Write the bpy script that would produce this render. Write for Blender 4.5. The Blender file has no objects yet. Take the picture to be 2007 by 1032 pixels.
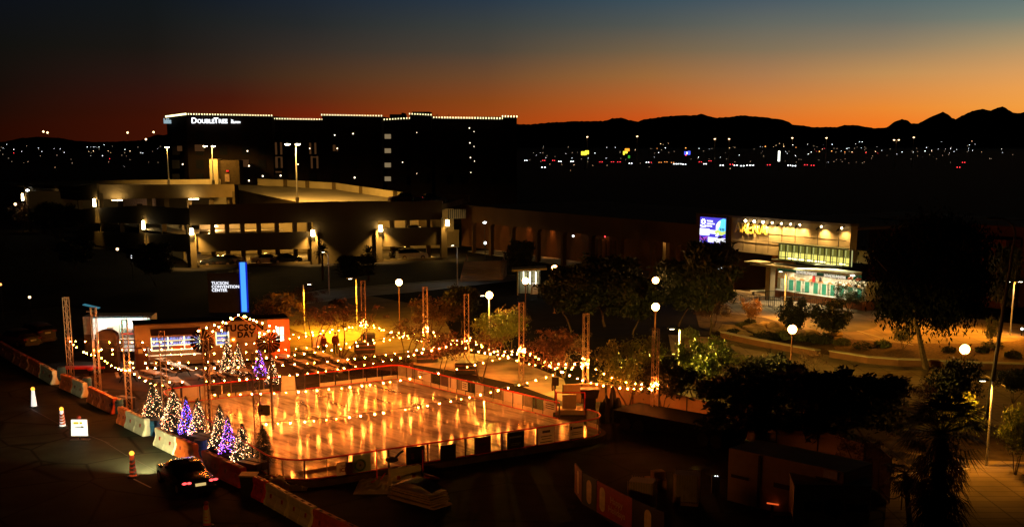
import bpy, bmesh, math, random
from mathutils import Vector, Matrix
random.seed(11)
sc = bpy.context.scene
COL = sc.collection
R = math.radians
# ---------------------------------------------------------------- camera
H = 17.0; F = 2400.0; PCX, PCY = 1003.5, 752.0; HZ = 282.0
PIT = math.atan((PCY-HZ)/F); cp, sp = math.cos(PIT), math.sin(PIT)
cam_d = bpy.data.cameras.new('camera'); cam = bpy.data.objects.new('camera', cam_d); COL.objects.link(cam)
cam.location = (0, 0, H); cam.rotation_euler = (math.pi/2-PIT, 0, 0)
cam_d.sensor_width = 36; cam_d.lens = 36*F/2007; cam_d.shift_y = (PCY-516)/2007
cam_d.clip_end = 30000; cam_d.clip_start = 0.5
sc.camera = cam
def ray(px, py):
    dx, dy = (px-PCX)/F, -(py-PCY)/F
    return Vector((dx, cp+dy*sp, -sp+dy*cp))
def G(px, py, z=0.0):                       # the point of height z seen at a pixel of the photograph
    d = ray(px, py); t = (z-H)/d.z
    return Vector((d.x*t, d.y*t, z))
def D(px, py, Y):                           # the point at ground distance Y seen at that pixel
    d = ray(px, py); t = Y/d.y
    return Vector((d.x*t, Y, H+d.z*t))
def topz(base, py): return D(1003, py, base.y).z
def V2(v): return Vector((v[0], v[1]))
# ---------------------------------------------------------------- materials
def lin(c):
    return tuple(((x/255)/12.92 if x/255 <= .04045 else ((x/255+.055)/1.055)**2.4) for x in c)
_M = {}
def mat(name, col, rough=.6, metal=0.0, var=.25, scale=3.0, bump=0.0, spec=None, trans=0.0, emit=None, es=0.0, ior=None):
    if name in _M: return _M[name]
    m = bpy.data.materials.new(name); m.use_nodes = True; nt = m.node_tree
    b = nt.nodes['Principled BSDF']
    b.inputs['Roughness'].default_value = rough; b.inputs['Metallic'].default_value = metal
    b.inputs['Specular IOR Level'].default_value = spec if spec is not None else (.04 if rough >= .75 else .5)
    if ior: b.inputs['IOR'].default_value = ior
    if trans: b.inputs['Transmission Weight'].default_value = trans
    tc = nt.nodes.new('ShaderNodeTexCoord'); no = nt.nodes.new('ShaderNodeTexNoise')
    no.inputs['Scale'].default_value = scale; no.inputs['Detail'].default_value = 6
    nt.links.new(tc.outputs['Object'], no.inputs['Vector'])
    rp = nt.nodes.new('ShaderNodeValToRGB')
    rp.color_ramp.elements[0].position = .3; rp.color_ramp.elements[1].position = .72
    rp.color_ramp.elements[0].color = tuple(c*(1-var) for c in col)+(1,)
    rp.color_ramp.elements[1].color = tuple(min(1, c*(1+var)) for c in col)+(1,)
    nt.links.new(no.outputs['Fac'], rp.inputs['Fac']); nt.links.new(rp.outputs['Color'], b.inputs['Base Color'])
    if bump:
        bp = nt.nodes.new('ShaderNodeBump'); bp.inputs['Strength'].default_value = bump
        n2 = nt.nodes.new('ShaderNodeTexNoise'); n2.inputs['Scale'].default_value = scale*6
        nt.links.new(tc.outputs['Object'], n2.inputs['Vector'])
        nt.links.new(n2.outputs['Fac'], bp.inputs['Height']); nt.links.new(bp.outputs['Normal'], b.inputs['Normal'])
    if emit:
        b.inputs['Emission Color'].default_value = tuple(emit)+(1,); b.inputs['Emission Strength'].default_value = es
    _M[name] = m; return m
def clearmat(name, tint=(1,1,1), refl=.05):
    m = bpy.data.materials.new(name); m.use_nodes = True; nt = m.node_tree; nt.nodes.clear(); N = nt.nodes.new
    t = N('ShaderNodeBsdfTransparent'); t.inputs[0].default_value = tuple(tint)+(1,); g = N('ShaderNodeBsdfGlossy'); g.inputs['Roughness'].default_value = .06
    mx = N('ShaderNodeMixShader'); mx.inputs[0].default_value = refl; o = N('ShaderNodeOutputMaterial')
    nt.links.new(t.outputs[0], mx.inputs[1]); nt.links.new(g.outputs[0], mx.inputs[2]); nt.links.new(mx.outputs[0], o.inputs['Surface']); _M[name] = m; return m
def emi(name, col, s, sample=True):
    if name in _M: return _M[name]
    m = bpy.data.materials.new(name); m.use_nodes = True; nt = m.node_tree
    nt.nodes.clear()
    e = nt.nodes.new('ShaderNodeEmission'); o = nt.nodes.new('ShaderNodeOutputMaterial')
    e.inputs['Color'].default_value = tuple(col)+(1,); e.inputs['Strength'].default_value = s
    nt.links.new(e.outputs[0], o.inputs['Surface'])
    if not sample: m.cycles.emission_sampling = 'NONE'
    _M[name] = m; return m
def overlay(m, kind, scale, amt):
    nt = m.node_tree; b = nt.nodes['Principled BSDF']; src = b.inputs['Base Color'].links[0].from_socket; tc = nt.nodes.new('ShaderNodeTexCoord')
    if kind == 'cracks':
        v = nt.nodes.new('ShaderNodeTexVoronoi'); v.feature = 'DISTANCE_TO_EDGE'; v.inputs['Scale'].default_value = scale; d = nt.nodes.new('ShaderNodeTexNoise'); d.inputs['Scale'].default_value = scale*3
        ad = nt.nodes.new('ShaderNodeMix'); ad.data_type = 'VECTOR'; ad.inputs['Factor'].default_value = .12; nt.links.new(tc.outputs['Object'], ad.inputs[4]); nt.links.new(d.outputs['Color'], ad.inputs[5]); nt.links.new(ad.outputs[1], v.inputs['Vector'])
        r = nt.nodes.new('ShaderNodeMapRange'); r.inputs[1].default_value = .0; r.inputs[2].default_value = .02; nt.links.new(v.outputs['Distance'], r.inputs[0]); f = r.outputs[0]
    else:
        v = nt.nodes.new('ShaderNodeTexBrick'); v.inputs['Scale'].default_value = scale; v.inputs['Mortar Size'].default_value = .012; v.inputs['Color1'].default_value = (1,1,1,1); v.inputs['Color2'].default_value = (.72,.72,.72,1); v.inputs['Mortar'].default_value = (0,0,0,1); v.offset = 0
        nt.links.new(tc.outputs['Object'], v.inputs['Vector']); f = v.outputs['Color']
    mx = nt.nodes.new('ShaderNodeMix'); mx.data_type = 'RGBA'; mx.blend_type = 'MULTIPLY'; mx.inputs['Factor'].default_value = amt; nt.links.new(src, mx.inputs['A']); nt.links.new(f, mx.inputs['B']); nt.links.new(mx.outputs['Result'], b.inputs['Base Color'])
# ---------------------------------------------------------------- mesh builder
def _ico(n):
    bm = bmesh.new(); bmesh.ops.create_icosphere(bm, subdivisions=n, radius=1)
    v = [x.co.copy() for x in bm.verts]; f = [tuple(y.index for y in x.verts) for x in bm.faces]; bm.free(); return v, f
ICO = {n: _ico(n) for n in (1, 2, 3)}
class MB:
    def __init__(s): s.v = []; s.f = []; s.m = []; s.mi = 0
    def mt(s, i): s.mi = i; return s
    def add(s, vs, fs):
        b = len(s.v); s.v += [Vector(x) for x in vs]
        for f in fs: s.f.append(tuple(i+b for i in f)); s.m.append(s.mi)
        return s
    def hexa(s, p): return s.add(p, [(0,3,2,1),(4,5,6,7),(0,1,5,4),(1,2,6,5),(2,3,7,6),(3,0,4,7)])
    def box(s, a, b):
        x0,y0,z0 = a; x1,y1,z1 = b
        return s.hexa([(x0,y0,z0),(x1,y0,z0),(x1,y1,z0),(x0,y1,z0),(x0,y0,z1),(x1,y0,z1),(x1,y1,z1),(x0,y1,z1)])
    def obox(s, c, sz, rz=0.0, M=None):
        M = M or Matrix.Rotation(rz, 3, 'Z'); c = Vector(c); hx,hy,hz = (q/2 for q in sz)
        return s.hexa([c+M@Vector(q) for q in ((-hx,-hy,-hz),(hx,-hy,-hz),(hx,hy,-hz),(-hx,hy,-hz),(-hx,-hy,hz),(hx,-hy,hz),(hx,hy,hz),(-hx,hy,hz))])
    def wall(s, p, q, za0, za1, th, zb0=None, zb1=None):       # upright slab from p to q, th thick to the left of p->q
        p, q = V2(p), V2(q); d = (q-p).normalized(); n = Vector((-d.y, d.x))*th
        zb0 = za0 if zb0 is None else zb0; zb1 = za1 if zb1 is None else zb1
        P = [(*p,za0),(*q,zb0),(*(q+n),zb0),(*(p+n),za0),(*p,za1),(*q,zb1),(*(q+n),zb1),(*(p+n),za1)]
        return s.hexa(P)
    def prism(s, poly, z0, z1):
        n = len(poly)
        vs = [(x[0],x[1],z0) for x in poly]+[(x[0],x[1],z1) for x in poly]
        return s.add(vs, [tuple(range(n-1,-1,-1)), tuple(range(n,2*n))]+[(i,(i+1)%n,n+(i+1)%n,n+i) for i in range(n)])
    def face(s, pts): return s.add(pts, [tuple(range(len(pts)))])
    def bar(s, p, q, r, r2=None, n=6, caps=True):
        p, q = Vector(p), Vector(q); d = q-p
        if d.length < 1e-6: return s
        d.normalize(); a = Vector((0,0,1)) if abs(d.z) < .9 else Vector((1,0,0))
        u = d.cross(a).normalized(); w = d.cross(u); r2 = r if r2 is None else r2
        vs = []
        for c, rr in ((p, r), (q, r2)):
            vs += [c+(u*math.cos(2*math.pi*i/n)+w*math.sin(2*math.pi*i/n))*rr for i in range(n)]
        fs = [(i,(i+1)%n,n+(i+1)%n,n+i) for i in range(n)]
        if caps: fs += [tuple(range(n-1,-1,-1)), tuple(range(n,2*n))]
        return s.add(vs, fs)
    def path(s, pts, r, n=5):
        for a, b in zip(pts, pts[1:]): s.bar(a, b, r, n=n)
        return s
    def ball(s, c, r, n=2, sc_=(1,1,1)):
        v, f = ICO[n]; c = Vector(c)
        return s.add([c+Vector((x.x*r*sc_[0],x.y*r*sc_[1],x.z*r*sc_[2])) for x in v], f)
    def oct(s, c, r):
        c = Vector(c)
        return s.add([c+Vector(q)*r for q in ((1,0,0),(-1,0,0),(0,1,0),(0,-1,0),(0,0,1),(0,0,-1))],
                     [(0,2,4),(2,1,4),(1,3,4),(3,0,4),(2,0,5),(1,2,5),(3,1,5),(0,3,5)])
    def lathe(s, prof, c=(0,0,0), n=14):
        c = Vector(c); vs = []; fs = []
        for r, z in prof: vs += [c+Vector((r*math.cos(2*math.pi*i/n), r*math.sin(2*math.pi*i/n), z)) for i in range(n)]
        for k in range(len(prof)-1):
            for i in range(n): fs.append((k*n+i, k*n+(i+1)%n, (k+1)*n+(i+1)%n, (k+1)*n+i))
        fs.append(tuple(range(n-1,-1,-1))); fs.append(tuple(range((len(prof)-1)*n, len(prof)*n)))
        return s.add(vs, fs)
    def ext(s, prof, p, q):                                     # closed side profile [(across, z)] swept from p to q
        p, q = Vector(p), Vector(q); d = V2(q-p).normalized(); n = Vector((-d.y, d.x, 0)); k = len(prof)
        vs = [p+n*a+Vector((0,0,z)) for a, z in prof]+[q+n*a+Vector((0,0,z)) for a, z in prof]
        return s.add(vs, [tuple(range(k)), tuple(range(2*k-1,k-1,-1))]+[(i,k+i,k+(i+1)%k,(i+1)%k) for i in range(k)])
    def mesh(s, name, mats, org=(0,0,0), smooth=False):
        me = bpy.data.meshes.new(name); o = Vector(org)
        me.from_pydata([tuple(v-o) for v in s.v], [], s.f); me.update()
        for m in (mats if isinstance(mats, (list, tuple)) else [mats]): me.materials.append(m)
        me.polygons.foreach_set('material_index', s.m)
        if smooth: me.polygons.foreach_set('use_smooth', [True]*len(s.f))
        bm = bmesh.new(); bm.from_mesh(me); bmesh.ops.recalc_face_normals(bm, faces=bm.faces); bm.to_mesh(me); bm.free()
        return me
    def build(s, name, mats, parent=None, org=(0,0,0), smooth=False, loc=None):
        me = s.mesh(name, mats, org, smooth); o = bpy.data.objects.new(name, me); COL.objects.link(o)
        if parent is not None: o.parent = parent
        elif loc is None: o.location = org
        if loc is not None: o.location = loc
        return o
def tag(o, label, cat, group=None, kind=None):
    if label: o['label'] = label
    if cat: o['category'] = cat
    if group: o['group'] = group
    if kind: o['kind'] = kind
    return o
def thing(name, label, cat, loc=(0,0,0), rz=0.0, group=None, scale=None):
    o = bpy.data.objects.new(name, None); COL.objects.link(o); o.empty_display_size = .2
    o.location = loc; o.rotation_euler = (0,0,rz)
    if scale is not None: o.scale = scale if isinstance(scale, (tuple, list)) else (scale,)*3
    return tag(o, label, cat, group)
def struct(name, mb, m, smooth=False):
    o = mb.build(name, m, smooth=smooth); o['kind'] = 'structure'; return o
def dup(root, loc, rz=0.0, label=None, group=None, scale=None):
    r = root.copy(); COL.objects.link(r); r.location = loc; r.rotation_euler = (0,0,rz)
    if label: r['label'] = label
    if group: r['group'] = group
    if scale is not None: r.scale = scale if isinstance(scale, (tuple, list)) else (scale,)*3
    for ch in list(root.children):
        c = ch.copy(); COL.objects.link(c); c.parent = r
        for g in list(ch.children):
            d = g.copy(); COL.objects.link(d); d.parent = c
    return r
def inst(me, name, parent=None, loc=(0,0,0), rot=(0,0,0)):
    o = bpy.data.objects.new(name, me); COL.objects.link(o); o.parent = parent; o.location = loc; o.rotation_euler = rot; return o
def spot(loc, target, watts, col, deg=120, blend=.6, rad=.08, parent=None, name='light_source'):
    l = bpy.data.lights.new(name, 'SPOT'); l.energy = watts; l.color = col; l.spot_size = R(deg); l.spot_blend = blend; l.shadow_soft_size = rad
    o = bpy.data.objects.new(name, l); COL.objects.link(o); o.location = loc
    d = Vector(target)-Vector(loc); o.rotation_euler = d.to_track_quat('-Z', 'Y').to_euler()
    if parent is not None: o.parent = parent
    return o
def point(loc, watts, col, rad=.1, parent=None, name='light_source'):
    l = bpy.data.lights.new(name, 'POINT'); l.energy = watts; l.color = col; l.shadow_soft_size = rad
    o = bpy.data.objects.new(name, l); COL.objects.link(o); o.location = loc
    if parent is not None: o.parent = parent
    return o
def arealight(loc, target, watts, col, sx, sy, parent=None, name='light_source'):
    l = bpy.data.lights.new(name, 'AREA'); l.energy = watts; l.color = col; l.shape = 'RECTANGLE'; l.size = sx; l.size_y = sy
    o = bpy.data.objects.new(name, l); COL.objects.link(o); o.location = loc
    d = Vector(target)-Vector(loc); o.rotation_euler = d.to_track_quat('-Z', 'Y').to_euler()
    if parent is not None: o.parent = parent
    return o
def text_into(mb, body, org, u, up, size, ext=.02, align='LEFT', bold=0.0, space=1.0):
    c = bpy.data.curves.new('t', 'FONT'); c.body = body; c.size = size; c.extrude = ext; c.align_x = align; c.offset = bold
    c.resolution_u = 3; c.space_character = space
    o = bpy.data.objects.new('t', c); COL.objects.link(o)
    me = bpy.data.meshes.new_from_object(o.evaluated_get(bpy.context.evaluated_depsgraph_get()))
    u = Vector(u).normalized(); up = Vector(up).normalized(); n = u.cross(up); org = Vector(org)
    mb.add([org+u*v.co.x+up*v.co.y+n*v.co.z for v in me.vertices], [tuple(p.vertices) for p in me.polygons])
    bpy.data.objects.remove(o); bpy.data.curves.remove(c); bpy.data.meshes.remove(me)
    return mb
ORD = ['first','second','third','fourth','fifth','sixth','seventh','eighth','ninth','tenth','eleventh','twelfth']
# ---------------------------------------------------------------- render settings, world
sc.render.engine = 'CYCLES'
cy = sc.cycles
cy.use_denoising = True
try: cy.denoiser = 'OPENIMAGEDENOISE'
except Exception: pass
cy.max_bounces = 5; cy.diffuse_bounces = 2; cy.glossy_bounces = 3; cy.transmission_bounces = 4; cy.transparent_max_bounces = 12
cy.sample_clamp_indirect = 4; cy.caustics_reflective = False; cy.caustics_refractive = False; cy.use_light_tree = True
sc.view_settings.view_transform = 'Standard'; sc.view_settings.look = 'None'; sc.view_settings.gamma = 1; sc.view_settings.exposure = 0
w = bpy.data.worlds.new('World'); sc.world = w; w.use_nodes = True
nt = w.node_tree; nt.nodes.clear(); N = nt.nodes.new; L = nt.links.new
out = N('ShaderNodeOutputWorld'); bg = N('ShaderNodeBackground'); L(bg.outputs[0], out.inputs['Surface'])
tc = N('ShaderNodeTexCoord'); sx = N('ShaderNodeSeparateXYZ'); L(tc.outputs['Generated'], sx.inputs[0])
def mth(op, a, b=None):
    n = N('ShaderNodeMath'); n.operation = op
    for i, x in enumerate((a, b)):
        if x is None: continue
        if isinstance(x, (int, float)): n.inputs[i].default_value = x
        else: L(x, n.inputs[i])
    return n.outputs[0]
az = mth('ARCTAN2', sx.outputs['X'], sx.outputs['Y']); el = mth('ARCSINE', sx.outputs['Z'])
ELM = .30
fac = mth('DIVIDE', el, ELM)
def el_of(y): return PIT*-1+math.atan((PCY-y)/F)
SKY = [(-.390, [(255,(40,10,2)),(225,(33,12,5)),(180,(24,14,9)),(100,(17,17,14)),(0,(13,17,25))]),
       (-.278, [(240,(64,18,5)),(225,(60,18,6)),(195,(55,20,12)),(150,(42,24,18)),(100,(28,24,20)),(50,(22,24,24)),(0,(18,24,28))]),
       (-.221, [(240,(86,27,7)),(220,(80,26,8)),(195,(72,25,12)),(150,(55,36,24)),(100,(42,35,30)),(50,(32,34,34)),(0,(22,30,40))]),
       (-.160, [(240,(122,33,9)),(222,(113,36,12)),(195,(95,42,19)),(150,(78,50,30)),(100,(56,47,40)),(50,(39,42,43)),(0,(30,39,50))]),
       (-.0197, [(240,(165,70,18)),(200,(145,72,25)),(150,(115,75,45)),(100,(80,70,58)),(50,(62,66,64)),(0,(44,58,72))]),
       (.108, [(236,(214,86,24)),(200,(196,101,40)),(150,(163,110,60)),(100,(121,101,75)),(50,(86,90,85)),(0,(62,82,94))]),
       (.198, [(240,(238,118,36)),(200,(215,130,60)),(150,(180,128,82)),(100,(135,118,92)),(50,(105,108,100)),(0,(75,92,104))]),
       (.288, [(247,(255,128,36)),(215,(246,143,52)),(150,(203,150,90)),(100,(153,132,102)),(50,(112,116,108)),(0,(82,106,112))]),
       (.392, [(240,(255,150,55)),(215,(255,166,68)),(180,(246,167,84)),(150,(228,165,98)),(100,(184,156,112)),(50,(126,136,122)),(0,(92,117,124))])]
def ramp(stops):
    r = N('ShaderNodeValToRGB'); cr = r.color_ramp; cr.interpolation = 'LINEAR'
    st = [(el_of(y)/ELM, lin(c)) for y, c in stops]
    e0 = st[-1]; st.append((.62, tuple(x*.14 for x in e0[1]))); st.append((1, tuple(x*.012 for x in e0[1])))
    while len(cr.elements) < len(st): cr.elements.new(.5)
    for e, (p, c) in zip(cr.elements, st): e.position = max(0, p); e.color = c+(1,)
    L(fac, r.inputs['Fac']); return r.outputs['Color']
cur = None
for i, (a, s_) in enumerate(SKY):
    c = ramp(s_)
    if cur is None: cur = c
    else:
        mr = N('ShaderNodeMapRange'); mr.inputs[1].default_value = SKY[i-1][0]; mr.inputs[2].default_value = a; L(az, mr.inputs[0])
        mx = N('ShaderNodeMix'); mx.data_type = 'RGBA'; L(mr.outputs[0], mx.inputs['Factor']); L(cur, mx.inputs['A']); L(c, mx.inputs['B'])
        cur = mx.outputs['Result']
f1 = N('ShaderNodeMapRange'); f1.inputs[1].default_value = .75; f1.inputs[2].default_value = 1.5; f1.inputs[3].default_value = 1; f1.inputs[4].default_value = .03; L(az, f1.inputs[0])
f2 = N('ShaderNodeMapRange'); f2.inputs[1].default_value = -1.2; f2.inputs[2].default_value = -.4; f2.inputs[3].default_value = .02; f2.inputs[4].default_value = 1; L(az, f2.inputs[0])
ff = mth('MULTIPLY', f1.outputs[0], f2.outputs[0])
vm = N('ShaderNodeVectorMath'); vm.operation = 'SCALE'; L(cur, vm.inputs[0]); L(ff, vm.inputs['Scale'])
L(vm.outputs[0], bg.inputs['Color']); bg.inputs['Strength'].default_value = .9
# ---------------------------------------------------------------- colours
AMB = (1.0, .40, .085)                       # string-light colour
ICEL = (1.0, .42, .07)
SOD = (1.0, .34, .025); WARM = (1.0, .62, .2); CREAM = (1.0, .78, .42); COOL = (.85, .93, 1.0); LEDW = (1.0, .55, .05)
M_conc = mat('concrete', (.34,.31,.27), .8, var=.18, scale=.5, bump=.1)
M_pave = mat('paving', (.27,.20,.14), .75, var=.3, scale=.35, bump=.15)
M_asph = mat('asphalt', (.032,.03,.027), .8, var=.35, scale=.8, bump=.3)
M_road = mat('road_asphalt', (.05,.05,.038), .75, var=.3, scale=.5, bump=.3)
M_soil = mat('soil', (.07,.05,.035), .95, var=.4, scale=1.2, bump=.5)
M_gravel = mat('gravel', (.16,.10,.07), .95, var=.4, scale=4, bump=.6)
M_dark = mat('dark_metal', (.02,.02,.022), .45, metal=.6)
M_black = mat('black_plastic', (.012,.012,.014), .5)
M_alu = mat('aluminium_tube', (.50,.37,.28), .4, metal=.8, var=.1)
M_steel = mat('painted_pole', (.55,.53,.50), .45)
M_white = mat('white_paint', (.75,.74,.71), .5, var=.08)
M_cream = mat('cream_panel', (.50,.44,.34), .6, var=.12)
M_red = mat('red_plastic', (.55,.035,.02), .4, var=.12)
M_orange = mat('orange_plastic', (.72,.16,.03), .45, var=.15)
M_whitep = mat('white_plastic', (.72,.69,.62), .45, var=.1)
M_blue = mat('blue_plastic', (.03,.16,.42), .4)
M_wood = mat('brown_wood', (.22,.14,.08), .7, var=.3, scale=5)
M_wall = mat('dark_wall', (.10,.075,.06), .85, var=.2, scale=.3)
M_glass = mat('dark_glass', (.01,.012,.014), .08, var=0)
M_lens = emi('lamp_lens_warm', (1,.72,.34), 30)
M_bark = mat('bark', (.10,.07,.05), .9, var=.4, scale=6)
overlay(M_road, 'cracks', .22, .8); overlay(M_asph, 'cracks', .18, .8); overlay(M_pave, 'brick', .28, .5)
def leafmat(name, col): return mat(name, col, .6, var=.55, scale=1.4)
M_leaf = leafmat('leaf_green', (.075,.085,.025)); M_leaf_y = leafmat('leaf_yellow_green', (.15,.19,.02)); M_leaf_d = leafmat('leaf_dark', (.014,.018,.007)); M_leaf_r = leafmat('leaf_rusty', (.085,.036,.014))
# ================================================================ SETTING
def zone(name, px, z, m):
    mb = MB(); mb.face([G(x, y, z) for x, y in px]); return struct(name, mb, m)
g = MB(); g.face([(-9000,-60,0),(9000,-60,0),(9000,12000,0),(-9000,12000,0)]); struct('ground', g, mat('ground_soil', (.011,.008,.006), .95, var=.4, scale=.4))
zone('asphalt_yard', [(-300,1040),(-300,640),(120,600),(420,640),(560,700),(780,760),(1180,790),(1750,1000),(1800,1150),(-300,1150)], .004, M_asph)
zone('road', [(-200,1150),(-250,690),(0,668),(110,735),(250,810),(310,850),(400,892),(500,945),(700,1045),(760,1150)], .008, M_road)
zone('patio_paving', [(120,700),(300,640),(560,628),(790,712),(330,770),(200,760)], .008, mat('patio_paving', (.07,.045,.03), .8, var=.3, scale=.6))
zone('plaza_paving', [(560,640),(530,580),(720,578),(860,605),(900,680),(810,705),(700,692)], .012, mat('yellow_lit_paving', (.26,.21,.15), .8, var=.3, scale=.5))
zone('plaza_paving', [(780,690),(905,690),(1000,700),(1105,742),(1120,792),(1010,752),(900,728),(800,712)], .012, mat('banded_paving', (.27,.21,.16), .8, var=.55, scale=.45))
zone('plaza_paving', [(1310,655),(1412,662),(1412,600),(1425,540),(1530,575),(1720,600),(2040,640),(2090,1100),(1730,1060),(1745,905),(1700,860),(1560,765),(1320,715)], .012, M_pave)
zone('driveway', [(548,584),(640,568),(800,556),(1010,540),(1012,548),(800,572),(700,580),(556,600)], .016, M_conc)
zone('garden_bed', [(1360,600),(1420,612),(1500,622),(1560,640),(1640,668),(1760,690),(1700,706),(1560,686),(1412,654),(1370,640)], .018, M_soil)
zone('gravel_bed', [(1625,660),(1760,672),(1900,673),(1985,668),(2040,660),(2040,720),(1830,712),(1700,706),(1640,690)], .022, M_gravel)
zone('grass_bed', [(1240,690),(1420,700),(1560,730),(1620,762),(1800,800),(2040,860),(2040,905),(1900,900),(1745,880),(1560,800),(1400,745),(1240,725)], .018, M_soil)
zone('planting_bed', [(640,705),(800,690),(850,700),(800,712)], .020, M_soil)
zone('round_paving', [(1650+70*math.cos(a), 636+14*math.sin(a)) for a in [i*math.pi/14 for i in range(28)]], .016, mat('grey_paving', (.16,.14,.12), .8, scale=.5))
# pale joints and edging laid in the paving
def strip(name, px, wd, z, m):
    pts = [V2(G(x, y)) for x, y in px]; mb = MB()
    for a, b in zip(pts, pts[1:]):
        d = (b-a).normalized(); n = Vector((-d.y, d.x))*wd/2
        mb.face([(*(a-n),z),(*(b-n),z),(*(b+n),z),(*(a+n),z)])
    return struct(name, mb, m)
strip('pavement_edging', [(1680,648),(1750,668),(1790,676)], .25, .024, M_conc)
strip('driveway_edging', [(548,583),(640,567),(800,555),(1010,539)], .25, .024, M_white)
strip('driveway_edging.001', [(556,601),(700,581),(800,573),(1012,549)], .25, .024, M_white)
strip('pavement_line', [(1930,735),(1962,752),(1990,770)], .12, .026, M_white)
strip('pavement_line.001', [(1745,930),(1900,918)], .12, .026, M_white)
strip('road_joint', [(150,845),(200,862),(245,890),(330,935)], .06, .012, M_black)
strip('road_joint.001', [(60,800),(130,838),(215,868)], .06, .012, M_black)
strip('road_line', [(262,938),(296,955)], .1, .012, M_white)
# hills behind the plain
def hills(name, pts, Y, m):
    mb = MB(); rnd = random.Random(5); fine = []
    for (x0,y0),(x1,y1) in zip(pts, pts[1:]):
        n = max(2, int((x1-x0)/4))
        for i in range(n):
            t = i/n; fine.append((x0+(x1-x0)*t, y0+(y1-y0)*t+rnd.uniform(-.6,.6)))
    top = [D(x, y, Y) for x, y in fine]
    for a, b in zip(top, top[1:]):
        dv = Vector((0,1,0))
        A = Vector((a.x,a.y-a.z*1.7-30,-1)); B = Vector((b.x,b.y-b.z*1.7-30,-1))
        A2 = Vector((a.x,a.y+a.z*2+30,-1)); B2 = Vector((b.x,b.y+b.z*2+30,-1))
        m1 = (A+a)/2+Vector((0,0,rnd.uniform(-10,4))); m2 = (B+b)/2+Vector((0,0,rnd.uniform(-10,4)))
        mb.face([A,B,m2,m1]); mb.face([m1,m2,b,a]); mb.face([a,b,B2,A2])
    return struct(name, mb, m)
M_hill = mat('hill_rock', (.05,.04,.03), .95, var=.4, scale=.01)
hills('hills', [(940,246),(1013,243),(1040,244),(1075,240),(1120,238),(1185,237),(1200,232),(1217,231),(1232,235),(1251,238),(1262,234),(1290,230),(1315,227),(1350,226),(1362,226),(1374,223),(1388,227),(1402,231),(1430,229),(1456,226),(1480,228),(1500,230),(1525,233),(1545,238),(1553,244),(1575,246),(1590,249),(1640,249),(1655,245),(1680,245),(1695,248),(1712,251),(1738,250),(1752,239),(1768,233),(1780,237),(1786,242),(1800,242),(1812,236),(1825,229),(1838,224),(1848,219),(1858,224),(1866,231),(1873,234),(1885,227),(1905,218),(1925,213),(1942,217),(1955,211),(1965,208),(1972,212),(1985,221),(2000,222),(2007,219),(2060,212),(2200,225),(2500,250)], 6500, M_hill)
hills('hills.001', [(-500,270),(-250,275),(-60,280),(10,277),(45,270),(80,268),(115,270),(150,276),(185,278),(230,277),(275,275),(295,268),(306,264),(318,265),(340,262),(380,268),(450,276),(700,279),(1000,270)], 3800, M_hill)
# ================================================================ FAR LIGHTS ON THE PLAIN
LG = {'white': emi('city_lamp_white', (.9,.95,1), 6, False), 'warm': emi('city_lamp_warm', (1,.62,.3), 5.5, False),
      'red': emi('city_lamp_red', (1,.04,.05), 5, False), 'amber': emi('city_lamp_amber', (1,.35,.08), 3.5, False)}
CL = {'white': [(6,290),(13,283),(27,293),(42,297),(75,290),(82,297),(106,291),(118,292),(126,299),(171,288),(178,288),(186,288),(190,289),(194,288),(204,284),(178,305),(201,305),(245,293),(276,299),(280,300),(309,291),(243,326),(183,288),
      (1046,299),(1059,299),(1051,304),(1065,287),(1070,309),(1109,301),(1166,300),(1153,310),(1121,310),(1189,289),(1206,289),(1188,310),(1282,308),(1291,299),(1304,290),(1369,308),(1370,291),(1412,308),(1390,292),(1491,287),(1494,288),(1449,304),
      (1543,301),(1559,305),(1583,283),(1584,302),(1590,298),(1613,283),(1623,318),(1631,283),(1649,296),(1660,291),(1664,290),(1677,282),(1685,278),(1690,278),(1688,290),(1719,288),(1758,302),(1813,296),(1816,289),(1826,294),(1839,292),(1845,278),(1853,292),(1863,291),(1861,300),(1870,297),(1875,293),(1898,291),(1900,284),(1911,283),(1906,295),(1898,295),(1963,292),(1965,299),(1728,295),(1768,298),(1790,298),(1540,297),(1554,284)],
      'warm': [(108,328),(174,297),(183,296),(212,296),(217,299),(255,296),(1078,322),(1101,322),(1125,323),(1162,324),(1190,324),(1273,327),(1118,334),(1431,330),(1516,288),(1521,285),(1528,281),(1535,283),(1536,287),(1612,292),(1905,277),(1826,296),(1300,283),(1310,281),(1295,282),(1430,290),(1440,289),(1067,328),(1245,294),(1670,298),(1698,298),(1716,297)],
      'red': [(27,300),(215,311),(1616,291),(1600,297),(1672,299),(1697,299),(1720,300)],
      'amber': [(1500,287),(1560,289),(1606,297),(1630,296),(1656,298),(1288,291),(1344,290)]}
CLB = {'white': 'tiny white lamp on the dark plain below the hills', 'warm': 'tiny warm yellow lamp on the dark plain below the hills',
       'red': 'tiny red light on the dark plain below the hills', 'amber': 'dim amber lamp on the dark plain below the hills'}
for k, lst in CL.items():
    mb = MB(); mb.mi = 1; mb.bar((0,0,0),(0,0,1),.05,n=4); mb.mi = 0; mb.ball((0,0,1), 1, 1)
    for i, (px, py) in enumerate(lst):
        Y = min(1700, max(300, 17*F/(max(py, 290)-HZ+4)*.8)); 
        p = D(px, py, Y); rr = random.uniform(.35, .95)*Y/F*(.62 if k != 'amber' else 1.2)
        m2 = MB(); m2.mi = 1; m2.bar((p.x,p.y,0),(p.x,p.y,p.z),rr*.15,n=4); m2.mi = 0; m2.ball(p, rr, 1)
        o = m2.build('city_lamp', [LG[k], M_dark], org=(p.x,p.y,0)); tag(o, CLB[k], 'street lamp', f'{k} lamps on the far plain')
rl = random.Random(77); fm_ = emi('city_lamp_faint', (1,.72,.45), 1.3, False)
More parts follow.
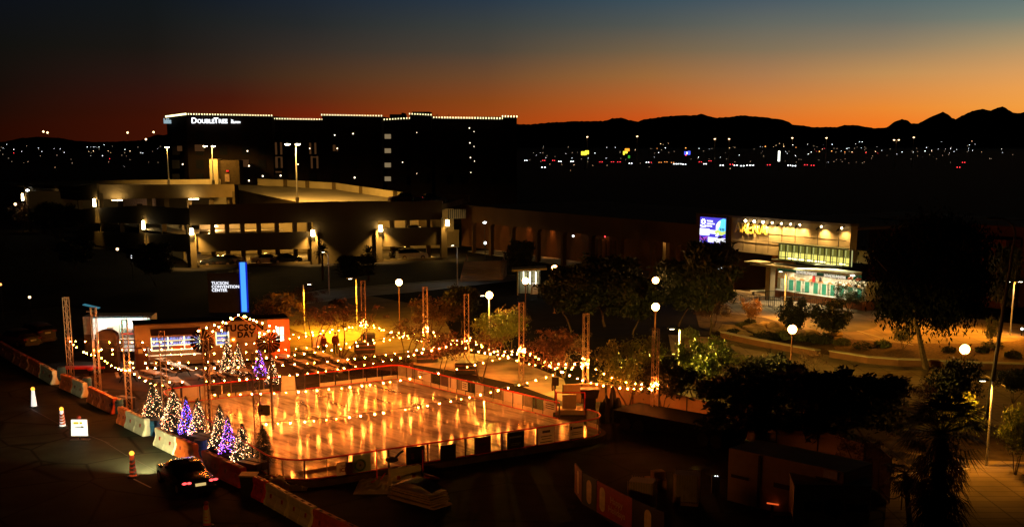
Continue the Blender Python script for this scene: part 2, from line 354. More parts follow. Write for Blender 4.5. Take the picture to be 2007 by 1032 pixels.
for i in range(120):
    px = rl.uniform(1030,1985) if i > 28 else rl.uniform(0,318); py = rl.choice((288,292,297,301,306,312,318))+rl.uniform(-2,2); Y = max(320, 17*F/(py-HZ+4)*.8); Y = min(Y, 1700)
    p = D(px, py, Y); rr = rl.uniform(.28,.5)*Y/F; m2 = MB(); m2.mi = 1; m2.bar((p.x,p.y,0),(p.x,p.y,p.z),rr*.15,n=4); m2.mi = 0; m2.ball(p, rr, 1)
    tag(m2.build('city_lamp', [fm_, M_dark], org=(p.x,p.y,0)), 'very faint tiny lamp on the dark plain below the hills', 'street lamp', 'faint lamps on the far plain')
# tall road lamps whose masts catch their own light
def far_mast(px, py, Y, lab, col='warm', n=1):
    p = D(px, py, Y); t = thing('mast_lamp', lab, 'street lamp', (p.x,p.y,0), group='tall road lamps on the far plain')
    MB().bar((0,0,0),(0,0,p.z),.0022*Y/5,.0012*Y/5,n=5).build('mast', mat('far_mast', (.6,.5,.4), .6), t)
    k = Y/F
    h = MB()
    for s in ([0] if n == 1 else [-1, 1]): h.ball((s*4.5*k, 0, p.z+.2), k*1.5, 1, (1.4,1,.7))
    h.build('lamp_head', LG[col], t)
    spot((0,-k*1.2,p.z+k*1.5), (0,0,p.z-k*22), 380*k*k*3.3, (1,.55,.22), 60, 1, .3, t)
for i, (px, py) in enumerate([(1151,269),(1249,268),(1401,273),(1429,273),(1553,271),(1620,271),(1791,270)]):
    far_mast(px, py, 900, f'tall thin road lamp with glowing mast, {ORD[i]} from the left under the western hills')
far_mast(1757, 275, 850, 'double headed tall road lamp under the dip in the hills', 'warm', 2)
for px, py, lab in [(85,258,'tall mast lamp over the left hill, brighter of the pair'),(93,260,'tall mast lamp over the left hill, dimmer of the pair'),(250,260,'lone tall mast lamp against the red sky'),(301,259,'small mast lamp just left of the hotel tower'),(286,273,'low mast lamp on the ridge beside the hotel')]:
    p = D(px, py, 900); t = thing('mast_lamp', lab, 'street lamp', (p.x,p.y,0), group='mast lamps on the left skyline')
    MB().bar((0,0,0),(0,0,p.z),.2,.1,n=4).build('mast', M_dark, t); MB().ball((0,0,p.z),.75,1).build('lamp_head', LG['warm'], t)
def far_sign(name, label, px0, py0, px1, py1, Y, mats, panels):
    a = D(px0, py1, Y); b = D(px1, py0, Y); c = (a+b)/2
    t = thing(name, label, 'sign', (c.x, c.y, 0)); MB().box((-.3,.1,0),(.3,.5,a.z+.2)).build('post', M_dark, t)
    MB().box((a.x-c.x,-.1,a.z),(b.x-c.x,.4,b.z)).build('sign_box', M_dark, t)
    for (u0,v0,u1,v1,mi) in panels:
        x0 = a.x-c.x+(b.x-a.x)*u0; x1 = a.x-c.x+(b.x-a.x)*u1; z0 = a.z+(b.z-a.z)*v0; z1 = a.z+(b.z-a.z)*v1
        MB().box((x0,-.25,z0),(x1,-.12,z1)).build('lit_panel', mats[mi], t)
eY = emi('sign_yellow', (1,.75,.04), 2.2, False); eO = emi('sign_orange', (1,.3,.02), 2.0, False); eB = emi('sign_blue', (.08,.12,1), 1.6, False); eW = emi('sign_white', (.95,1,.85), 4, False); eGn = emi('sign_green', (.05,.5,.03), .8, False)
far_sign('roadside_sign', 'glowing yellow roadside sign far below the hills', 1139, 295, 1154, 304, 800, [eY], [(0,0,.45,.8,0),(.5,.2,1,1,0),(.3,.0,.7,.5,0)])
far_sign('roadside_sign', 'orange and yellow roadside sign with a green panel below', 1221, 291, 1235, 310, 800, [eO, eY, eGn], [(.25,.72,.9,1,0),(.2,.5,.62,.7,1),(0,.35,.22,.72,1),(.72,0,1,.28,2)])
far_sign('roadside_sign', 'blue lit roadside sign far below the hills', 1341, 296, 1353, 305, 800, [eB, eW, LG['red']], [(0,.2,.35,.9,0),(.38,.3,.5,.8,1),(.55,.2,1,1,0),(.2,0,.35,.14,2)])
far_sign('lit_tower', 'tall narrow white lit column far below the hills', 1524.5, 296, 1529, 316, 800, [eW], [(0,0,1,1,0)])
# far traffic
def far_car(px, py, label, lights, rz=0.0):
    p = G(px, py+2, .0); t = thing('distant_car', label, 'car', p, rz, 'cars on the far highway')
    b = MB(); b.prism([(-2.2,-.85),(2.2,-.85),(2.2,.85),(-2.2,.85)], .3, .95); b.prism([(-1.3,-.7),(1.0,-.7),(1.0,.7),(-1.3,.7)], .95, 1.5)
    for wx in (-1.4,1.4):
        for wy in (-.86,.86): b.bar((wx,wy-.05,.32),(wx,wy+.05,.32),.32,n=8)
    b.build('body', M_dark, t)
    for s in (-1, 1):
        MB().ball((s*1.0,-.95,.8), .5 if lights == 'white' else .36, 1, (1,.3,.8)).build('headlight' if lights == 'white' else 'tail_light', LG[lights], t)
FC = [(1031,314,'white'),(1066,314,'red'),(1085,314,'red'),(1097,316,'white'),(1121,316,'white'),(1178,317,'red'),(1200,317,'red'),(1213,317,'red'),(1236,320,'white'),(1269,318,'white'),(1274,318,'red'),(1294,318,'amber'),(1305,317,'amber'),(1318,318,'amber'),(1323,321,'white'),(1332,321,'white'),(1341,322,'white'),(1372,317,'red'),(1381,321,'white'),(1391,315,'red'),(1414,324,'white'),(1433,322,'red'),(1442,324,'white'),(1455,325,'white'),(1467,324,'white'),(1473,324,'white'),(1506,323,'red'),(1546,324,'white'),(1556,325,'white'),(1579,323,'red'),(1592,324,'red'),(1065,328,'white'),(1888,318,'red'),(1877,328,'red')]
FCL = {'white':'distant car showing white headlights on the far highway','red':'distant car showing red tail lights on the far highway','amber':'distant car showing dim amber lights on the far highway'}
for px, py, k in FC: far_car(px, py, FCL[k], k, random.uniform(-.2,.2))
# ================================================================ HOTEL
HY = 262.0
hotel = thing('hotel', 'wide dark hotel block with white bulbs along its stepped roofline', 'building', (D(670,400,HY).x, HY, 0)); ho = hotel.location.copy()
M_hot = mat('hotel_wall', (.014,.009,.007), .85, var=.2, scale=.2)
EB = emi('roof_bulb', (1,.86,.42), 3.2, False); 
RBM = MB().box((-.08,-.1,-.14),(.08,.1,.14)).mesh('roof_bulb', EB); rest_b = MB(); nb_ = 0
def roof_bulbs(a, b, n):
    global nb_
    for i in range(n+1):
        p = a.lerp(b, i/n)+Vector((0,-.35,.1)); nb_ += 1
        if nb_ <= 100: inst(RBM, 'roof_bulb', hotel, p-ho)
        else: rest_b.box(p-Vector((.10,.1,.18)), p+Vector((.10,.1,.18)))
blocks = [(365,533,224.5,227.5,0),(533,632,233.5,235,3),(631,748,226,228,1),(748,803,235.5,232.5,5),(803,845,224,226,2),(845,985,231,233,4),(985,1013,229,229.5,3)]
for px0, px1, y0, y1, dy in blocks:
    a = D(px0, y0, HY+dy); b = D(px1, y1, HY+dy)
    MB().wall((a.x,a.y),(b.x,b.y),0,a.z,18-dy,0,b.z).build('wall_block', M_hot, hotel, ho)
    roof_bulbs(a, b, int((px1-px0)/5.2))
    MB().wall((a.x,a.y-.25),(b.x,b.y-.25),a.z-.35,a.z-.28,.2,b.z-.35,b.z-.28).build('cornice', M_hot, hotel, ho)
a = D(326,229.5,281); b = D(365,224.5,HY)
MB().wall((a.x,a.y),(b.x-.05,b.y),0,a.z,10,0,b.z).build('side_wall', M_hot, hotel, ho)
roof_bulbs(a, b, 21); rest_b.build('roof_bulb_run', EB, hotel, ho)['kind'] = 'stuff'
for px0, px1, y0, y1, dy in [(808,842,219,234,6),(764,791,224,238,8),(787,790,221,226,8),(930,985,229,233,7)]:
    a = D(px0,y1,HY+dy); b = D(px1,y0,HY+dy); MB().box((a.x,a.y,a.z),(b.x,b.y+8,b.z)).build('roof_plant', M_hot, hotel, ho)
for px in (855,858,880):
    a = D(px,232,HY+6); MB().bar(a, a+Vector((0,0,.9)), .06).build('antenna', M_dark, hotel, ho)
M_hwin = mat('hotel_window', (.008,.008,.01), .8, var=.1)
EHW = emi('hotel_window_dim', (1,.42,.14), .05, False); EHG = emi('stair_light', (1,.72,.38), .22, False); EHL = emi('balcony_lamp', (1,.78,.5), 6, False)
wme = MB().box((-.8,-.1,-.9),(.8,.05,.9)).mesh('hotel_window', M_hwin)
lit = {(390,290):1,(410,291):0,(480,318):1,(480,290):1,(545,291):1,(547,318):1,(612,291):1,(616,318):1,(655,290):1}
for fy in (268,295,322,349):
    for px in (345,392,438,482,514,546,580,613,657,694,735,790,830,868,895,950,985):
        p = D(px, fy, HY-.02)
        o = inst(wme, 'window', hotel, p-ho)
for (px,py,wd,hh) in [(391,290,18,13),(480,320,15,14),(541,291,3,24),(551,291,3,24),(542,318,4,22),(552,318,3,22),(546,308,12,2),(546,337,12,3),(608,291,3,22),(618,291,3,22),(611,318,3,24),(622,318,3,24),(616,308,11,2),(655,290,5,12),(352,291,9,10),(661,292,2.5,9)]:
    a = D(px-wd/2,py+hh/2,HY-.25); b = D(px+wd/2,py-hh/2,HY-.25)
    MB().box((a.x,a.y,a.z),(b.x,b.y+.08,b.z)).build('lit_window', EHW, hotel, ho)
for py in (267,295,323,350):
    a = D(754,py+5,HY+4.5); b = D(766,py-4,HY+4.5); MB().box((a.x,a.y,a.z),(b.x,b.y+.1,b.z)).build('stair_landing_light', EHG, hotel, ho)
    a = D(753,py+6.5,HY+3); b = D(771,py+5,HY+3); MB().box((a.x,a.y,a.z),(b.x,b.y+1.2,b.z)).build('balcony_rail', M_hot, hotel, ho)
for px, py, k in [(485,296,1),(488,325,1.1),(488,354,1.2),(515,345,1.2),(550,344,1.2),(656,265,.9),(692,262,.9),(661,291,.9),(695,348,1.2),(607,291,.8),(584,322,.9),(358,322,1),(817,260,.5),(817,340,.4),(920,251,.8),(921,280,.8),(922,309,.8),(923,338,.6),(929,258,.5),(929,287,.5),(930,316,.5),(789,318,.7)]:
    p = D(px, py, HY-.6); MB().ball(p, .14*k, 1).build('balcony_lamp', EHL, hotel, ho)
ESG = emi('hotel_sign_white', (.92,.95,1), 2.6, False)
p = D(375,241.5,HY-.5); sgn = MB(); u = (1,0.012,-.02); k = HY/F
x = p.x
for ch, sz, adv in [('D',15,11.5),('OUBLE',11,32.5),('T',15,9),('REE',11,20)]:
    text_into(sgn, ch, (x, p.y, p.z), (1,0,0), (0,0,1), sz*k*.98, .08, bold=.012); x += adv*k*.985
sgn.build('sign_letters', ESG, hotel, ho)
s2 = MB(); text_into(s2, 'by', (D(454,237,HY).x, HY-.5, D(454,237,HY).z), (1,0,0), (0,0,1), .5, .05); text_into(s2, 'HILTON', (D(454,241.5,HY).x, HY-.5, D(454,241.5,HY).z), (1,0,0), (0,0,1), .52, .05, bold=.02); s2.build('sign_small_letters', ESG, hotel, ho)
s3 = MB(); a = D(327,242,279.8); b = D(343,242,272); uu = (b-a); text_into(s3, 'DoubleTree', a+Vector((-.5,-.6,0)), uu, (0,0,1), 1.6, .05, bold=.02); s3.build('side_sign_letters', emi('hotel_sign_dim', (.5,.7,.8), .6, False), hotel, ho)
# ================================================================ PARKING GARAGE
C0 = Vector((-44.7,171)); FD = Vector((35.7,13)).normalized(); LD = Vector((-53,75)); FN = Vector((-FD.y, FD.x))  # FN points back, into the building
def fr(px, off=0.0):                        # point of the front line (moved back by off) under a pixel column
    k = (px-PCX)/F; o = C0+FN*off
    s = (k*o.y*1.0-o.x)/(FD.x-k*FD.y); return o+FD*s
def zat(P, py): return D(1003, py, P.y).z
gar = thing('parking_garage', 'three storey concrete parking garage with lit decks and wall lamps', 'building', (C0.x, C0.y, 0)); go = gar.location.copy()
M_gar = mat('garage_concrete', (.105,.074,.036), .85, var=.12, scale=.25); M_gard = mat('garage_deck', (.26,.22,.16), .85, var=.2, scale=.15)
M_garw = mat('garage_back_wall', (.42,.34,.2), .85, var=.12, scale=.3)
def gwall(name, p, q, za0, za1, th, zb0=None, zb1=None, m=None): return MB().wall(p, q, za0, za1, th, zb0, zb1).build(name, m or M_gar, gar, go)
FR = fr(868); F1 = fr(617); F2 = fr(743)
gwall('parapet', C0, FR, 5.96, 8.75, .3, 5.96, 8.75)
gwall('spandrel', C0, F1, 2.2, 4.65, .3)
gwall('spandrel', F2, FR, 2.2, 4.9, .3)
gwall('stair_wall', F1, F2, 0, 5.94, .35)
gwall('base_wall', C0, F1, 0, .35, .3); gwall('base_wall', F2, FR, 0, .35, .3)
for px, z1 in ((617,4.65),(743,4.9),(870,5.9)):                                     # buttress piers on the front
    P = fr(px); MB().obox((P.x,P.y-.05,z1/2+(.3 if px == 870 else 0)), (.9,.7,z1), math.atan2(FD.y,FD.x)).build('pier', M_gar, gar, go)
Pc = fr(388); gwall('corner_pier', C0+Vector((-.02,-.3)), Pc+Vector((0,-.32)), 0, 4.9, .28)
for px in (420,448,478,510,545,580,608,770,800,840):
    P = fr(px, 4); MB().obox((P.x,P.y,2.9), (.6,.6,5.8), math.atan2(FD.y,FD.x)).build('column', M_gar, gar, go)
# floor slabs and lit inner walls
b0, b1 = C0+FN*.4, FR+FN*.4
def slab(name, poly, z0, z1, m=M_gard): return MB().prism([(p[0],p[1]) for p in poly], z0, z1).build(name, m, gar, go)
slab('floor_slab', [b0, b1, b1+FN*22, b0+FN*22], 3.0, 3.35); slab('ceiling_slab', [b0, fr(868,.4), fr(868,22), b0+FN*22], 6.9, 7.2, M_gar)
slab('ground_slab', [C0+FN*.4, b1, b1+FN*22, b0+FN*22], .02, .06)
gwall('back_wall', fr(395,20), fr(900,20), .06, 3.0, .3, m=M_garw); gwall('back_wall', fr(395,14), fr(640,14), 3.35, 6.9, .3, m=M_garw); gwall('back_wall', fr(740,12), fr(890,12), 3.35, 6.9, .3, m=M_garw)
gwall('side_wall', FR, FR+FN*20, 3.4, 6.9, .3)
# roof deck, its far parapet with buttresses
rp_ = [(505,363,9.4),(560,365,9.2),(603,368,9.0),(655,371,8.8),(708,379,8.3),(775,389,7.9),(805,393,7.7)]
dk = MB(); near_ = [G(468,372,8.6), G(520,383,8.2), G(583,396,7.7), G(700,394,7.7), G(806,394,7.7)]; far_ = [G(466,362,9.4)]+[G(*q) for q in (rp_[0],rp_[2],rp_[3],rp_[4])]
for i in range(4): dk.face([near_[i],near_[i+1],far_[i+1],far_[i]])
dk.face([near_[4], far_[4], G(*rp_[5]), G(*rp_[6])]); dk.build('roof_deck', M_gard, gar, go)
slab('roof_deck_end', [G(806,394,7.68), G(890,397,7.68), G(910,390,7.68), G(805,388,7.68)], 7.4, 7.68)
MB().wall(G(468,372.3,8.6), G(583,396.3,7.7), 5.5, 8.62, .3, 5.5, 7.72).build('ramp_side', M_gar, gar, go)
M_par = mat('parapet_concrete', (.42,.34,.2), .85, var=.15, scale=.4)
for (x0,y0,za),(x1,y1,zb) in zip(rp_, rp_[1:]): gwall('roof_parapet', V2(G(x0,y0,za)), V2(G(x1,y1,zb)), za-.02, za+1.2, .3, zb-.02, zb+1.2, M_par)
for x, y, z in rp_[1:-1]:
    p = G(x, y, z); MB().box((p.x-.35,p.y-.45,z),(p.x+.35,p.y-.02,z+1.24)).build('buttress', M_gar, gar, go)
gwall('roof_parapet', V2(G(860,392,7.7)), V2(G(918,395,7.7)), 7.6, 8.75, .3); gwall('roof_parapet', fr(868,.3), V2(G(916,393,7.7)), 7.4, 8.2, .3)
gl = MB()
for i in range(9):
    p = fr(880+i*4, 1.5); gl.bar((p.x,p.y,6.0),(p.x,p.y,7.4),.05,n=4)
gl.build('stair_railing', M_dark, gar, go)
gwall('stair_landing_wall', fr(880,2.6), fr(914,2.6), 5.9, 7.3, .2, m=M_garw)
# left wing with its sloping ramps
def lf(t, off=0.0): return C0+LD*t+Vector((.82,.58))*off*0
def lw(t): p = C0+LD*t; return p
def band(name, pts):
    mb = MB()
    for (t0,a0,b0_),(t1,a1,b1_) in zip(pts, pts[1:]): mb.wall(lw(t1), lw(t0), a1, b1_, .3, a0, b0_)
    return mb.build(name, M_gar, gar, go)
band('ramp_parapet', [(0,5.96,8.15),(.21,5.2,7.9),(.45,4.13,6.6),(.573,3.6,5.85),(.92,3.4,5.7)])
band('ramp_spandrel', [(0,2.2,4.65),(.21,1.2,3.7),(.46,.3,2.68),(.6,.05,2.0)])
band('upper_parapet', [(.45,7.96,10.6),(.58,7.4,9.76),(.96,7.2,9.4)])
for t in (.02,.13,.24,.34,.45,.58,.72,.85,.96):
    p = lw(t)+Vector((.8,.6))*.5; h = 8.0 if t < .44 else 9.0
    MB().obox((p.x,p.y,h/2), (.7,.7,h), .5).build('column', M_gar, gar, go)
W0 = lw(.455); W1 = W0+FD*22.5
gwall('upper_wall', W0, W1, 8.0, 10.4, .3, 8.0, 10.2, mat('upper_concrete', (.20,.14,.065), .85, var=.2, scale=.4)); gwall('ramp_edge', W1-FD*.4+FN*-.02, W1, 4, 9.0, .4)
slab('upper_deck', [W0+FN*.3, W1+FN*.3, W1+FN*40, W0+FN*60+Vector((-20,0))], 8.7, 9.0)
slab('middle_floor', [lw(.04)+FN*.5, fr(560,10), W1-FN*.3, W0-FN*.2+Vector((1,0))], 4.2, 4.4)
slab('upper_floor', [W0+Vector((1.2,0))+FN*.4, W1+FN*.3, W1+FN*30, lw(.95)+Vector((2,0))], 5.3, 5.6)
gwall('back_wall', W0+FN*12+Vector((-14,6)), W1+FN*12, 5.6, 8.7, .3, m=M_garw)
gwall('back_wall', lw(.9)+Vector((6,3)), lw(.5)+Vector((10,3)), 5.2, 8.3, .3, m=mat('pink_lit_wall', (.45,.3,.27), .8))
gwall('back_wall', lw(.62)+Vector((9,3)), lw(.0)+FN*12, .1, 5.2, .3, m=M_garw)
for px in (300,333,377,420,455):
    k = (px-PCX)/F; o = W0+FN*1.2; s_ = (k*o.y-o.x)/(FD.x-k*FD.y); P = o+FD*s_
    MB().obox((P.x,P.y,6.4), (.8,.6,4), math.atan2(FD.y,FD.x)).build('column', M_gar, gar, go)
a = D(58,352,255); b = D(432,350,255); gwall('roof_parapet', (a.x,255), (b.x,255), 7.8, a.z-.35, .3, 7.8, b.z-.1, M_par)
# stair tower on the upper deck
a = D(412,357,254); b = D(426,312,254); MB().box((a.x,254,8.8),(b.x,258,b.z)).build('stair_tower', M_par, gar, go)
a = D(426,357,255); b = D(468,314,255); MB().box((a.x+.02,255.2,8.8),(b.x,259,b.z)).build('stair_tower_back', mat('tower_dark', (.05,.033,.016), .85), gar, go)
a = D(441,356,254.9); b = D(449,341,254.9); MB().box((a.x,254.95,a.z),(b.x,255.15,b.z)).build('door', mat('brown_door', (.25,.15,.08), .6), gar, go)
a = D(445,335,254.7); MB().box((a.x-.22,254.85,a.z-.15),(a.x+.22,255.1,a.z+.15)).build('exit_sign', emi('exit_red', (1,.03,.02), 1.2, False), gar, go)
# wall lamps: half-cylinder shades that throw light down (and spill up) the piers
EL = emi('wall_lamp_lens', (1,.74,.34), 40)
def wall_lamp(p, n, rr, hh, watts, down=True, deg=75):
    o = MB(); o.bar((0,0,0),(0,0,hh), rr, rr*.8, n=8); x = o.build('wall_lamp', EL, gar, loc=Vector(p)-go)
    spot(Vector(p)-go+Vector(n)*.42+Vector((0,0,hh*.6)), Vector(p)-go-Vector(n)*.25+Vector((0,0,-3)), watts, (1,.60,.15), deg, .9, .1, gar)
nf = Vector((-FN.x,-FN.y,0))
for px, z, wl in ((378,4.75,8500),(614,4.15,9000),(746,4.6,9000),(876,5.15,2200)):
    P = fr(px); wall_lamp((P.x+nf.x*.45,P.y+nf.y*.45,z-.1), nf, .3, .85, wl, deg=108 if wl > 2000 else 75)
nl = Vector((-.82,-.58,0))
for px, py in ((290,446),(197,402),(123,402),(58,390)):
    k = (px-PCX)/F; t = (k*C0.y-C0.x)/(LD.x-k*LD.y); P = lw(t); z = zat(P, py)
    wall_lamp((P.x+nl.x*.35,P.y+nl.y*.35,z-.2), nl, .24, 1.25, 2600, deg=56)
# ceiling lamps inside
def ceil_lamp(p, watts, col=(1,.52,.08), r=.35):
    p = Vector(p); MB().lathe([(r,0),(r,.08),(r*.4,.14)], p-Vector((0,0,.14)), 8).build('ceiling_lamp', EL, gar, go)
    point(p-go-Vector((0,0,.4)), watts*(1.9 if P.x > -46 else 3.2), col, .25, gar)
for px, off, z, wt in ((420,6,6.85,260),(500,9,6.85,420),(575,9,6.85,420),(775,7,6.85,330),(840,7,6.85,330),(430,8,2.95,330),(520,10,2.95,520),(590,12,2.95,330),(800,10,2.95,330),(855,7,2.95,300)):
    P = fr(px, off); ceil_lamp((P.x,P.y,z), wt)
for t, dx, z, wt in ((.12,7,5.1,330),(.35,8,4.0,330),(.55,10,4.0,240),(.7,4,7.4,260),(.85,4,7.4,200)):
    P = lw(t)+Vector((dx,3)); ceil_lamp((P.x,P.y,z), wt, (1,.6,.3) if t < .6 else (1,.62,.45))
for px, wt in ((237,420),(385,420)):
    k = (px-PCX)/F; s_ = (k*W0.y-W0.x)/(FD.x-k*FD.y); P = W0+FD*s_-FN*1.0
    MB().obox((P.x,P.y,7.85), (1.6,.5,.08), math.atan2(FD.y,FD.x)).build('ceiling_lamp', EL, gar, go)
    spot(Vector((P.x,P.y+1,7.7))-go, Vector((P.x,P.y+3,3))-go, 420, (1,.6,.24), 150, .8, .3, gar)
# deck lamp poles
def deck_lamp(base, h, label, two, watts):
    t = thing('deck_lamp', label, 'street lamp', base, group='lamp poles on the garage roof')
    MB().bar((0,0,0),(0,0,h),.13,.08,n=8).build('pole', M_steel, t); MB().bar((0,0,0),(0,0,.9),.3,.3,n=10).build('pole_base', M_conc, t)
    for s in ((-1.3,.35) if two else (.0,)):
        MB().bar((0,0,h),(s,0,h+.1),.05).build('arm', M_dark, t)
        e = MB(); e.box((s-.4,-.22,h),(s+.4,.22,h+.12)); e.build('lamp_head', M_dark, t)
        MB().ball((s,0,h-.06), .36, 2, (1.2,.8,.4)).build('lamp_lens', emi('deck_lamp_lens', (1,.82,.5), 30), t)
        spot((s,0,h-.45), (s,4.5,0), watts, (1,.54,.10), 128, .4, .3, t)
    spot((-.15,-.5,h-.2), (0,0,h-5), 160, (1,.75,.4), 40, 1, .1, t)
b = G(583,397,7.7); deck_lamp((b.x,b.y,7.7), zat(b,282)-7.7, 'double headed lamp pole in the middle of the garage roof', True, 14000)
b = D(418,356,250); deck_lamp((b.x,250,9.0), D(418,286,250).z-9, 'double headed lamp pole beside the roof stair tower', True, 3500)
b = D(331,356,250); deck_lamp((b.x,250,9.0), D(331,288,250).z-9, 'single headed lamp pole on the left of the garage roof', False, 3500)
# ================================================================ ARENA AND COLONNADE
A0 = Vector((-6.0,195.0)); AU = Vector((.53,-.848)).normalized(); AN = Vector((-AU.y*-1*-1, AU.x)); AN = Vector((AU.y, -AU.x))   # AN: out of the facade, towards the plaza
U3 = Vector((AU.x,AU.y,0)); N3 = Vector((AN.x,AN.y,0)); Z3 = Vector((0,0,1))
def ar(px, off=0.0):
    k = (px-PCX)/F; o = A0+AN*off; s = (k*o.y-o.x)/(AU.x-k*AU.y); return o+AU*s
def az_(px, py, off=0.0): return D(px, py, ar(px, off).y).z
col = thing('colonnade_building', 'long low dark hall with a row of rounded arches', 'building', (A0.x, A0.y, 0)); co = col.location.copy()
are = thing('arena_building', 'concrete arena front with lamp washed wall and deep entrance recess', 'building', (ar(1430).x, ar(1430).y, 0)); ao = are.location.copy()
def aw(name, px0, px1, z0, z1, th, off, m, root=are, org=None):     # wall whose front face is off in front of the facade line
    p, q = ar(px0, off), ar(px1, off); return MB().wall(q, p, z0, z1, -th*-1, ).build(name, m, root, org if org is not None else ao) if False else MB().wall(p, q, z0, z1, th).build(name, m, root, org if org is not None else ao)
M_colw = mat('hall_concrete', (.10,.055,.03), .85, var=.15, scale=.3); M_colin = mat('hall_inner_wall', (.13,.06,.03), .85, var=.2, scale=.5)
M_arw = mat('arena_concrete', (.27,.21,.13), .85, var=.4, scale=.35, bump=.2)
# fascia with arched openings cut between the columns
cols_px = [925,960,1002,1051,1101,1156,1213,1275,1322,1368]
sv = [(ar(p)-A0).dot(AU) for p in cols_px]
fm = MB()
for a, b in zip(sv, sv[1:]):
    prof = [(a+.28,0)]; rr = .7; z1 = 4.85
    left = [(a+.28, z1-rr)]+[(a+.28+rr*(1-math.cos(t)), z1-rr+rr*math.sin(t)) for t in (R(30),R(60),R(90))]
    right = [(b-.28-rr*(1-math.cos(t)), z1-rr+rr*math.sin(t)) for t in (R(90),R(60),R(30))]+[(b-.28, z1-rr)]
    ol = [(a,0),(a+.28,0)]+left+right+[(b-.28,0),(b,0),(b,7.4),(a,7.4)]
    fv = [Vector((A0.x+AU.x*s, A0.y+AU.y*s, z)) for s, z in ol]; n = len(ol)
    bv = [v-N3*.6 for v in fv]
    fm.add(fv+bv, [tuple(range(n)), tuple(range(2*n-1,n-1,-1))]+[(i,n+i,n+(i+1)%n,(i+1)%n) for i in range(n)])
fm.build('arcade_front', M_colw, col, co)
def seg(name, px0, px1, z0, z1, th, off, m, root, org): p, q = ar(px0, off), ar(px1, off); return MB().wall(p, q, z0, z1, th).build(name, m, root, org)
seg('inner_wall', 905, 1380, 0, 6.9, .3, -5.5, M_colin, col, co)
p, q = ar(920,-.6), ar(1385,-.6); MB().prism([p, q, q-AN*26, p-AN*26], 7.0, 7.35).build('roof', M_wall, col, co)
MB().prism([p+AN*.3, q+AN*.3, q-AN*5, p-AN*5], .02, .08).build('arcade_floor', M_conc, col, co)
for px, wt in ((985,60),(1033,150),(1078,170),(1128,30),(1183,35)):
    P = ar(px, -5.1); MB().ball((P.x,P.y,5.9), .13, 1).build('arcade_lamp', EL, col, co)
    spot(Vector((P.x,P.y,5.8))-co, Vector((P.x,P.y,0))-co-N3*.6, wt*8, (1,.34,.06), 50, .8, .08, col)
for px in (1305,):
    P = ar(px,-1.5); MB().obox((P.x,P.y,3), (.6,.6,6), math.atan2(AU.y,AU.x)).build('lit_pier', M_arw, col, co)
    spot(Vector((P.x,P.y,6.2))+N3*.9-co, Vector((P.x,P.y,2))-co, 900, (1,.5,.12), 50, .8, .1, col)
P = ar(1123,-3); MB().ball((P.x,P.y,4.0),.16,1).build('security_lamp', LG['white'], col, co)
P = ar(1185,-3); MB().ball((P.x,P.y,4.4),.1,1).build('exit_lamp', LG['red'], col, co)
for px in range(1160,1212,9):
    P = ar(px,-5.15); MB().obox((P.x,P.y,2.0),(.25,.1,3.4), math.atan2(AU.y,AU.x)).build('door_mullion', M_colw, col, co)
# arena: upper wall, recess, side walls
seg('upper_wall', 1431, 1664, 4.7, 8.55, 1.0, 0, M_arw, are, ao)
for i, px in enumerate((1455,1480,1504,1530,1556,1600,1641)):
    P = ar(px, .015); MB().obox((P.x,P.y,6.7),(.06,.04,3.6), math.atan2(AU.y,AU.x)).build('panel_joint', mat('joint', (.06,.045,.03), .9), are, ao)
for z in (7.0,5.85):
    p, q = ar(1436,.012), ar(1524 if z < 6 else 1656,.012); MB().wall(p, q, z, z+.05, -.03).build('panel_joint', _M['joint'], are, ao)
seg('roof_parapet', 1362, 1664, 8.56, 8.8, 1.2, .1, M_wall, are, ao)
seg('screen_wall', 1362, 1430.5, 4.9, 8.55, 1.2, -.05, M_colw, are, ao)
seg('recess_back_wall', 1415, 1560, 0, 4.8, -.3, -7, mat('recess_wall', (.38,.19,.09), .85, var=.15, scale=.4), are, ao)
p = ar(1430,0); MB().wall(p, p-AN*7, 0, 4.69, .6).build('recess_side_wall', M_colw, are, ao)
p, q = ar(1431,-1.05), ar(1664,-1.05); MB().prism([p, q, q-AN*30, p-AN*30], 8.0, 8.3).build('roof', M_wall, are, ao)
p, q = ar(1431,-.9), ar(1530,-.9); MB().prism([p, q, q-AN*6, p-AN*6], 4.75, 4.95).build('recess_ceiling', M_colw, are, ao)
p, q = ar(1432,.3), ar(1526,.3); MB().prism([p, q, q-AN*7, p-AN*7], .03, .09).build('recess_floor', mat('recess_paving', (.36,.28,.18), .7, var=.15, scale=.6), are, ao)
P = ar(1447,-6.2); MB().ball((P.x,P.y,4.5),.16,1).build('recess_lamp', EL, are, ao)
spot(Vector((P.x,P.y,4.3))-ao+N3*.35, Vector((P.x,P.y,0))-ao-N3*.1+U3*1.2, 2600, (1,.44,.07), 130, .8, .12, are)
# floodlights along the parapet
for px, wt in ((1440,0),(1458,1),(1475,1),(1492,1),(1510,.7),(1528,.7),(1546,.7),(1564,.7),(1606,.8),(1646,.55)):
    P = ar(px,.62); v = Vector((P.x,P.y,8.35)); 
    if wt == 0: continue
    MB().bar(v+N3*.2+Vector((0,0,-.1)), v-N3*.45+Vector((0,0,.2)), .04).build('lamp_bracket', M_dark, are, ao)
    f = MB(); f.ball(v, .10+.05*(wt > .9), 2); f.build('floodlight', emi('arena_lamp', (1,.80,.42), 30), are, ao)
    f = MB(); f.bar(v+N3*.28+Vector((-.1,0,-.12)), v+N3*.6+Vector((-.1,0,-.3)), .13, .09, n=8); f.build('floodlight_housing', M_dark, are, ao)
    spot(v-ao+Vector((0,0,-.22)), v-ao-N3*.7+Vector((0,0,-2.6))+U3*.2, 1150*wt, (1,.60,.18), 135, .9, .06, are)
seg_l = MB(); P = ar(1438,.2)
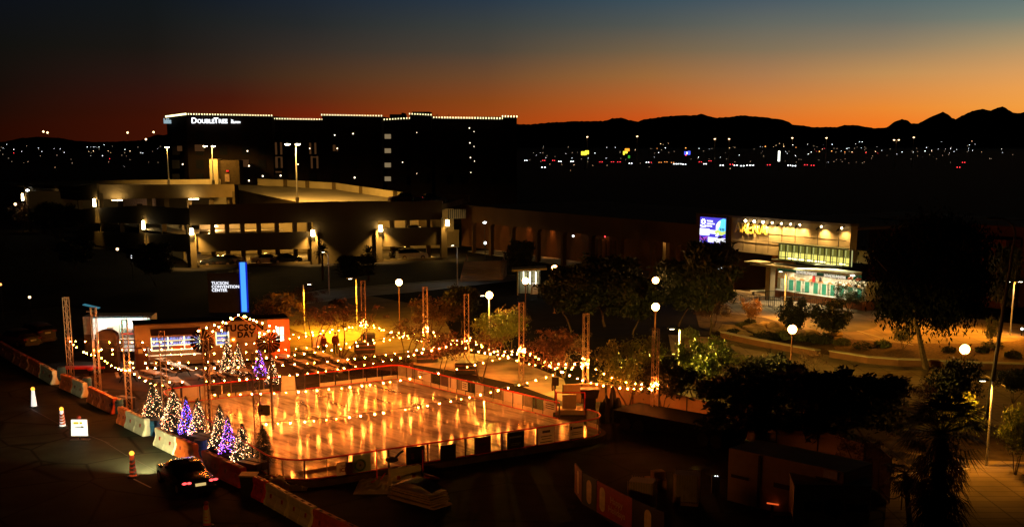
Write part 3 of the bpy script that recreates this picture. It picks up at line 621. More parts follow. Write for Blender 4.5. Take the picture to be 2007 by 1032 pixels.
text_into(seg_l, 'ARENA', (P.x,P.y,az_(1438,454,.2)), U3, Z3, 1.6, .06, bold=.015, space=1.0); seg_l.build('sign_letters', mat('gold_letters', (.62,.40,.05), .55), are, ao)
# clerestory window box
M_ygl = emi('clerestory_glow_upper', (.66,.62,.14), .26); M_ygl2 = emi('clerestory_glow', (1,.92,.24), 1.15); M_ytube = emi('clerestory_tube', (1,1,.62), 6)
cl = thing('glazed_box', 'glowing green yellow window box above the ticket counter', 'window box', (*ar(1525,.8),0)); clo = cl.location.copy()
def cseg(name, px0, px1, z0, z1, th, off, m): p, q = ar(px0, off), ar(px1, off); return MB().wall(p, q, z0, z1, th).build(name, m, cl, clo)
cseg('back_panel', 1527, 1664, 5.35, 6.15, -.1, .25, M_ygl); cseg('back_panel', 1527, 1664, 4.45, 5.34, -.1, .25, M_ygl2)
for a, b in ((1545,1560),(1566,1575),(1582,1592),(1598,1617),(1645,1658)):
    cseg('fluorescent_tube', a, b, 4.55, 4.68, -.1, .42, M_ytube)
xs = [1526+i*(1665-1526)/11 for i in range(12)]
M_fr = mat('window_frame', (.06,.07,.04), .5)
for x in xs:
    P = ar(x,1.0); MB().obox((P.x,P.y,5.3),(.07,.1,1.75), math.atan2(AU.y,AU.x)).build('mullion', M_fr, cl, clo)
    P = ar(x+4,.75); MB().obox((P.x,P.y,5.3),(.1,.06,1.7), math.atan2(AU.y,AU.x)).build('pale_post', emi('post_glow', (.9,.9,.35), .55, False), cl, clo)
for z in (4.42,4.74,5.36,6.15): cseg('glazing_bar', 1526, 1665, z, z+.06, -.1, 1.02, M_fr)
cseg('glass', 1526, 1665, 4.42, 6.2, -.015, .99, clearmat('clear_glass', (1,.98,.85)))
p, q = ar(1525,.1), ar(1666,.1); MB().prism([p, q, q+AN*1.1, p+AN*1.1], 6.21, 6.3).build('cap', M_fr, cl, clo); MB().prism([p, q, q+AN*1.1, p+AN*1.1], 4.3, 4.41).build('sill', M_fr, cl, clo)
p, q = ar(1527,.9), ar(1664,.9)
arealight(Vector((*ar(1595,1.3),4.35))-clo, Vector((*ar(1595,4),0))-clo, 900, (.95,.9,.45), 8, .4, cl)
# ticket office
tk = thing('ticket_office', 'ticket counter with teal windows under a snowy painted band', 'ticket office', (*ar(1525),0)); to = tk.location.copy()
def tseg(name, px0, px1, z0, z1, th, off, m): p, q = ar(px0, off), ar(px1, off); return MB().wall(p, q, z0, z1, th).build(name, m, tk, to)
M_teal = mat('teal_window', (.035,.21,.14), .35, var=.3, scale=2, emit=(.05,.75,.42), es=.10)
M_mur = mat('mural_white', (.74,.70,.64), .6); M_muro = mat('mural_orange', (.66,.30,.10), .6); M_brick = mat('brown_base', (.26,.12,.06), .8, var=.2, scale=2)
tseg('base_wall', 1524, 1698, .02, .95, -.3, .1, M_brick); tseg('base_ledge', 1524, 1698, .95, 1.02, -.5, .2, M_white)
tseg('body', 1525, 1699, 1.02, 2.95, .4, 0, mat('grey_green_wall', (.45,.55,.48), .6))
tseg('painted_band', 1525, 1700, 2.28, 3.0, .2, .14, M_mur)
rn = random.Random(3)
for i in range(9):
    px = 1530+i*18.5; p = ar(px,.16); q = ar(px+13,.16); m = ar(px+6.5,.16); h = rn.uniform(.2,.42)
    MB().face([(*p,2.30),(*q,2.30),(*(p.lerp(q,.72)),2.30+h*.6),(*m,2.30+h),(*(p.lerp(q,.25)),2.30+h*.75)]).build('painted_hill', M_muro, tk, to)
tseg('red_stripe_panel', 1594, 1599, 2.3, 2.95, -.05, .17, mat('red_paint', (.5,.02,.02), .5)); 
mk = MB(); P = ar(1607,.18); text_into(mk, 'B', (P.x,P.y,2.42), U3, Z3, .62, .01, bold=.03); mk.build('painted_mark', M_black, tk, to)
mk = MB(); P = ar(1546,.16)
for i in range(14): 
    px = 1558+i*2.1; p = ar(px,.17); mk.box((p.x-.03,p.y-.02,2.5),(p.x+.03,p.y+.02,2.85))
mk.build('painted_lettering', mat('pale_grey', (.5,.48,.42), .7), tk, to)
for i, px in enumerate((1532,1548,1562.5,1579.5,1596.5,1613,1630,1648,1665,1683)):
    wd = 9.5
    tseg('ticket_window', px-wd/2+5, px+wd/2+5, 1.08, 2.2, -.1, .1, M_teal if i else mat('white_poster', (.7,.75,.68), .5, emit=(.6,.7,.5), es=.12))
    for e in (px-wd/2+4.4, px+wd/2+5.4):
        P = ar(e,.16); MB().obox((P.x,P.y,1.64),(.1,.12,1.2), math.atan2(AU.y,AU.x)).build('window_post', M_white, tk, to)
    P = ar(px+6,.13); MB().obox((P.x,P.y,1.75),(.16,.06,.2), math.atan2(AU.y,AU.x)).build('speak_hole', M_white, tk, to)
P = ar(1576,.14); MB().obox((P.x,P.y,1.7),(.5,.04,.5), math.atan2(AU.y,AU.x)).build('notice', M_white, tk, to)
P = ar(1592.5,.16); MB().obox((P.x,P.y,1.45),(.42,.04,.8), math.atan2(AU.y,AU.x)).build('notice', M_white, tk, to)
tseg('upper_glass', 1525, 1690, 3.02, 3.62, -.1, -.6, mat('green_upper_glass', (.03,.10,.06), .2, emit=(.04,.2,.09), es=.12))
for px in (1536,1551,1566,1600,1616,1640,1656,1672,1684):
    P = ar(px,-.5); MB().obox((P.x,P.y,3.3),(.1,.08,.62), math.atan2(AU.y,AU.x)).build('glass_post', M_fr, tk, to)
sd = ar(1699.6,0); MB().wall(sd, sd-AN*3, .02, 2.95, .2).build('end_wall', M_mur, tk, to); MB().wall(sd+AN*.1+AU*.25, sd-AN*4+AU*.25, .02, .95, .4).build('end_base', M_brick, tk, to)
for x, lab in ((1561,'team name sign standing on the ticket office, left one'),(1616,'team name sign standing on the ticket office, right one')):
    P = ar(x,.2); rs = thing('team_sign', lab, 'sign', (P.x,P.y,3.0), group='team name signs')
    s = MB(); text_into(s, 'TUCSON', U3*.45+Z3*.42, U3, Z3, .30, .03, bold=.008); text_into(s, 'ROADRUNNERS', Z3*.04, U3, Z3, .42, .03, bold=.012); s.build('letters', mat('sign_white_lit', (.8,.8,.76), .5, emit=(.9,.9,.85), es=.35), rs)
    MB().wall(Vector((0,0))-AN*.05, AU*3.1-AN*.05, 0, .03, -.08).build('sign_rail', M_dark, rs)
for px in (1586,1652,1668,1684):
    P = ar(px,-.1); o = MB(); o.lathe([(.25,0),(.32,.12),(.3,.22),(.1,.3)], (0,0,0), 8); x = o.build('planter_ornament', mat('red_ornament', (.55,.09,.04), .6), loc=(P.x,P.y,3.0)); tag(x, f'red rounded ornament on the ticket office roof, {ORD[(1586,1652,1668,1684).index(px)]} from the left', 'ornament', 'red ornaments on the ticket office')
cn = thing('canopy', 'thin flat concrete canopy over the ticket counter on one square column', 'canopy', (*ar(1511,2.5),0)); cno = cn.location.copy()
p, q = ar(1507,-.3), ar(1692,-.3); MB().prism([p, q, q+AN*2.4, p+AN*2.9], 3.66, 3.9).build('roof_slab', mat('canopy_concrete', (.42,.36,.27), .8), cn, cno)
p, q = ar(1484,1), ar(1516,1); MB().prism([p, q, q+AN*2, p+AN*2], 3.92, 4.1).build('roof_slab', _M['canopy_concrete'], cn, cno)
P = ar(1511,2.2); MB().obox((P.x,P.y,1.84),(.75,.75,3.64), math.atan2(AU.y,AU.x)).build('column', M_arw, cn, cno)
for px, wt in ((1545,260),(1575,300),(1608,300),(1640,260),(1672,200)):
    P = ar(px,1.3); MB().obox((P.x,P.y,3.63),(.5,.12,.05), math.atan2(AU.y,AU.x)).build('canopy_lamp', emi('canopy_tube', (1,.9,.66), 14), cn, cno)
    spot(Vector((P.x,P.y,3.58))-cno, Vector((P.x,P.y,0))-cno+N3*.1, wt*1.5, (1,.82,.48), 150, .6, .15, cn)
# dark annex right of the ticket office
ann = thing('annex_building', 'dark reddish stepped building at the right edge behind the big tree', 'building', (*ar(1700,-3),0)); an = ann.location.copy()
p, q = ar(1664.5,-1.2), ar(1905,-1.2)
MB().wall(p, ar(1700,-1.2), 4.7, 6.0, 2).build('low_block', M_arw, ann, an); MB().wall(ar(1700,-16), ar(2150,-16), 0, 8.4, 10).build('main_block', mat('annex_wall', (.06,.015,.01), .85), ann, an)
MB().wall(ar(1915,-13), ar(1968,-13), 0, 7.2, 2.5).build('projecting_bay', mat('annex_red', (.09,.02,.012), .85), ann, an)
# LED screen
P0, P1 = ar(1370,.35), ar(1420,.35); zs0, zs1 = 5.35, 8.42; wv = (P1-P0).length
sc_ = thing('video_screen', 'square video screen glowing blue and white on the dark hall corner', 'screen', (P0.x,P0.y,0)); so = sc_.location.copy()
MB().wall(P0-AU*.1, P1+AU*.1, zs0-.1, zs1+.1, .25).build('cabinet', M_black, sc_, so)
eBl = emi('screen_blue', (.075,.055,.62), 1.25); eWh = emi('screen_white', (.9,.9,1), 1.9); eCy = emi('screen_cyan', (.12,.62,1), 1.5); ePk = emi('screen_pink', (.75,.08,.40), 1.1); eBk = emi('screen_dark', (.02,.02,.04), .3, False); eLm = emi('screen_lime', (.72,.85,.2), 1.1, False)
def sq(name, pts, d, m):
    mb = MB(); mb.face([Vector((P0.x,P0.y,0))+U3*(u*wv)+N3*d+Z3*(zs0+(zs1-zs0)*v) for u, v in pts]); return mb.build(name, m, sc_, so)
def rect(u0, v0, u1, v1): return [(u0,v0),(u1,v0),(u1,v1),(u0,v1)]
sq('screen_face', rect(0,0,1,1), .012, eBl)
sq('picture_bubble', [(1,.97),(.9,.99),(.78,.92),(.68,.83),(.63,.72),(.63,.5),(.8,.42),(1,.4)], .02, eCy); sq('picture_bubble', [(.63,.72),(.72,.86),(.8,.9),(.78,.7),(.7,.55),(.63,.5)], .026, eWh)
sq('picture_ground', [(.6,.5),(.72,.55),(.86,.48),(1,.52),(1,.42),(.86,.34),(.7,.36),(.57,.44)], .032, eLm)
for u in (.8,.86,.92): sq('picture_figure', rect(u,.52,u+.035,.62), .038, eBk)
sq('picture_figure', [(.62,.3),(.7,.28),(.75,.36),(.72,.46),(.68,.36),(.62,.34)], .038, eWh)
sq('caption_box', rect(0,.30,.38,.56), .02, eWh); sq('caption_box', rect(.385,.38,.70,.52), .02, eWh); sq('caption_box', rect(.33,.05,1,.24), .02, eWh)
sq('caption_mark', rect(.165,.42,.185,.46), .026, eBk)
for i in range(9): sq('caption_mark', rect(.52+i*.045,.08+(i%3)*.02,.545+i*.045,.14+(i%2)*.05), .026, eBk)
sq('pink_wave', [(0,.16),(.08,.12),(.16,.1),(.24,.13),(.31,.16),(.31,.19),(.24,.16),(.16,.13),(.08,.15),(0,.19)], .02, ePk); sq('pink_wave', [(0,.23),(.08,.19),(.16,.17),(.24,.2),(.31,.23),(.31,.26),(.24,.23),(.16,.2),(.08,.22),(0,.26)], .02, ePk)
sq('corner_mark', [(.01,.01),(.1,.01),(.1,.07),(.055,.09),(.01,.07)], .02, eWh)
sq('emblem', [(.01,.62),(.13,.6),(.25,.62),(.25,.71),(.13,.66),(.01,.71)], .02, eWh)
em_ = [(.13+.115*math.cos(a)*(1 if i%2 else .72), .82+.13*math.sin(a)*(1 if i%2 else .72)) for i, a in enumerate([k*math.pi/8 for k in range(16)])]
sq('emblem', em_, .02, eWh); sq('emblem_centre', [(.13,.76),(.17,.82),(.13,.88),(.09,.82)], .026, eBl)
tx = MB(); 
for i, wd_ in enumerate(('TUCSON','CONVENTION','CENTER')):
    text_into(tx, wd_, Vector((P0.x,P0.y,0))+U3*(.27*wv)+N3*.03+Z3*(zs0+(zs1-zs0)*(.83-.095*i)), U3, Z3, .26 if i != 1 else .21, .004, bold=.012)
tx.build('screen_text', eWh, sc_, so)
arealight(Vector((*ar(1395,.6),6.8))-so, Vector((*ar(1395,8),5))-so, 120, (.4,.4,1), 3, 3, sc_)
# bike racks, small lit sign, barriers by the ticket queue
for i, px in enumerate((1436,1443,1449)):
    P = ar(px,-2); k = MB(); k.path([Vector((0,0,0)),Vector((0,0,.6))]+[Vector((.35-.35*math.cos(a),0,.6+.3*math.sin(a))) for a in [j*math.pi/6 for j in range(1,6)]]+[Vector((.7,0,.6)),Vector((.7,0,0))], .035)
    tag(k.build('bike_rack', M_dark, loc=(P.x,P.y,.09)), f'dark hoop bicycle rack in the lit recess, {ORD[i]} from the left', 'bike rack', 'hoop bike racks')
P = G(1432,566); ks = thing('info_totem', 'pale upright slab beside the recess corner', 'totem', P); MB().obox((0,0,1.3),(1.2,.4,2.6), .3).build('slab', mat('totem_panel', (.30,.29,.22), .7), ks)
P = G(1409,590); ls = thing('lit_clock_sign', 'small sign of glowing white figures under the trees by the screen', 'sign', P); zz = D(1409,527,P.y).z
MB().box((-.08,-.05,0),(.08,.05,zz)).build('post', M_dark, ls); s = MB(); text_into(s, '5:46', (-.85,-.1,zz), (1,0,0), (0,0,1), .62, .02, bold=.01); s.build('figures', emi('clock_white', (.9,.95,1), 2.2), ls); MB().box((-.95,-.05,zz-.15),(.95,.05,zz+.6)).build('sign_case', M_black, ls)
def crowd_barrier(px, py, rz, label, ln=2.2):
    t = thing('crowd_barrier', label, 'barrier', G(px,py,.012), rz, 'steel crowd barriers at the ticket queue')
    f = MB(); f.path([(-ln/2,0,.12),(ln/2,0,.12),(ln/2,0,1.1),(-ln/2,0,1.1),(-ln/2,0,.12)], .03); f.build('frame', M_dark, t)
    f = MB()
    for i in range(1, 11): f.bar((-ln/2+ln*i/11,0,.12),(-ln/2+ln*i/11,0,1.1),.012,n=4)
    f.build('bars', M_dark, t)
    for s in (-.7,.7): MB().bar((s,-.35,.03),(s,.35,.03),.03,n=4).build('foot', M_dark, t)
    return t
for i, (px, py, rz, lb) in enumerate([(1447,596,-.95,'leftmost steel crowd barrier on the plaza'),(1470,597,.2,'steel crowd barrier next to the leftmost one'),(1497,601,.1,'steel crowd barrier before the orange leaved tree'),(1527,603,-.05,'steel crowd barrier left of the lamp pole'),(1520,590,-.2,'steel crowd barrier in the back of the queue'),(1556,602,-.1,'steel crowd barrier right of the lamp pole'),(1590,604,-.1,'rightmost steel crowd barrier near the dark round tree'),(1577,592,-.15,'steel crowd barrier closest to the brown counter base')]):
    crowd_barrier(px, py, rz, lb)
for i, (px,py,lab) in enumerate([(1497,577,'low pale bench at the entrance recess'),(1578,586,'low pale bench in front of the ticket windows')]):
    t = thing('bench', lab, 'bench', G(px,py,.012), -.35 if i else .35); MB().box((-1.7,-.2,.42),(1.7,.2,.5)).build('seat', M_white, t)
    for s in (-1.4,1.4): MB().box((s-.05,-.18,0),(s+.05,.18,.42)).build('leg', M_dark, t)
# kiosk, stairs, low walls
kp = G(1037,576); kq = thing('kiosk', 'small glass pavilion with flat overhanging roof and white light tubes', 'kiosk', kp)
zt = D(1037,528,kp.y).z
MB().hexa([(-2.0,-1.4,zt-.1),(2.0,-1.4,zt+.1),(2.0,1.6,zt+.1),(-2.0,1.6,zt-.1),(-2.0,-1.4,zt+.12),(2.0,-1.4,zt+.32),(2.0,1.6,zt+.32),(-2.0,1.6,zt+.12)]).build('roof', mat('kiosk_roof', (.5,.46,.33), .7), kq)
MB().box((-1.4,.8,0),(1.3,1.0,zt-.12)).build('back_wall', mat('kiosk_wall', (.3,.3,.2), .7), kq); MB().box((-1.4,-.9,0),(-1.25,.79,zt-.12)).build('side_wall', _M['kiosk_wall'], kq)
for x in (-1.1,-.2,.3,1.2): MB().bar((x,-1.0,0),(x,-1.0,zt-.1),.05).build('post', M_dark, kq)
ETB = emi('kiosk_tube', (1,.95,.75), 7)
for x in (-.65,.1,.75): MB().bar((x,-.4,zt-1.6),(x,-.4,zt-.2),.045).build('light_tube', ETB, kq)
MB().box((.2,-.2,0),(1.0,.4,1.3)).build('machine', M_white, kq)
point((0,-.2,zt-.9), 25, (1,.93,.65), .2, kq)
st = thing('stairway', 'wide concrete stairs climbing beside the parking garage', 'stairs', G(925,560)); sto = st.location.copy()
s0 = V2(G(900,552)); s1 = V2(G(985,548)); bk = Vector((.1,1))
stp = MB()
for i in range(12):
    p, q = s0+bk*(i*.42), s1+bk*(i*.42); stp.prism([p, q, q+bk*.42, p+bk*.42], 0, .17*(i+1))
stp.build('steps', M_conc, st, sto)
for s in (s0+Vector((.3,0)), s1-Vector((.3,0))):
    h = MB(); h.path([(s.x,s.y,0),(s.x,s.y,1.0),(s.x+.5,s.y+5,3.0),(s.x+.5,s.y+5,2.0)], .04); h.build('handrail', M_alu, st, sto)
def lowwall(name, label, px, h, th, m=M_conc):
    pts = [V2(G(x,y)) for x,y in px]; t = thing(name, label, 'wall', (*pts[0],0)); o = t.location.copy()
    mb = MB()
    for a, b in zip(pts, pts[1:]): mb.wall(a, b, 0, h, th)
    mb.build('wall_body', m, t, o); mb = MB()
    for a, b in zip(pts, pts[1:]):
        d = (b-a).normalized(); n = Vector((-d.y,d.x)); mb.wall(a-n*.06-d*.02, b-n*.06+d*.02, h+.002, h+.09, th+.12)
    mb.build('coping', M_conc, t, o); return t
M_seat = mat('seat_wall', (.15,.075,.045), .8, var=.2, scale=1)
lowwall('seat_wall', 'long low brown seat wall edging the boulder bed', [(1412,662),(1480,677),(1550,690),(1600,699)], .5, .4, M_seat)
lowwall('seat_wall', 'low dark curved wall in front of the gravel bed on the right', [(1625,700),(1700,712),(1760,717),(1830,719),(1920,724),(2030,727)], .5, .4, M_seat)
# boulders of the bed
M_rock = mat('sandstone_rock', (.30,.21,.14), .9, var=.35, scale=2, bump=.5); rb = random.Random(8)
for i, (px,py,s,lab) in enumerate([(1428,647,.9,'rust brown boulder at the left end of the bed'),(1445,650,.7,'flat tan boulder beside the rust brown one'),(1478,645,1.0,'pale ridged boulder in the middle of the bed'),(1492,651,.8,'low reddish boulder in the middle of the bed'),(1521,645,1.2,'pale pointed boulder standing highest in the bed'),(1512,656,.7,'small dark boulder before the pointed one'),(1460,657,.7,'tan boulder nearest the seat wall'),(1590,652,.6,'rounded boulder below the dark round tree'),(1499,636,.6,'small boulder under the orange leaved tree'),(1636,655,.55,'small glowing boulder right of the dark round tree')]):
    bm = bmesh.new(); bmesh.ops.create_icosphere(bm, subdivisions=2, radius=s)
    for v in bm.verts:
        v.co *= rb.uniform(.72,1.15); v.co.z *= .62; v.co.x *= 1.3; v.co.z = max(v.co.z, -.25*s)
    me = bpy.data.meshes.new('boulder'); bm.to_mesh(me); bm.free(); me.materials.append(M_rock)
    tag(inst(me, 'boulder', None, G(px,py,.15), (0,0,rb.uniform(0,6))), lab, 'boulder', 'boulders of the plaza bed')
# ================================================================ MONUMENT SIGN
P = G(480,612); py_ = thing('monument_sign', 'tall glowing blue blade beside a dark sign slab with white letters', 'sign', P)
zt = D(480,514,P.y).z; MB().box((-.27,-.2,.1),(.27,.2,zt)).build('light_blade', emi('blade_blue', (.07,.36,1.0), 1.25), py_); 
for s in (-.36,.27): MB().box((s,-.22,.05),(s+.09,.22,zt+.02)).build('blade_edge', emi('blade_edge_blue', (.01,.03,.75), .7, False), py_)
xa = D(407,560,P.y).x-P.x; z0 = D(440,603,P.y).z; z1 = D(440,535,P.y).z
MB().box((xa,.0,0),(-.45,.5,z1)).build('sign_slab', mat('sign_slab_dark', (.03,.02,.018), .6), py_)
s = MB()
for i, t_ in enumerate(('TUCSON','CONVENTION','CENTER')): text_into(s, t_, (D(415,560,P.y).x-P.x,-.06,D(440,557+i*6.9,P.y).z), (1,0,0), (0,0,1), .415, .03, bold=.006, space=1.04)
s.build('sign_letters', emi('sign_letter_white', (.9,.92,1), 1.35), py_)
# ================================================================ ICE RINK
IZ = .35; RZ = 1.38
def rk(x, y): return V2(G(x, y, RZ))
BL, BR, FRr, FL = rk(310,763), rk(780,714), rk(1207,815), rk(553,909)
def rounded(poly, rs, n=6):
    out_ = []; k = len(poly)
    for i, p in enumerate(poly):
        r = rs[i]; a = (poly[i-1]-p).normalized(); b = (poly[(i+1)%k]-p).normalized()
        if r == 0: out_.append(p); continue
        h = math.acos(max(-1, min(1, a.dot(b))))/2; t = r/math.tan(h); c = p+(a+b).normalized()*(r/math.sin(h))
        p0 = p+a*t-c; p1 = p+b*t-c; a0 = math.atan2(p0.y,p0.x); a1 = math.atan2(p1.y,p1.x); d = (a1-a0+math.pi)%(2*math.pi)-math.pi
        for j in range(n+1):
            q = a0+d*j/n; out_.append(c+Vector((math.cos(q),math.sin(q)))*r)
    return out_
RPOLY = rounded([BL, BR, FRr, FL], [1.5, .6, 1.7, 2.2])
RC = (BL+BR+FRr+FL)/4
rink = thing('ice_rink', 'outdoor ice rink glowing orange under strings of bulbs', 'ice rink', (RC.x,RC.y,0)); ro = rink.location.copy()
def grow(poly, d):
    k = len(poly); o = []
    for i, p in enumerate(poly):
        a = (p-poly[i-1]).normalized(); b = (poly[(i+1)%k]-p).normalized(); n = Vector((a.y+b.y, -(a.x+b.x))).normalized(); o.append(p-n*d)
    return o
if (grow(RPOLY,1)[0]-RC).length < (RPOLY[0]-RC).length: _g = grow; grow = lambda p, d: _g(p, -d)
MB().prism(grow(RPOLY,.32), .0, IZ-.02).build('platform', mat('platform_skirt', (.10,.065,.045), .8, var=.3, scale=2), rink, ro)
# ice: wet film with streaks running along the long side, scratches and slush
mi = bpy.data.materials.new('wet_ice'); mi.use_nodes = True; nt = mi.node_tree; b = nt.nodes['Principled BSDF']; N = nt.nodes.new; L = nt.links.new
tc = N('ShaderNodeTexCoord'); mp = N('ShaderNodeMapping'); mp.inputs['Scale'].default_value = (.22,1.1,1); L(tc.outputs['Object'], mp.inputs['Vector'])
n1 = N('ShaderNodeTexNoise'); n1.inputs['Scale'].default_value = 1; n1.inputs['Detail'].default_value = 5; n1.inputs['Roughness'].default_value = .6; L(mp.outputs[0], n1.inputs['Vector'])
n2 = N('ShaderNodeTexNoise'); n2.inputs['Scale'].default_value = 2.2; n2.inputs['Detail'].default_value = 4; L(tc.outputs['Object'], n2.inputs['Vector'])
r1 = N('ShaderNodeValToRGB'); r1.color_ramp.elements[0].position = .38; r1.color_ramp.elements[1].position = .56
r1.color_ramp.elements[0].color = (.20,.18,.16,1); r1.color_ramp.elements[1].color = (.60,.61,.62,1); L(n1.outputs['Fac'], r1.inputs['Fac'])
mx = N('ShaderNodeMix'); mx.data_type = 'RGBA'; mx.blend_type = 'MULTIPLY'; mx.inputs['Factor'].default_value = .3; L(r1.outputs['Color'], mx.inputs['A']); L(n2.outputs['Fac'], mx.inputs['B']); L(mx.outputs['Result'], b.inputs['Base Color'])
r2 = N('ShaderNodeMapRange'); r2.inputs[1].default_value = .35; r2.inputs[2].default_value = .65; r2.inputs[3].default_value = .16; r2.inputs[4].default_value = .21; L(n2.outputs['Fac'], r2.inputs[0]); L(r2.outputs[0], b.inputs['Roughness'])
r3 = N('ShaderNodeMapRange'); r3.inputs[1].default_value = .3; r3.inputs[2].default_value = .7; r3.inputs[3].default_value = .55; r3.inputs[4].default_value = 1; L(n2.outputs['Fac'], r3.inputs[0])
b.inputs['IOR'].default_value = 1.55
e1 = (FRr-BR).normalized(); ang = math.atan2(e1.y, e1.x)
Mi = Matrix.Rotation(-ang, 2)
im = MB(); im.face([(*(Mi@(p-RC)), 0) for p in RPOLY]); ice = im.build('ice_sheet', mi, rink); ice.location = (0,0,IZ); ice.rotation_euler = (0,0,ang)
# boards
N_ = len(RPOLY)
def along(poly, closed=True):
    seg_ = []; acc = 0
    for i in range(len(poly)):
        a, b_ = poly[i], poly[(i+1)%len(poly)]; l = (b_-a).length; seg_.append((acc,a,b_,l)); acc += l
    return seg_, acc
SEG, TOT = along(RPOLY)
def at_len(s):
    s %= TOT
    for acc, a, b_, l in SEG:
        if s <= acc+l+1e-9: return a+(b_-a)*((s-acc)/l), (b_-a).normalized()
M_rail = mat('red_rail', (.75,.03,.015), .4, var=.1); M_kick = mat('kick_plate', (.72,.66,.5), .5, var=.08); M_post = mat('dark_post', (.05,.025,.02), .5)
M_plexi = clearmat('clear_panel', (.93,.95,.93), .04); M_frost = mat('white_board', (.72,.70,.66), .45, var=.06)
def nearest_len(p):
    best = None
    for acc, a, b_, l in SEG:
        t = max(0, min(1, (p-a).dot(b_-a)/l/l)); q = a+(b_-a)*t; d = (p-q).length
        if best is None or d < best[0]: best = (d, acc+t*l)
    return best[1]
g0, g1 = nearest_len(rk(1090,790)), nearest_len(rk(1138,804))           # the open gate
h0, h1 = nearest_len(rk(545,737)), nearest_len(rk(592,731))
if g0 > g1: g0, g1 = g1, g0
if h0 > h1: h0, h1 = h1, h0
def spans(cut):
    pts = sorted([0, TOT]+[x for c in cut for x in c]); return [(a, b_) for a, b_ in zip(pts, pts[1:]) if not any(abs(a-c[0]) < 1e-6 for c in cut)]
brd = thing('rink_boards', 'rink railing of clear panels and posts under a red top rail', 'rink boards', (RC.x,RC.y,0)); bo = brd.location.copy()
for (a, b_) in spans([(g0,g1),(h0,h1)]):
    n = max(2, int((b_-a)/.6)); pts = [at_len(a+(b_-a)*i/n)[0] if i < n else at_len(b_-1e-4)[0] for i in range(n+1)]
    mb = MB(); mb.path([Vector((p.x,p.y,RZ)) for p in pts], .045, 6); mb.build('top_rail', M_rail, brd, bo)
    mb = MB(); mb.path([Vector((p.x,p.y,IZ+.02)) for p in pts], .03, 5); mb.build('bottom_rail', M_rail, brd, bo)
    k = MB(); big = max(2, int((b_-a)/2.2))
    for i in range(big+1):
        p, d = at_len(min(a+(b_-a)*i/big, b_-1e-3)); MB().obox((p.x,p.y,(IZ+RZ)/2-.02),(.07,.07,RZ-IZ-.05), math.atan2(d.y,d.x)).build('post', M_post, brd, bo)
        if i < big:
            p2, d2 = at_len(a+(b_-a)*(i+.5)/big); MB().obox((p2.x,p2.y,(IZ+RZ)/2-.02),(.035,.035,RZ-IZ-.06), math.atan2(d2.y,d2.x)).build('mid_post', M_alu, brd, bo)
S_BL, S_BR, S_FR, S_FL = (nearest_len(x) for x in (BL, BR, FRr, FL))
def panel(name, s0, s1, z0, z1, m, off=0.0, th=.025, root=brd, org=None):
    p, d = at_len(s0); q, _ = at_len(s1); n = Vector((-d.y,d.x)); c = (p+q)/2
    if (c+n-RC).length < (c-RC).length: n = -n
    return MB().obox(((c+n*off).x,(c+n*off).y,(z0+z1)/2), ((q-p).length, th, z1-z0), math.atan2((q-p).y,(q-p).x)).build(name, m, root, org if org is not None else bo)
# kick plates and infill along back and right sides
def fillside(s0, s1, step, pat):
    n = int(abs(s1-s0)/step)
    for i in range(n):
        a = s0+(s1-s0)*i/n+.05; b_ = s0+(s1-s0)*(i+1)/n-.05
        if any(min(a,b_) < c[1] and max(a,b_) > c[0] for c in ((g0,g1),(h0,h1))): continue
        panel('kick_plate', a, b_, IZ+.05, IZ+.30, M_kick, -.03)
        k = pat[i % len(pat)]
        if k == 'w': panel('solid_panel', a, b_, IZ+.31, RZ-.06, M_frost)
        elif k == 'c': panel('clear_panel', a, b_, IZ+.31, RZ-.06, M_plexi)
        elif k == 'g': panel('solid_panel', a, b_, IZ+.31, RZ-.06, _M.get('grey_panel') or mat('grey_panel', (.22,.22,.17), .5))
        elif k == 'd': panel('solid_panel', a, b_, IZ+.31, RZ-.06, _M.get('dark_panel') or mat('dark_panel', (.06,.035,.025), .5))
fillside(S_BL, S_BR, 1.15, 'wwwcccccccccccccwwwwww' if True else '')
fillside(S_BR, S_FR, .95, 'gggwcdwgcwggwwgcwdcwgcdwgw')
fs = nearest_len(rk(575,901)), nearest_len(rk(1180,819))
nfp = 14
for i in range(nfp):
    a = fs[0]+(fs[1]-fs[0])*i/nfp; b_ = fs[0]+(fs[1]-fs[0])*(i+1)/nfp; panel('clear_panel', a, b_, IZ+.06, RZ-.06, M_plexi)
# banners hung on the outside of the front railing
def translucent(name, col):
    m = mat(name, col, .6, var=.08); nt = m.node_tree; b = nt.nodes['Principled BSDF']; o = [n for n in nt.nodes if n.type == 'OUTPUT_MATERIAL'][0]
    tr = nt.nodes.new('ShaderNodeBsdfTranslucent'); tr.inputs['Color'].default_value = tuple(col)+(1,); mx = nt.nodes.new('ShaderNodeMixShader'); mx.inputs[0].default_value = .6
    nt.links.new(b.outputs[0], mx.inputs[1]); nt.links.new(tr.outputs[0], mx.inputs[2]); nt.links.new(mx.outputs[0], o.inputs['Surface']); return m
def banner(px0, px1, m, label, z0=IZ+.05, z1=RZ-.05, marks=None, tilt=0):
    s0, s1 = nearest_len(rk(px0, 879-.143*(px0-760))), nearest_len(rk(px1, 879-.143*(px1-760)))
    p, d = at_len((s0+s1)/2); t = thing('banner', label, 'banner', (p.x,p.y,z0)); n = Vector((-d.y,d.x)); 
    if (p+n-RC).length < (p-RC).length: n = -n
    wd = abs(s1-s0); u = Vector((d.x,d.y,0)); u = u if u.x > 0 else -u; nn = Vector((n.x,n.y,0)); hh = z1-z0
    MB().obox(nn*.09+Vector((0,0,hh/2)), (wd,.02,hh), math.atan2(u.y,u.x)).build('cloth', m, t)
    if marks: marks(t, u, nn*.115-u*wd/2, wd, hh)
    return t
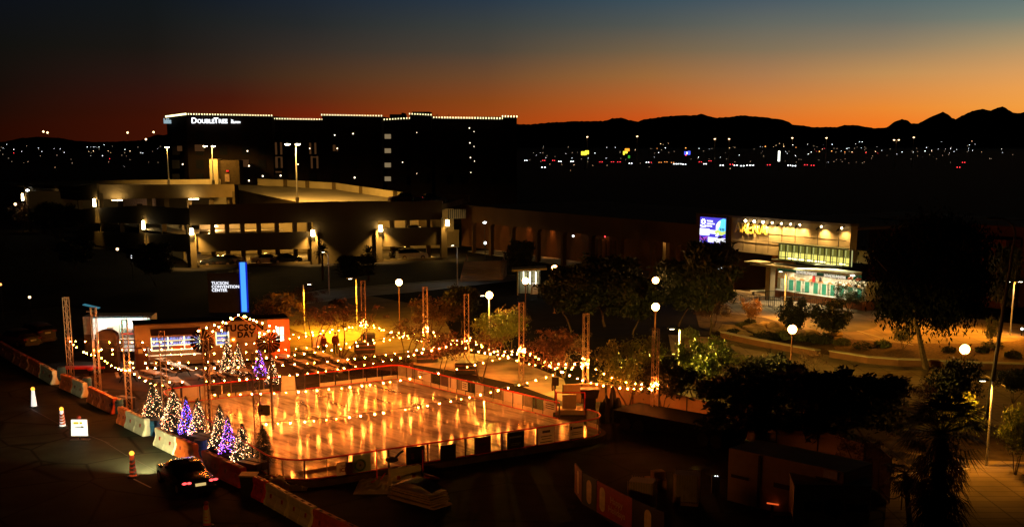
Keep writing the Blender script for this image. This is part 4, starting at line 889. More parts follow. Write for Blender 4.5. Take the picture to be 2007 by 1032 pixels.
M_bk = mat('banner_black', (.018,.016,.018), .6); M_br = mat('banner_dark_red', (.09,.015,.012), .6); M_bw = translucent('banner_white', (.62,.60,.56)); M_bt = translucent('banner_teal', (.36,.45,.36)); M_ink = mat('banner_ink', (.05,.04,.05), .7); M_pale = mat('banner_pale_ink', (.35,.33,.3), .7)
def mark_lines(m, rows):
    def f(t, u, o, wd, hh):
        mb = MB()
        for (a,b_,v,th) in rows: 
            p = o+u*wd*a+Vector((0,0,hh*v)); q = o+u*wd*b_+Vector((0,0,hh*(v+th))); mb.face([p, p+u*wd*(b_-a), q, q-u*wd*(b_-a)])
        mb.build('print', m, t)
    return f
def mark_tyre(t, u, o, wd, hh):
    c = o+u*wd*.42+Vector((0,0,hh*.40)); Zv = Vector((0,0,1))
    for r, m, k in ((.36, mat('tyre_print_green', (.05,.12,.09), .6), 0), (.24, M_bw, 1), (.07, M_br, 2)):
        mb = MB(); n = u.cross(Zv); mb.face([c+n*(.004*k)+(u*math.cos(q)+Zv*math.sin(q))*r*hh for q in [i*math.pi/9 for i in range(18)]]); mb.build('round_print', m, t)
def mark_ice(t, u, o, wd, hh):
    mb = MB(); text_into(mb, 'THE', o+u*wd*.38+Vector((0,0,hh*.62)), u, (0,0,1), hh*.22, .004); text_into(mb, 'ICE', o+u*wd*.27+Vector((0,0,hh*.27)), u, (0,0,1), hh*.42, .004, bold=.01); mb.build('print', mat('ice_print', (.22,.03,.03), .6), t)
banner(657, 676, M_bw, 'small white banner reading ICE at the left of the front railing', IZ+.02, RZ-.3, mark_ice)
banner(674, 699, M_br, 'dark red banner beside the small white one on the front railing', IZ+.03, RZ-.35)
banner(688, 724, M_bt, 'pale teal banner with a round wheel print on the front railing', IZ+.05, RZ-.05, mark_tyre)
banner(794, 829, M_bk, 'black banner above the white plastic barrier on the front railing', marks=mark_lines(M_br, [(.25,.42,.3,.35)]))
t = banner(861, 891, M_bk, 'plain black board slipped low on the front railing', IZ-.02, RZ-.22); 
banner(928, 960, M_br, 'dark maroon banner in the middle of the front railing', marks=mark_lines(M_ink, [(.3,.7,.5,.12)]))
banner(992, 1025, M_bk, 'black banner with a pale line of print on the front railing', marks=mark_lines(M_pale, [(.12,.85,.66,.1),(.2,.8,.3,.03),(.2,.7,.2,.03)]))
banner(1053, 1084, M_bw, 'white banner with a dark emblem on top on the front railing', marks=mark_lines(M_ink, [(.25,.75,.68,.16),(.15,.85,.45,.05),(.2,.8,.3,.04),(.1,.9,.1,.06)]))
banner(1114, 1142, M_bw, 'white banner with a dark square mark at the right end of the front railing', marks=mark_lines(M_ink, [(.06,.2,.62,.22),(.25,.92,.66,.12),(.15,.85,.42,.04),(.15,.85,.3,.04),(.0,1,.0,.08)]))
def sidesign(px, label, w_, txt=False):
    s = nearest_len(rk(px, 714+(px-780)*.2426)); p, d = at_len(s); n = Vector((-d.y,d.x)); 
    if (p+n-RC).length > (p-RC).length: n = -n
    t = thing('rink_sign', label, 'sign', (p.x,p.y,.75)); c = Vector((n.x,n.y,0))*.05; u = Vector((d.x,d.y,0)); u = u if u.x > 0 else -u
    MB().obox(c+Vector((0,0,.27)), (w_,.02,.54), math.atan2(u.y,u.x)).build('sign_panel', M_white, t)
    mb = MB()
    for k in range(3): mb.obox(c*1.4+Vector((0,0,.42-.13*k)), (w_*.7,.012,.05), math.atan2(u.y,u.x))
    mb.build('print', M_ink, t)
sidesign(825, 'white poster with framed print on the far end of the right boards', .7); sidesign(910, 'small white sheet hung on the middle of the right boards', .6); sidesign(1075, 'white notice with dark lettering at the gate end of the right boards', 1.1)
# ================================================================ TRUSS TOWERS
def truss_parts(h, w_=.33):
    r = .025; c = w_/2; legs = MB(); br = MB()
    for x in (-c,c):
        for y in (-c,c): legs.bar((x,y,.05),(x,y,h), r, n=6)
    n = int(h/.42); dz = (h-.1)/n
    for i in range(n):
        z0, z1 = .1+i*dz, .1+(i+1)*dz
        for f, (a, b_) in enumerate((((-c,-c),(c,-c)),((c,-c),(c,c)),((c,c),(-c,c)),((-c,c),(-c,-c)))):
            if (i+f) % 2: a, b_ = b_, a
            br.bar((*a,z0),(*b_,z1), .012, n=4, caps=False)
    for z in (.06,h*.5,h-.03):
        for a, b_ in (((-c,-c),(c,-c)),((c,-c),(c,c)),((c,c),(-c,c)),((-c,c),(-c,-c))): legs.bar((*a,z),(*b_,z), .02, n=5)
    return legs.mesh('truss_legs', M_alu), br.mesh('truss_braces', M_alu)
TH = 6.0
TL, TB = truss_parts(TH)
TP = {}
def mk_truss(k, px, py_top, label, base):
    Y = (H-TH)*F/(py_top-HZ); p = D(px, py_top, Y); Y2 = p.y
    t = thing('truss_tower', label, 'truss tower', (p.x,p.y,0), random.uniform(-.25,.3), 'lattice towers carrying the bulb strings')
    inst(TL, 'legs', t); inst(TB, 'braces', t)
    pl = MB(); pl.box((-.5,-.5,0),(.5,.5,.05)); pl.build('base_plate', M_dark, t)
    if base == 'water':
        bt = thing('ballast_tank', f'dark water ballast tank under the tower {label.split("tower ")[1]}', 'ballast tank', (p.x,p.y,.06), t.rotation_euler.z, 'ballast tanks at the tower feet')
        m = MB(); m.prism(rounded([Vector(q) for q in ((-.85,-.7),(.85,-.7),(.85,.7),(-.85,.7))], [.15]*4, 3), 0, .85); m.build('tank', mat('black_tank', (.02,.018,.02), .4), bt)
        m = MB(); 
        for z in (.3,.62): m.prism(rounded([Vector(q) for q in ((-.88,-.73),(.88,-.73),(.88,.73),(-.88,.73))], [.15]*4, 3), z, z+.05)
        m.build('strap', mat('ballast_strap', (.3,.12,.05), .6), bt)
    TP[k] = Vector((p.x,p.y)); return t
LT = [('T1',128,578),('T2',182,598),('T3',243,622),('T4',316,645),('T5',402,662),('T6',499,690)]
RT = [('T7',711,545),('T8',833,557),('T9',914,572),('T10',1022,588),('T11',1149,610),('T12',1286,640)]
for i, (k, px, py) in enumerate(LT):
    mk_truss(k, px, py, ['lattice tower farthest back beside the road','lattice tower in front of the food truck','lattice tower before the dark arch by the road','lattice tower before the bottle shelves','lattice tower carrying the left ribbed wheel','lattice tower nearest the car beside the rink corner'][i], 'plain')
for i, (k, px, py) in enumerate(RT):
    mk_truss(k, px, py, ['lattice tower behind the far corner of the rink','lattice tower right behind the far rink corner by bare trees','lattice tower on the plaza beside the lit palo verde','lattice tower below the glass kiosk','lattice tower at the pale fence corner','lattice tower under the yellow lit mesquite'][i], 'water' if k in ('T7','T8','T9') else 'plain')
# ================================================================ STRING LIGHTS
E_BULB = emi('bulb_glow', (1,.215,.026), 620)
_b = MB().ball((0,0,0), .047, 1); _b.mi = 1; _b.bar((0,0,.05),(0,0,.13),.022,n=5); BULB = _b.mesh('bulb', [E_BULB, M_black]); E_BULB2 = emi('bulb_glow_dim', (1,.18,.014), 430); BULBS = [BULB]
for r_, m_ in ((.038,E_BULB),(.043,E_BULB2),(.052,E_BULB),(.036,E_BULB2)):
    _b = MB().ball((0,0,0), r_, 1); _b.mi = 1; _b.bar((0,0,r_*.85),(0,0,.13),.022,n=5); BULBS.append(_b.mesh('bulb', [m_, M_black]))
def string(a, b, sag, label, n=None, phase=.5, group='strings of warm bulbs over the rink and patio'):
    a, b = Vector(a), Vector(b); ln = (b-a).length; n = n or max(3, int(ln/.78))
    t = thing('bulb_string', label, 'string light', a, group=group)
    f = lambda u: a.lerp(b, u)-Vector((0,0,sag*4*u*(1-u)))-a
    c = MB(); c.path([f(i/24) for i in range(25)], .012, 4); c.build('cable', M_black, t)
    for i in range(n):
        if random.random() > .06: inst(random.choice(BULBS), 'bulb', t, f(min(1, max(0, (i+phase+random.uniform(-.22,.22))/n)))-Vector((0,0,.13)))
    return t
def tz(k, z): return (TP[k].x, TP[k].y, z)
zr = {'T7':2.45,'T8':2.55,'T9':2.6,'T10':2.55,'T11':2.7,'T12':2.55}
SL = [('T6','T11',2.2,.75,'bulb string nearest the camera crossing the front of the ice'),
      ('T5','T10',2.9,.8,'bulb string from the left ribbed wheel to the tower below the kiosk'),
      ('T4','T9',3.0,.75,'bulb string from the bottle shelf tower to the palo verde tower'),
      ('T3','T9',3.0,.7,'bulb string from before the dark arch to the palo verde tower'),('T3','T8',3.3,.7,'bulb string over the picnic tables to the bare tree tower'),
      ('T2','T8',2.9,.65,'bulb string from the food truck tower to the bare tree tower'),('T2','T7',3.2,.65,'bulb string from the food truck tower to the far rink corner tower'),
      ('T1','T7',2.9,.6,'farthest bulb string running in front of the container bar')]
for l, r_, zl, sag, lab in SL: string(tz(l,zl), tz(r_,zr[r_]), sag, lab)
for a, b, sag in (('T12','T10',1.0),('T11','T9',.9),('T10','T8',.8),('T9','T7',.7)): string(tz(a,zr[a]-.1), tz(b,zr[b]+.4), sag, f'low sagging bulb string passing one tower, starting at the tower {dict(T12="under the lit mesquite",T11="at the pale fence corner",T10="below the kiosk",T9="at the palo verde")[a]}')
for a, b, sag in (('T7','T8',.5),('T8','T9',.45),('T9','T10',.45),('T10','T11',.5),('T11','T12',.5)):
    string(tz(a,zr[a]+.15), tz(b,zr[b]+.15), sag, f'short bulb string between the towers {dict(T7="at the far rink corner",T8="by the bare trees",T9="at the palo verde",T10="below the kiosk",T11="at the pale fence corner")[a]} and the next tower forward')
for a, b in (('T1','T2'),('T2','T3'),('T3','T4')): string(tz(a,3.0), tz(b,2.8), .3, f'short bulb string along the road side starting at the {dict(T1="rearmost tower",T2="food truck tower",T3="dark arch tower")[a]}')
# coils of spare bulbs tied to the towers
for k in ('T7','T8','T9','T10','T11','T12','T2','T3'):
    zc = zr.get(k, 2.9); nb = {'T11':10,'T10':10,'T12':8,'T7':8,'T8':6,'T9':4,'T2':2,'T3':2}[k]
    t = thing('bulb_coil', f'bright bunch of bulbs tied to the tower {dict(T7="at the far rink corner",T8="by the bare trees",T9="at the palo verde",T10="below the kiosk",T11="at the pale fence corner",T12="under the lit mesquite",T2="in front of the food truck",T3="before the dark arch")[k]}', 'bulb bunch', tz(k, zc), group='bulb bunches on the towers')
    rn = random.Random(k); pts = []
    for i in range(nb):
        a = i*2.4; p = Vector((.21*math.cos(a)*rn.uniform(.8,1.15), .21*math.sin(a)*rn.uniform(.8,1.15)-.02, rn.uniform(-.42,.32))); pts.append(p); inst(rn.choice(BULBS), 'bulb', t, p)
    MB().path(pts, .01, 4).build('cable', M_black, t)
# floodlight boxes on the inner faces of two towers
for k, px, py, w_, lab, tgt in (('T5',425,763,2000,'tan square floodlight bracketed to the tower with the ribbed wheel',(585,770)),('T6',518,803,6000,'tan square floodlight bracketed to the tower nearest the car',(604,806))):
    p = D(px, py, TP[k].y+.25); t = thing('floodlight', lab, 'floodlight', p); tg = G(*tgt, IZ)
    dv = Vector((tg.x-p.x, tg.y-p.y, -1.2)).normalized(); q = dv.to_track_quat('-Y','Z').to_matrix()
    MB().obox((0,0,0), (.62,.16,.56), M=q).build('housing', mat('flood_housing', (.40,.33,.2), .5), t)
    MB().obox(dv*.1, (.52,.02,.46), M=q).build('lens', emi('flood_lens', (1,.8,.4), 4), t)
    hv = Vector((TP[k].x-p.x, TP[k].y-p.y, 0)); MB().bar((0,0,0), hv, .03).build('bracket', M_dark, t)
    spot(dv*.3, tg-p, w_, (1,.46,.08), 34, 1, .12, t)
# gabled arch with two ribbed wheels
P = TP['T5']; Ya = P.y+1.5
pk = D(467,618,Ya); la = D(403,660,Ya); ra = D(528,660,Ya)
arch = thing('entry_arch', 'gabled arch outlined in bulbs with a dark ribbed wheel at each shoulder', 'arch', (pk.x,Ya,0)); aO = arch.location.copy()
m = MB(); m.bar((la.x,Ya,0),(la.x,Ya,la.z),.06); m.bar((ra.x,Ya,0),(ra.x,Ya,ra.z),.06); m.bar(la,pk,.025); m.bar(pk,ra,.025); m.build('frame', mat('rusty_frame', (.06,.02,.012), .7), arch, aO)
for c in (D(396,668,Ya-.1), D(526,668,Ya-.1)):
    m = MB()
    for i in range(18):
        a = i*2*math.pi/18; d = Vector((math.cos(a),0,math.sin(a))); e = Vector((-math.sin(a),0,math.cos(a)))
        m.face([c+d*.16-e*.02, c+d*.72-e*.10+Vector((0,-.06,0)), c+d*.72+e*.10+Vector((0,.06,0)), c+d*.16+e*.02])
    for r_ in (.2,.6):
        pts = [c+Vector((math.cos(i*math.pi/9)*r_,0,math.sin(i*math.pi/9)*r_)) for i in range(19)]; m.path(pts, .02, 4)
    m.ball(c, .12, 1); m.build('ribbed_wheel', mat('wheel_metal', (.05,.022,.016), .6, metal=.3), arch, aO)
for px, py in [(389,648),(405,642),(417,649),(434,647),(420,637),(429,640),(437,631),(443,633),(452,623),(455,625),(467,617),(478,620),(482,620),(490,625),(497,627),(503,630),(514,633),(526,648),(528,638),(518,654),(509,652),(508,659),(537,648),(541,641)]:
    inst(BULB, 'bulb', arch, D(px,py,Ya-.12)-aO)
# ================================================================ WATER FILLED BARRIERS ALONG THE ROAD
BPROF = [(-.30,0),(.30,0),(.30,.16),(.20,.34),(.13,.62),(.17,.80),(.16,.98),(.12,1.02),(-.12,1.02),(-.16,.98),(-.17,.80),(-.13,.62),(-.20,.34),(-.30,.16)]
M_slot = mat('slot_dark', (.05,.02,.015), .7); M_sqr = mat('square_patch', (.35,.05,.03), .6)
def barrier(p, q, m, label, scallop=True, patch=True, group='plastic barriers along the road'):
    p, q = Vector((p.x,p.y,0)), Vector((q.x,q.y,0)); c = (p+q)/2; d = (q-p).normalized(); rz = math.atan2(d.y,d.x); ln = (q-p).length-.06
    t = thing('plastic_barrier', label, 'barrier', c, rz, group); h = ln/2
    b = MB(); n = 3; w_ = ln/n
    b.ext(BPROF, (-h+.05,0,.03), (h-.05,0,.03)); b.build('body', m, t)
    for s in (-1,1): MB().ext([(x*.93,z*.97+.02) for x, z in BPROF], (s*(h-.05),0,.02), (s*h,0,.02)).build('end_plate', m, t)
    for x in (-h*.62,0,h*.62): MB().box((x-.13,-.05,1.045),(x+.13,.05,1.06)).build('forklift_slot', M_slot, t)
    if patch:
        for x in (-h*.5,h*.5):
            s = MB(); s.hexa([(x-.09,-.192,.45),(x+.09,-.192,.45),(x+.09,-.10,.45),(x-.09,-.10,.45),(x-.09,-.165,.64),(x+.09,-.165,.64),(x+.09,-.08,.64),(x-.09,-.08,.64)]); s.build('patch', M_sqr, t)
    for x in (-h+.12, 0, h-.12): MB().ext([(y*1.07,z) for y, z in BPROF], (x-.045,0,.035), (x+.045,0,.035)).build('rib', m, t)
    return t
def bt(x, y): return G(x, y, 1.05)
WP = mat('barrier_white', (.70,.66,.56), .45, var=.12, scale=2); OP = mat('barrier_orange', (.68,.13,.025), .45, var=.2, scale=2); RP = mat('barrier_red', (.60,.035,.02), .45, var=.2, scale=2)
BR_ = [((618,994),(676,1022),OP,'orange barrier right after the long white pair at the bottom edge'),((676,1022),(745,1054),OP,'orange barrier cut by the bottom edge of the photo'),
       ((525,944),(570,968),WP,'white barrier touching the short red one by the crumpled sheet'),((570,968),(617,993),WP,'white barrier between another white and an orange one'),((500,931),(524,943),RP,'short red barrier by the black bin and crumpled sheet'),
       ((399,880),(436,897),RP,'red barrier starting at the blue tank behind the car'),((436,897),(478,916),RP,'red barrier with purple light on top below the lit trees'),
       ((349,855),(384,870),OP,'orange barrier beside the blue tank in front of the car'),((307,836),(348,855),WP,'white barrier with scalloped ribs below the blue lit tree'),
       ((250,803),(289,821),WP,'white barrier with brightly lit end by the first lit tree'),((234,795),(250,802),OP,'short orange barrier against the lit white one'),
       ((176,756),(200,768),OP,'orange barrier behind the second blue barrel'),((200,768),(226,780),OP,'orange barrier leading to the big blue barrel'),
       ((122,731),(145,740),OP,'far orange barrier with white rib by the first blue barrel'),((145,740),(167,750),WP,'far pale barrier with orange end'),
       ((58,700),(82,712),OP,'dim barrier second from the lit white end on the far left'),((82,712),(107,726),WP,'dim barrier with lit white end on the far left'),((30,685),(58,700),OP,'dim barrier at the far left road edge'),((0,668),(30,685),OP,'farthest dim barrier leaving the photo on the left')]
for a, b, m, lab in BR_: barrier(bt(*a), bt(*b), m, lab)
barrier(G(762,921,.95), G(824,912,.95), WP, 'lone white barrier block beside the rink platform', group='plastic barriers along the road')
def barrel(px, py, label, s=1.0, m=None):
    t = thing('blue_barrel', label, 'barrel', G(px,py), 0, 'blue barrels between the barriers'); k = s
    MB().lathe([(.28*k,0),(.31*k,.1),(.30*k,.3),(.32*k,.33),(.30*k,.36),(.30*k,.62),(.32*k,.65),(.30*k,.68),(.30*k,.85),(.26*k,.92)]).build('drum', m or M_blue, t, smooth=False); MB().lathe([(.27*k,.925),(.27*k,.95),(.06*k,.96)]).build('lid', M_black, t)
barrel(122,742,'small blue barrel farthest up the road'); barrel(172,765,'blue barrel between two orange barriers'); barrel(231,809,'big bright blue barrel beside the short orange barrier',1.25); barrel(304,852,'blue barrel with a black lid below the second lit tree',1.1); barrel(394,893,'blue barrel under the dark tank behind the car',1.25)
for px, py, lab in ((242,800,'dark ballast box at the foot of the tower before the dark arch'),(303,843,'dark ballast box between the first two lit trees'),(400,878,'dark ballast box under the ribbed wheel tower'),(497,930,'dark ballast box under the tower nearest the car')):
    t = thing('ballast_box', lab, 'ballast box', G(px,py), -.6, 'dark ballast boxes by the road'); MB().prism(rounded([Vector(q) for q in ((-.7,-.5),(.7,-.5),(.7,.5),(-.7,.5))],[.1]*4,3), .02, .75).build('tank', _M.get('navy_tank') or mat('navy_tank', (.015,.02,.05), .4), t); MB().box((-.72,-.08,.35),(.72,.08,.78)).build('strap', M_black, t)
bb = thing('rubbish_bin', 'black rubbish bin in the gap between red barriers', 'bin', G(489,968)); MB().hexa([(-.3,-.3,0),(.3,-.3,0),(.3,.3,0),(-.3,.3,0),(-.38,-.38,1.0),(.38,-.38,1.0),(.38,.38,1.0),(-.38,.38,1.0)]).build('body', M_black, bb); MB().box((-.42,-.42,1.0),(.42,.42,1.06)).build('rim', mat('tan_rim', (.4,.3,.12), .6), bb)
# channelizer posts and the small road sign
def post(px0, py0, px1, py1, label, white=.8, glow=.0, lamp=True):
    p = G(px1, py1); h = D(px0, py0, p.y).z; t = thing('traffic_post', label, 'traffic post', p, 0, 'tapered traffic posts on the road'); r0, r1 = .19, .10
    MB().lathe([(.32,0),(.32,.06),(.2,.08)], n=8).build('rubber_base', M_black, t); hh = h-.22
    MB().lathe([(r0,.08),(r1,hh)], n=10).build('body', mat('post_orange_glow' if lamp else 'post_orange', (.7,.1,.02), .45, emit=(1,.10,.02), es=.4 if lamp else 0) if white < .5 else mat('post_white_glow', (.85,.83,.8), .4, emit=(1,.95,.95), es=glow), t)  # emission in the body material stands in for light the post reflects
    for i in range(4):
        z = .22+i*(hh-.3)/4; r_ = r0+(r1-r0)*(z/hh)+.012; s = MB()
        for a in range(10):
            a0, a1 = a*math.pi/5, (a+1)*math.pi/5; dz = .12*math.sin(a0), .12*math.sin(a1)
            s.face([(r_*math.cos(a0),r_*math.sin(a0),z+dz[0]),(r_*math.cos(a1),r_*math.sin(a1),z+dz[1]),(r_*.97*math.cos(a1),r_*.97*math.sin(a1),z+dz[1]+.17),(r_*.97*math.cos(a0),r_*.97*math.sin(a0),z+dz[0]+.17)])
        s.build('stripe', OP if white >= .5 else WP, t) if white < .95 else None
    if lamp: MB().ball((0,0,h-.12), .13, 2).build('warning_lamp', emi('amber_flasher', (1,.34,.03), 3.2), t)
    else: MB().ball((0,0,h-.12), .11, 2).build('warning_lamp', mat('lamp_off_red', (.25,.02,.01), .4), t)
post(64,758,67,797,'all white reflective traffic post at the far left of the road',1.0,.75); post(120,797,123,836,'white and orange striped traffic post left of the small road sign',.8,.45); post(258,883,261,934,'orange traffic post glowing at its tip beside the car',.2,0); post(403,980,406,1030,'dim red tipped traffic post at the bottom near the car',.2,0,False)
P = G(157,862); rs = thing('road_sign', 'small white road sign on a low stand with a red lamp on top', 'sign', P); MB().box((-.55,-.25,0),(.55,.25,.06)).build('stand', M_black, rs); MB().box((-.04,-.02,.06),(.04,.02,.4)).build('leg', M_dark, rs)
MB().hexa([(-.48,-.06,.28),(.48,-.06,.28),(.48,0,.28),(-.48,0,.28),(-.46,.04,1.22),(.46,.04,1.22),(.46,.10,1.22),(-.46,.10,1.22)]).build('panel', mat('sign_panel_glow', (.85,.85,.85), .4, emit=(.95,.97,1), es=.75), rs)  # slight glow added to the panel in place of its reflected light
s = MB(); s.box((-.3,-.06,.98),(-.02,-.01,1.1)); s.box((.06,-.06,.98),(.2,-.01,1.1)); s.build('yellow_mark', mat('yellow_mark', (.6,.55,.03), .5), rs); s = MB(); s.box((-.22,-.07,.78),(.1,-.03,.82)); s.box((.12,-.07,.76),(.28,-.03,.86)); s.build('print', M_ink, rs)
MB().ball((0,.05,1.36),.13,2).build('warning_lamp', _M['lamp_off_red'], rs)
# ================================================================ CARS
def car_parts(L_=4.7, W=.92, Hh=1.45, kind='sedan'):
    prof = {'sedan':[(-2.35,.62,.66),(-2.25,.72,.92),(-1.75,.84,1.02),(-1.35,.86,1.08),(-.75,.90,1.38),(-.2,.91,1.45),(.35,.91,1.42),(1.1,.90,1.02),(1.6,.88,.93),(2.15,.80,.80),(2.32,.70,.62)],
            'wagon':[(-2.35,.66,.8),(-2.25,.78,1.25),(-1.95,.86,1.55),(-1.3,.88,1.66),(-.5,.9,1.69),(.3,.9,1.64),(1.0,.9,1.12),(1.6,.88,1.02),(2.15,.82,.9),(2.32,.72,.66)],
            'truck':[(-2.7,.84,1.0),(-2.65,.86,1.04),(-.9,.88,1.05),(-.82,.88,1.62),(-.2,.9,1.75),(.5,.9,1.72),(1.1,.9,1.2),(1.9,.88,1.1),(2.5,.84,1.0),(2.62,.74,.7)]}[kind]
    belt = {'sedan':.90,'wagon':1.02,'truck':1.08}[kind]
    b = MB(); rings = []
    for x, hw, top in prof:
        zb = min(belt, top-.02); cab = top-zb > .12; wg = hw*(.80 if cab else .92)
        rings.append([(x,hw*.86,.22),(x,hw,.36),(x,hw,.60),(x,hw*.97,zb),(x,wg if cab else hw*.93,top-.06 if cab else zb+.008),(x,wg*.82,top),(x,0,top+.015),(x,-wg*.82,top),(x,-wg if cab else -hw*.93,top-.06 if cab else zb+.008),(x,-hw*.97,zb),(x,-hw,.60),(x,-hw,.36),(x,-hw*.86,.22)])
    n = len(rings[0]); base = 0; vs = [v for r_ in rings for v in r_]; b.v += [Vector(v) for v in vs]; gl = []
    for i in range(len(rings)-1):
        t0, t1 = prof[i][2], prof[i+1][2]; tm = max(t0,t1); slope = abs(t1-t0)
        for j in range(n-1):
            f = (i*n+j,i*n+j+1,(i+1)*n+j+1,(i+1)*n+j); side = j in (3,8); top_ = j in (4,5,6,7)
            glass = (side and min(t0,t1)-belt > .2) or (side and tm-belt > .35 and slope > .2) or (top_ and slope > .25 and tm-belt > .3)
            b.f.append(f); b.m.append(1 if glass else 0)
        b.f.append((i*n+n-1, i*n, (i+1)*n, (i+1)*n+n-1)); b.m.append(0)
    b.f.append(tuple(range(n))); b.m.append(0); b.f.append(tuple(range(len(rings)*n-1,(len(rings)-1)*n-1,-1))); b.m.append(0)
    return b, prof
def make_car(name, label, loc, rz, paint, kind='sedan', tail=0.0, head=0.0, group=None):
    t = thing(name, label, 'car', loc, rz, group); b, prof = car_parts(kind=kind)
    o = b.build('body', [paint, M_glass], t, smooth=True)
    try:
        o.data.set_sharp_from_angle(angle=R(40))
    except Exception: pass
    xr, xf = prof[0][0], prof[-1][0]
    for x in (xr+.95, xf-.9):
        for y in (-.80,.80):
            w_ = MB(); w_.bar((x,y-.11,.33),(x,y+.11,.33),.33,n=16); wo = w_.build('wheel', mat('tyre', (.015,.015,.015), .8), t)
            s = 1 if y > 0 else -1; r_ = MB(); r_.bar((x,y+s*.112,.33),(x,y+s*.125,.33),.2,n=10); r_.build('rim', M_alu, wo)
    zt = prof[1][2]-.13
    for s in (-1, 1):
        r_ = MB(); r_.box((xr+.03,s*.66-.2,zt-.07),(xr+.16,s*.66+.2,zt+.05)) if not tail else r_.ball((xr+.05,s*.78,zt),.075,2,(.8,1.7,.8)).ball((xr+.02,s*.55,zt),.07,2,(.8,1.5,.9)); r_.build('tail_light', emi('tail_glow', (1,.06,.06), 3.5) if tail else mat('tail_off', (.25,.01,.01), .3), t)
        r_ = MB(); r_.ball((xf-.1,s*.6,.64), .12, 1, (1,1.3,.7)); r_.build('headlight', emi('head_glow', (1,.95,.8), 25) if head else mat('head_off', (.6,.6,.6), .15), t)
        m = MB(); m.ball((.75,s*1.0,1.0), .12, 1, (.6,1,.7)); m.build('mirror', paint, t)
        if head: spot((xf+.1,s*.6,.68), (xf+11,s*.4+1.5,.1), head, (1,.88,.36), 74, 1, .08, t)
    MB().box((xr-.03,-.26,zt-.2),(xr+.03,.26,zt-.07)).build('number_plate', mat('plate_lit', (.7,.6,.4), .5, emit=(1,.7,.25), es=.7 if tail else 0) if tail else M_white, t)
    MB().box((xr-.05,-.80,.30),(xr+.1,.80,.5)).build('bumper', paint, t)
    return t
M_carb = mat('car_black', (.012,.012,.014), .22, var=.05, ior=1.6); M_carw = mat('car_white', (.7,.66,.58), .3, var=.05); M_cars = mat('car_silver', (.4,.38,.35), .3, metal=.4, var=.05); M_carr = mat('car_red', (.45,.02,.02), .3, var=.05)
cpos = G(364,952); hd = V2(bt(250,803))-V2(bt(478,916)); make_car('black_sedan', 'black sedan with glowing tail lights driving up the road', cpos, math.atan2(hd.y,hd.x)-.06, M_carb, tail=1, head=4200)
fa = math.atan2(FD.y,FD.x)
def gcar(px, off, z, label, paint, kind='sedan', flip=0, tail=0, da=0):
    P = fr(px, off); make_car('parked_car', label, (P.x,P.y,z), fa+math.pi*flip+da, paint, kind, tail=tail, group='cars parked in the garage')
gcar(446,3.2,.06,'silver sedan on the garage ground floor near the corner',M_cars,flip=1); gcar(524,2.6,.06,'cream white sedan on the garage ground floor',M_carw,flip=0); gcar(425,1.0,.06,'black low car half hidden at the corner pier',M_carb,flip=1); gcar(560,2.2,.06,'dark car right of the cream white sedan',M_carb,da=.1)
gcar(405,5,3.35,'dark car beside the bright opening on the middle deck',M_carb,da=1.5); gcar(758,2.6,3.35,'left dark car behind the middle deck parapet',M_carb,flip=1); gcar(812,2.6,3.35,'right dark pickup behind the middle deck parapet',M_carb,'truck')
gcar(795,4,.06,'dark long car with pale roof on the lower right deck',M_carb,'wagon'); gcar(808,1.6,.06,'pale roofed wagon at the lower right opening',M_carw,'wagon')
P = G(812,392,7.7); make_car('parked_car', 'red pickup on the garage roof corner', (P.x-.5,P.y-12,7.72), fa+math.pi, M_carr, 'truck', tail=1, group='cars parked in the garage')
P = G(850,395,7.7); make_car('parked_car', 'dark pickup behind the red one on the garage roof', (P.x,P.y-10,7.72), fa, M_carb, 'truck', group='cars parked in the garage')
P = G(70,668); make_car('parked_car', 'dark car with tan lit roof parked at the far left', P, 2.4, mat('car_tan', (.07,.045,.025), .4), 'wagon', group='cars at the left road edge')
P = G(36,676); make_car('parked_car', 'low dark car at the very left edge', P, 2.5, _M['car_tan'], group='cars at the left road edge')
# ================================================================ FOOD TRUCK AND CONTAINER BAR
P = G(232,702); ft = thing('food_truck', 'white food truck with brightly lit open kitchen side', 'food truck', P, .06); Yt = P.y; k = Yt/F
xl, xr = -(232-168)*k, (300-232)*k; zb = 3.3
MB().box((xl,0,.55),(xl+.15,2.2,zb)).build('end_wall', M_white, ft); MB().box((xl+.15,2.0,.55),(xr,2.2,zb)).build('back_wall', M_white, ft); MB().box((xr-.12,0,.55),(xr,2.0,zb)).build('end_wall', M_white, ft)
MB().box((xl,-.02,zb),(xr,2.2,zb+.12)).build('roof', M_white, ft); MB().box((xl,0,.4),(xr,2.2,.54)).build('floor', M_dark, ft)
MB().box((xl+.02,-.05,2.0),(xl+.75,.05,zb-.01)).build('side_panel', mat('truck_white', (.75,.74,.68), .5), ft); MB().box((xl+.02,-.05,.56),(xl+.75,.05,1.99)).build('side_panel', mat('truck_grey', (.25,.23,.18), .5), ft)
MB().box((xl+.75,-.05,.56),(xr-.9,.05,1.55)).build('serving_side', M_white, ft); MB().box((xl+.8,-.35,1.55),(xr-.9,.05,1.62)).build('counter', M_alu, ft); MB().box((xr-.9,-.05,.56),(xr,.05,1.9)).build('side_panel', _M['truck_white'], ft)
fe = emi('kitchen_light', (1,.93,.78), 6)
for x in (xl+1.3, 0, xr-1.2): MB().box((x-.5,.9,zb-.1),(x+.5,1.1,zb-.04)).build('ceiling_tube', fe, ft)
arealight(((xl+xr)/2,1.0,zb-.15), ((xl+xr)/2,1.0,0), 200, (1,.92,.76), xr-xl-1, 1.2, ft)
rn = random.Random(4)
for i in range(9): x = xl+.9+i*.52; MB().box((x,1.6,rn.uniform(1.5,1.9)),(x+.46,1.98,rn.uniform(2.2,3.0))).build('kitchen_unit', [M_white, M_alu, M_cream, mat('kitchen_teal', (.3,.6,.5), .5)][i % 4], ft)
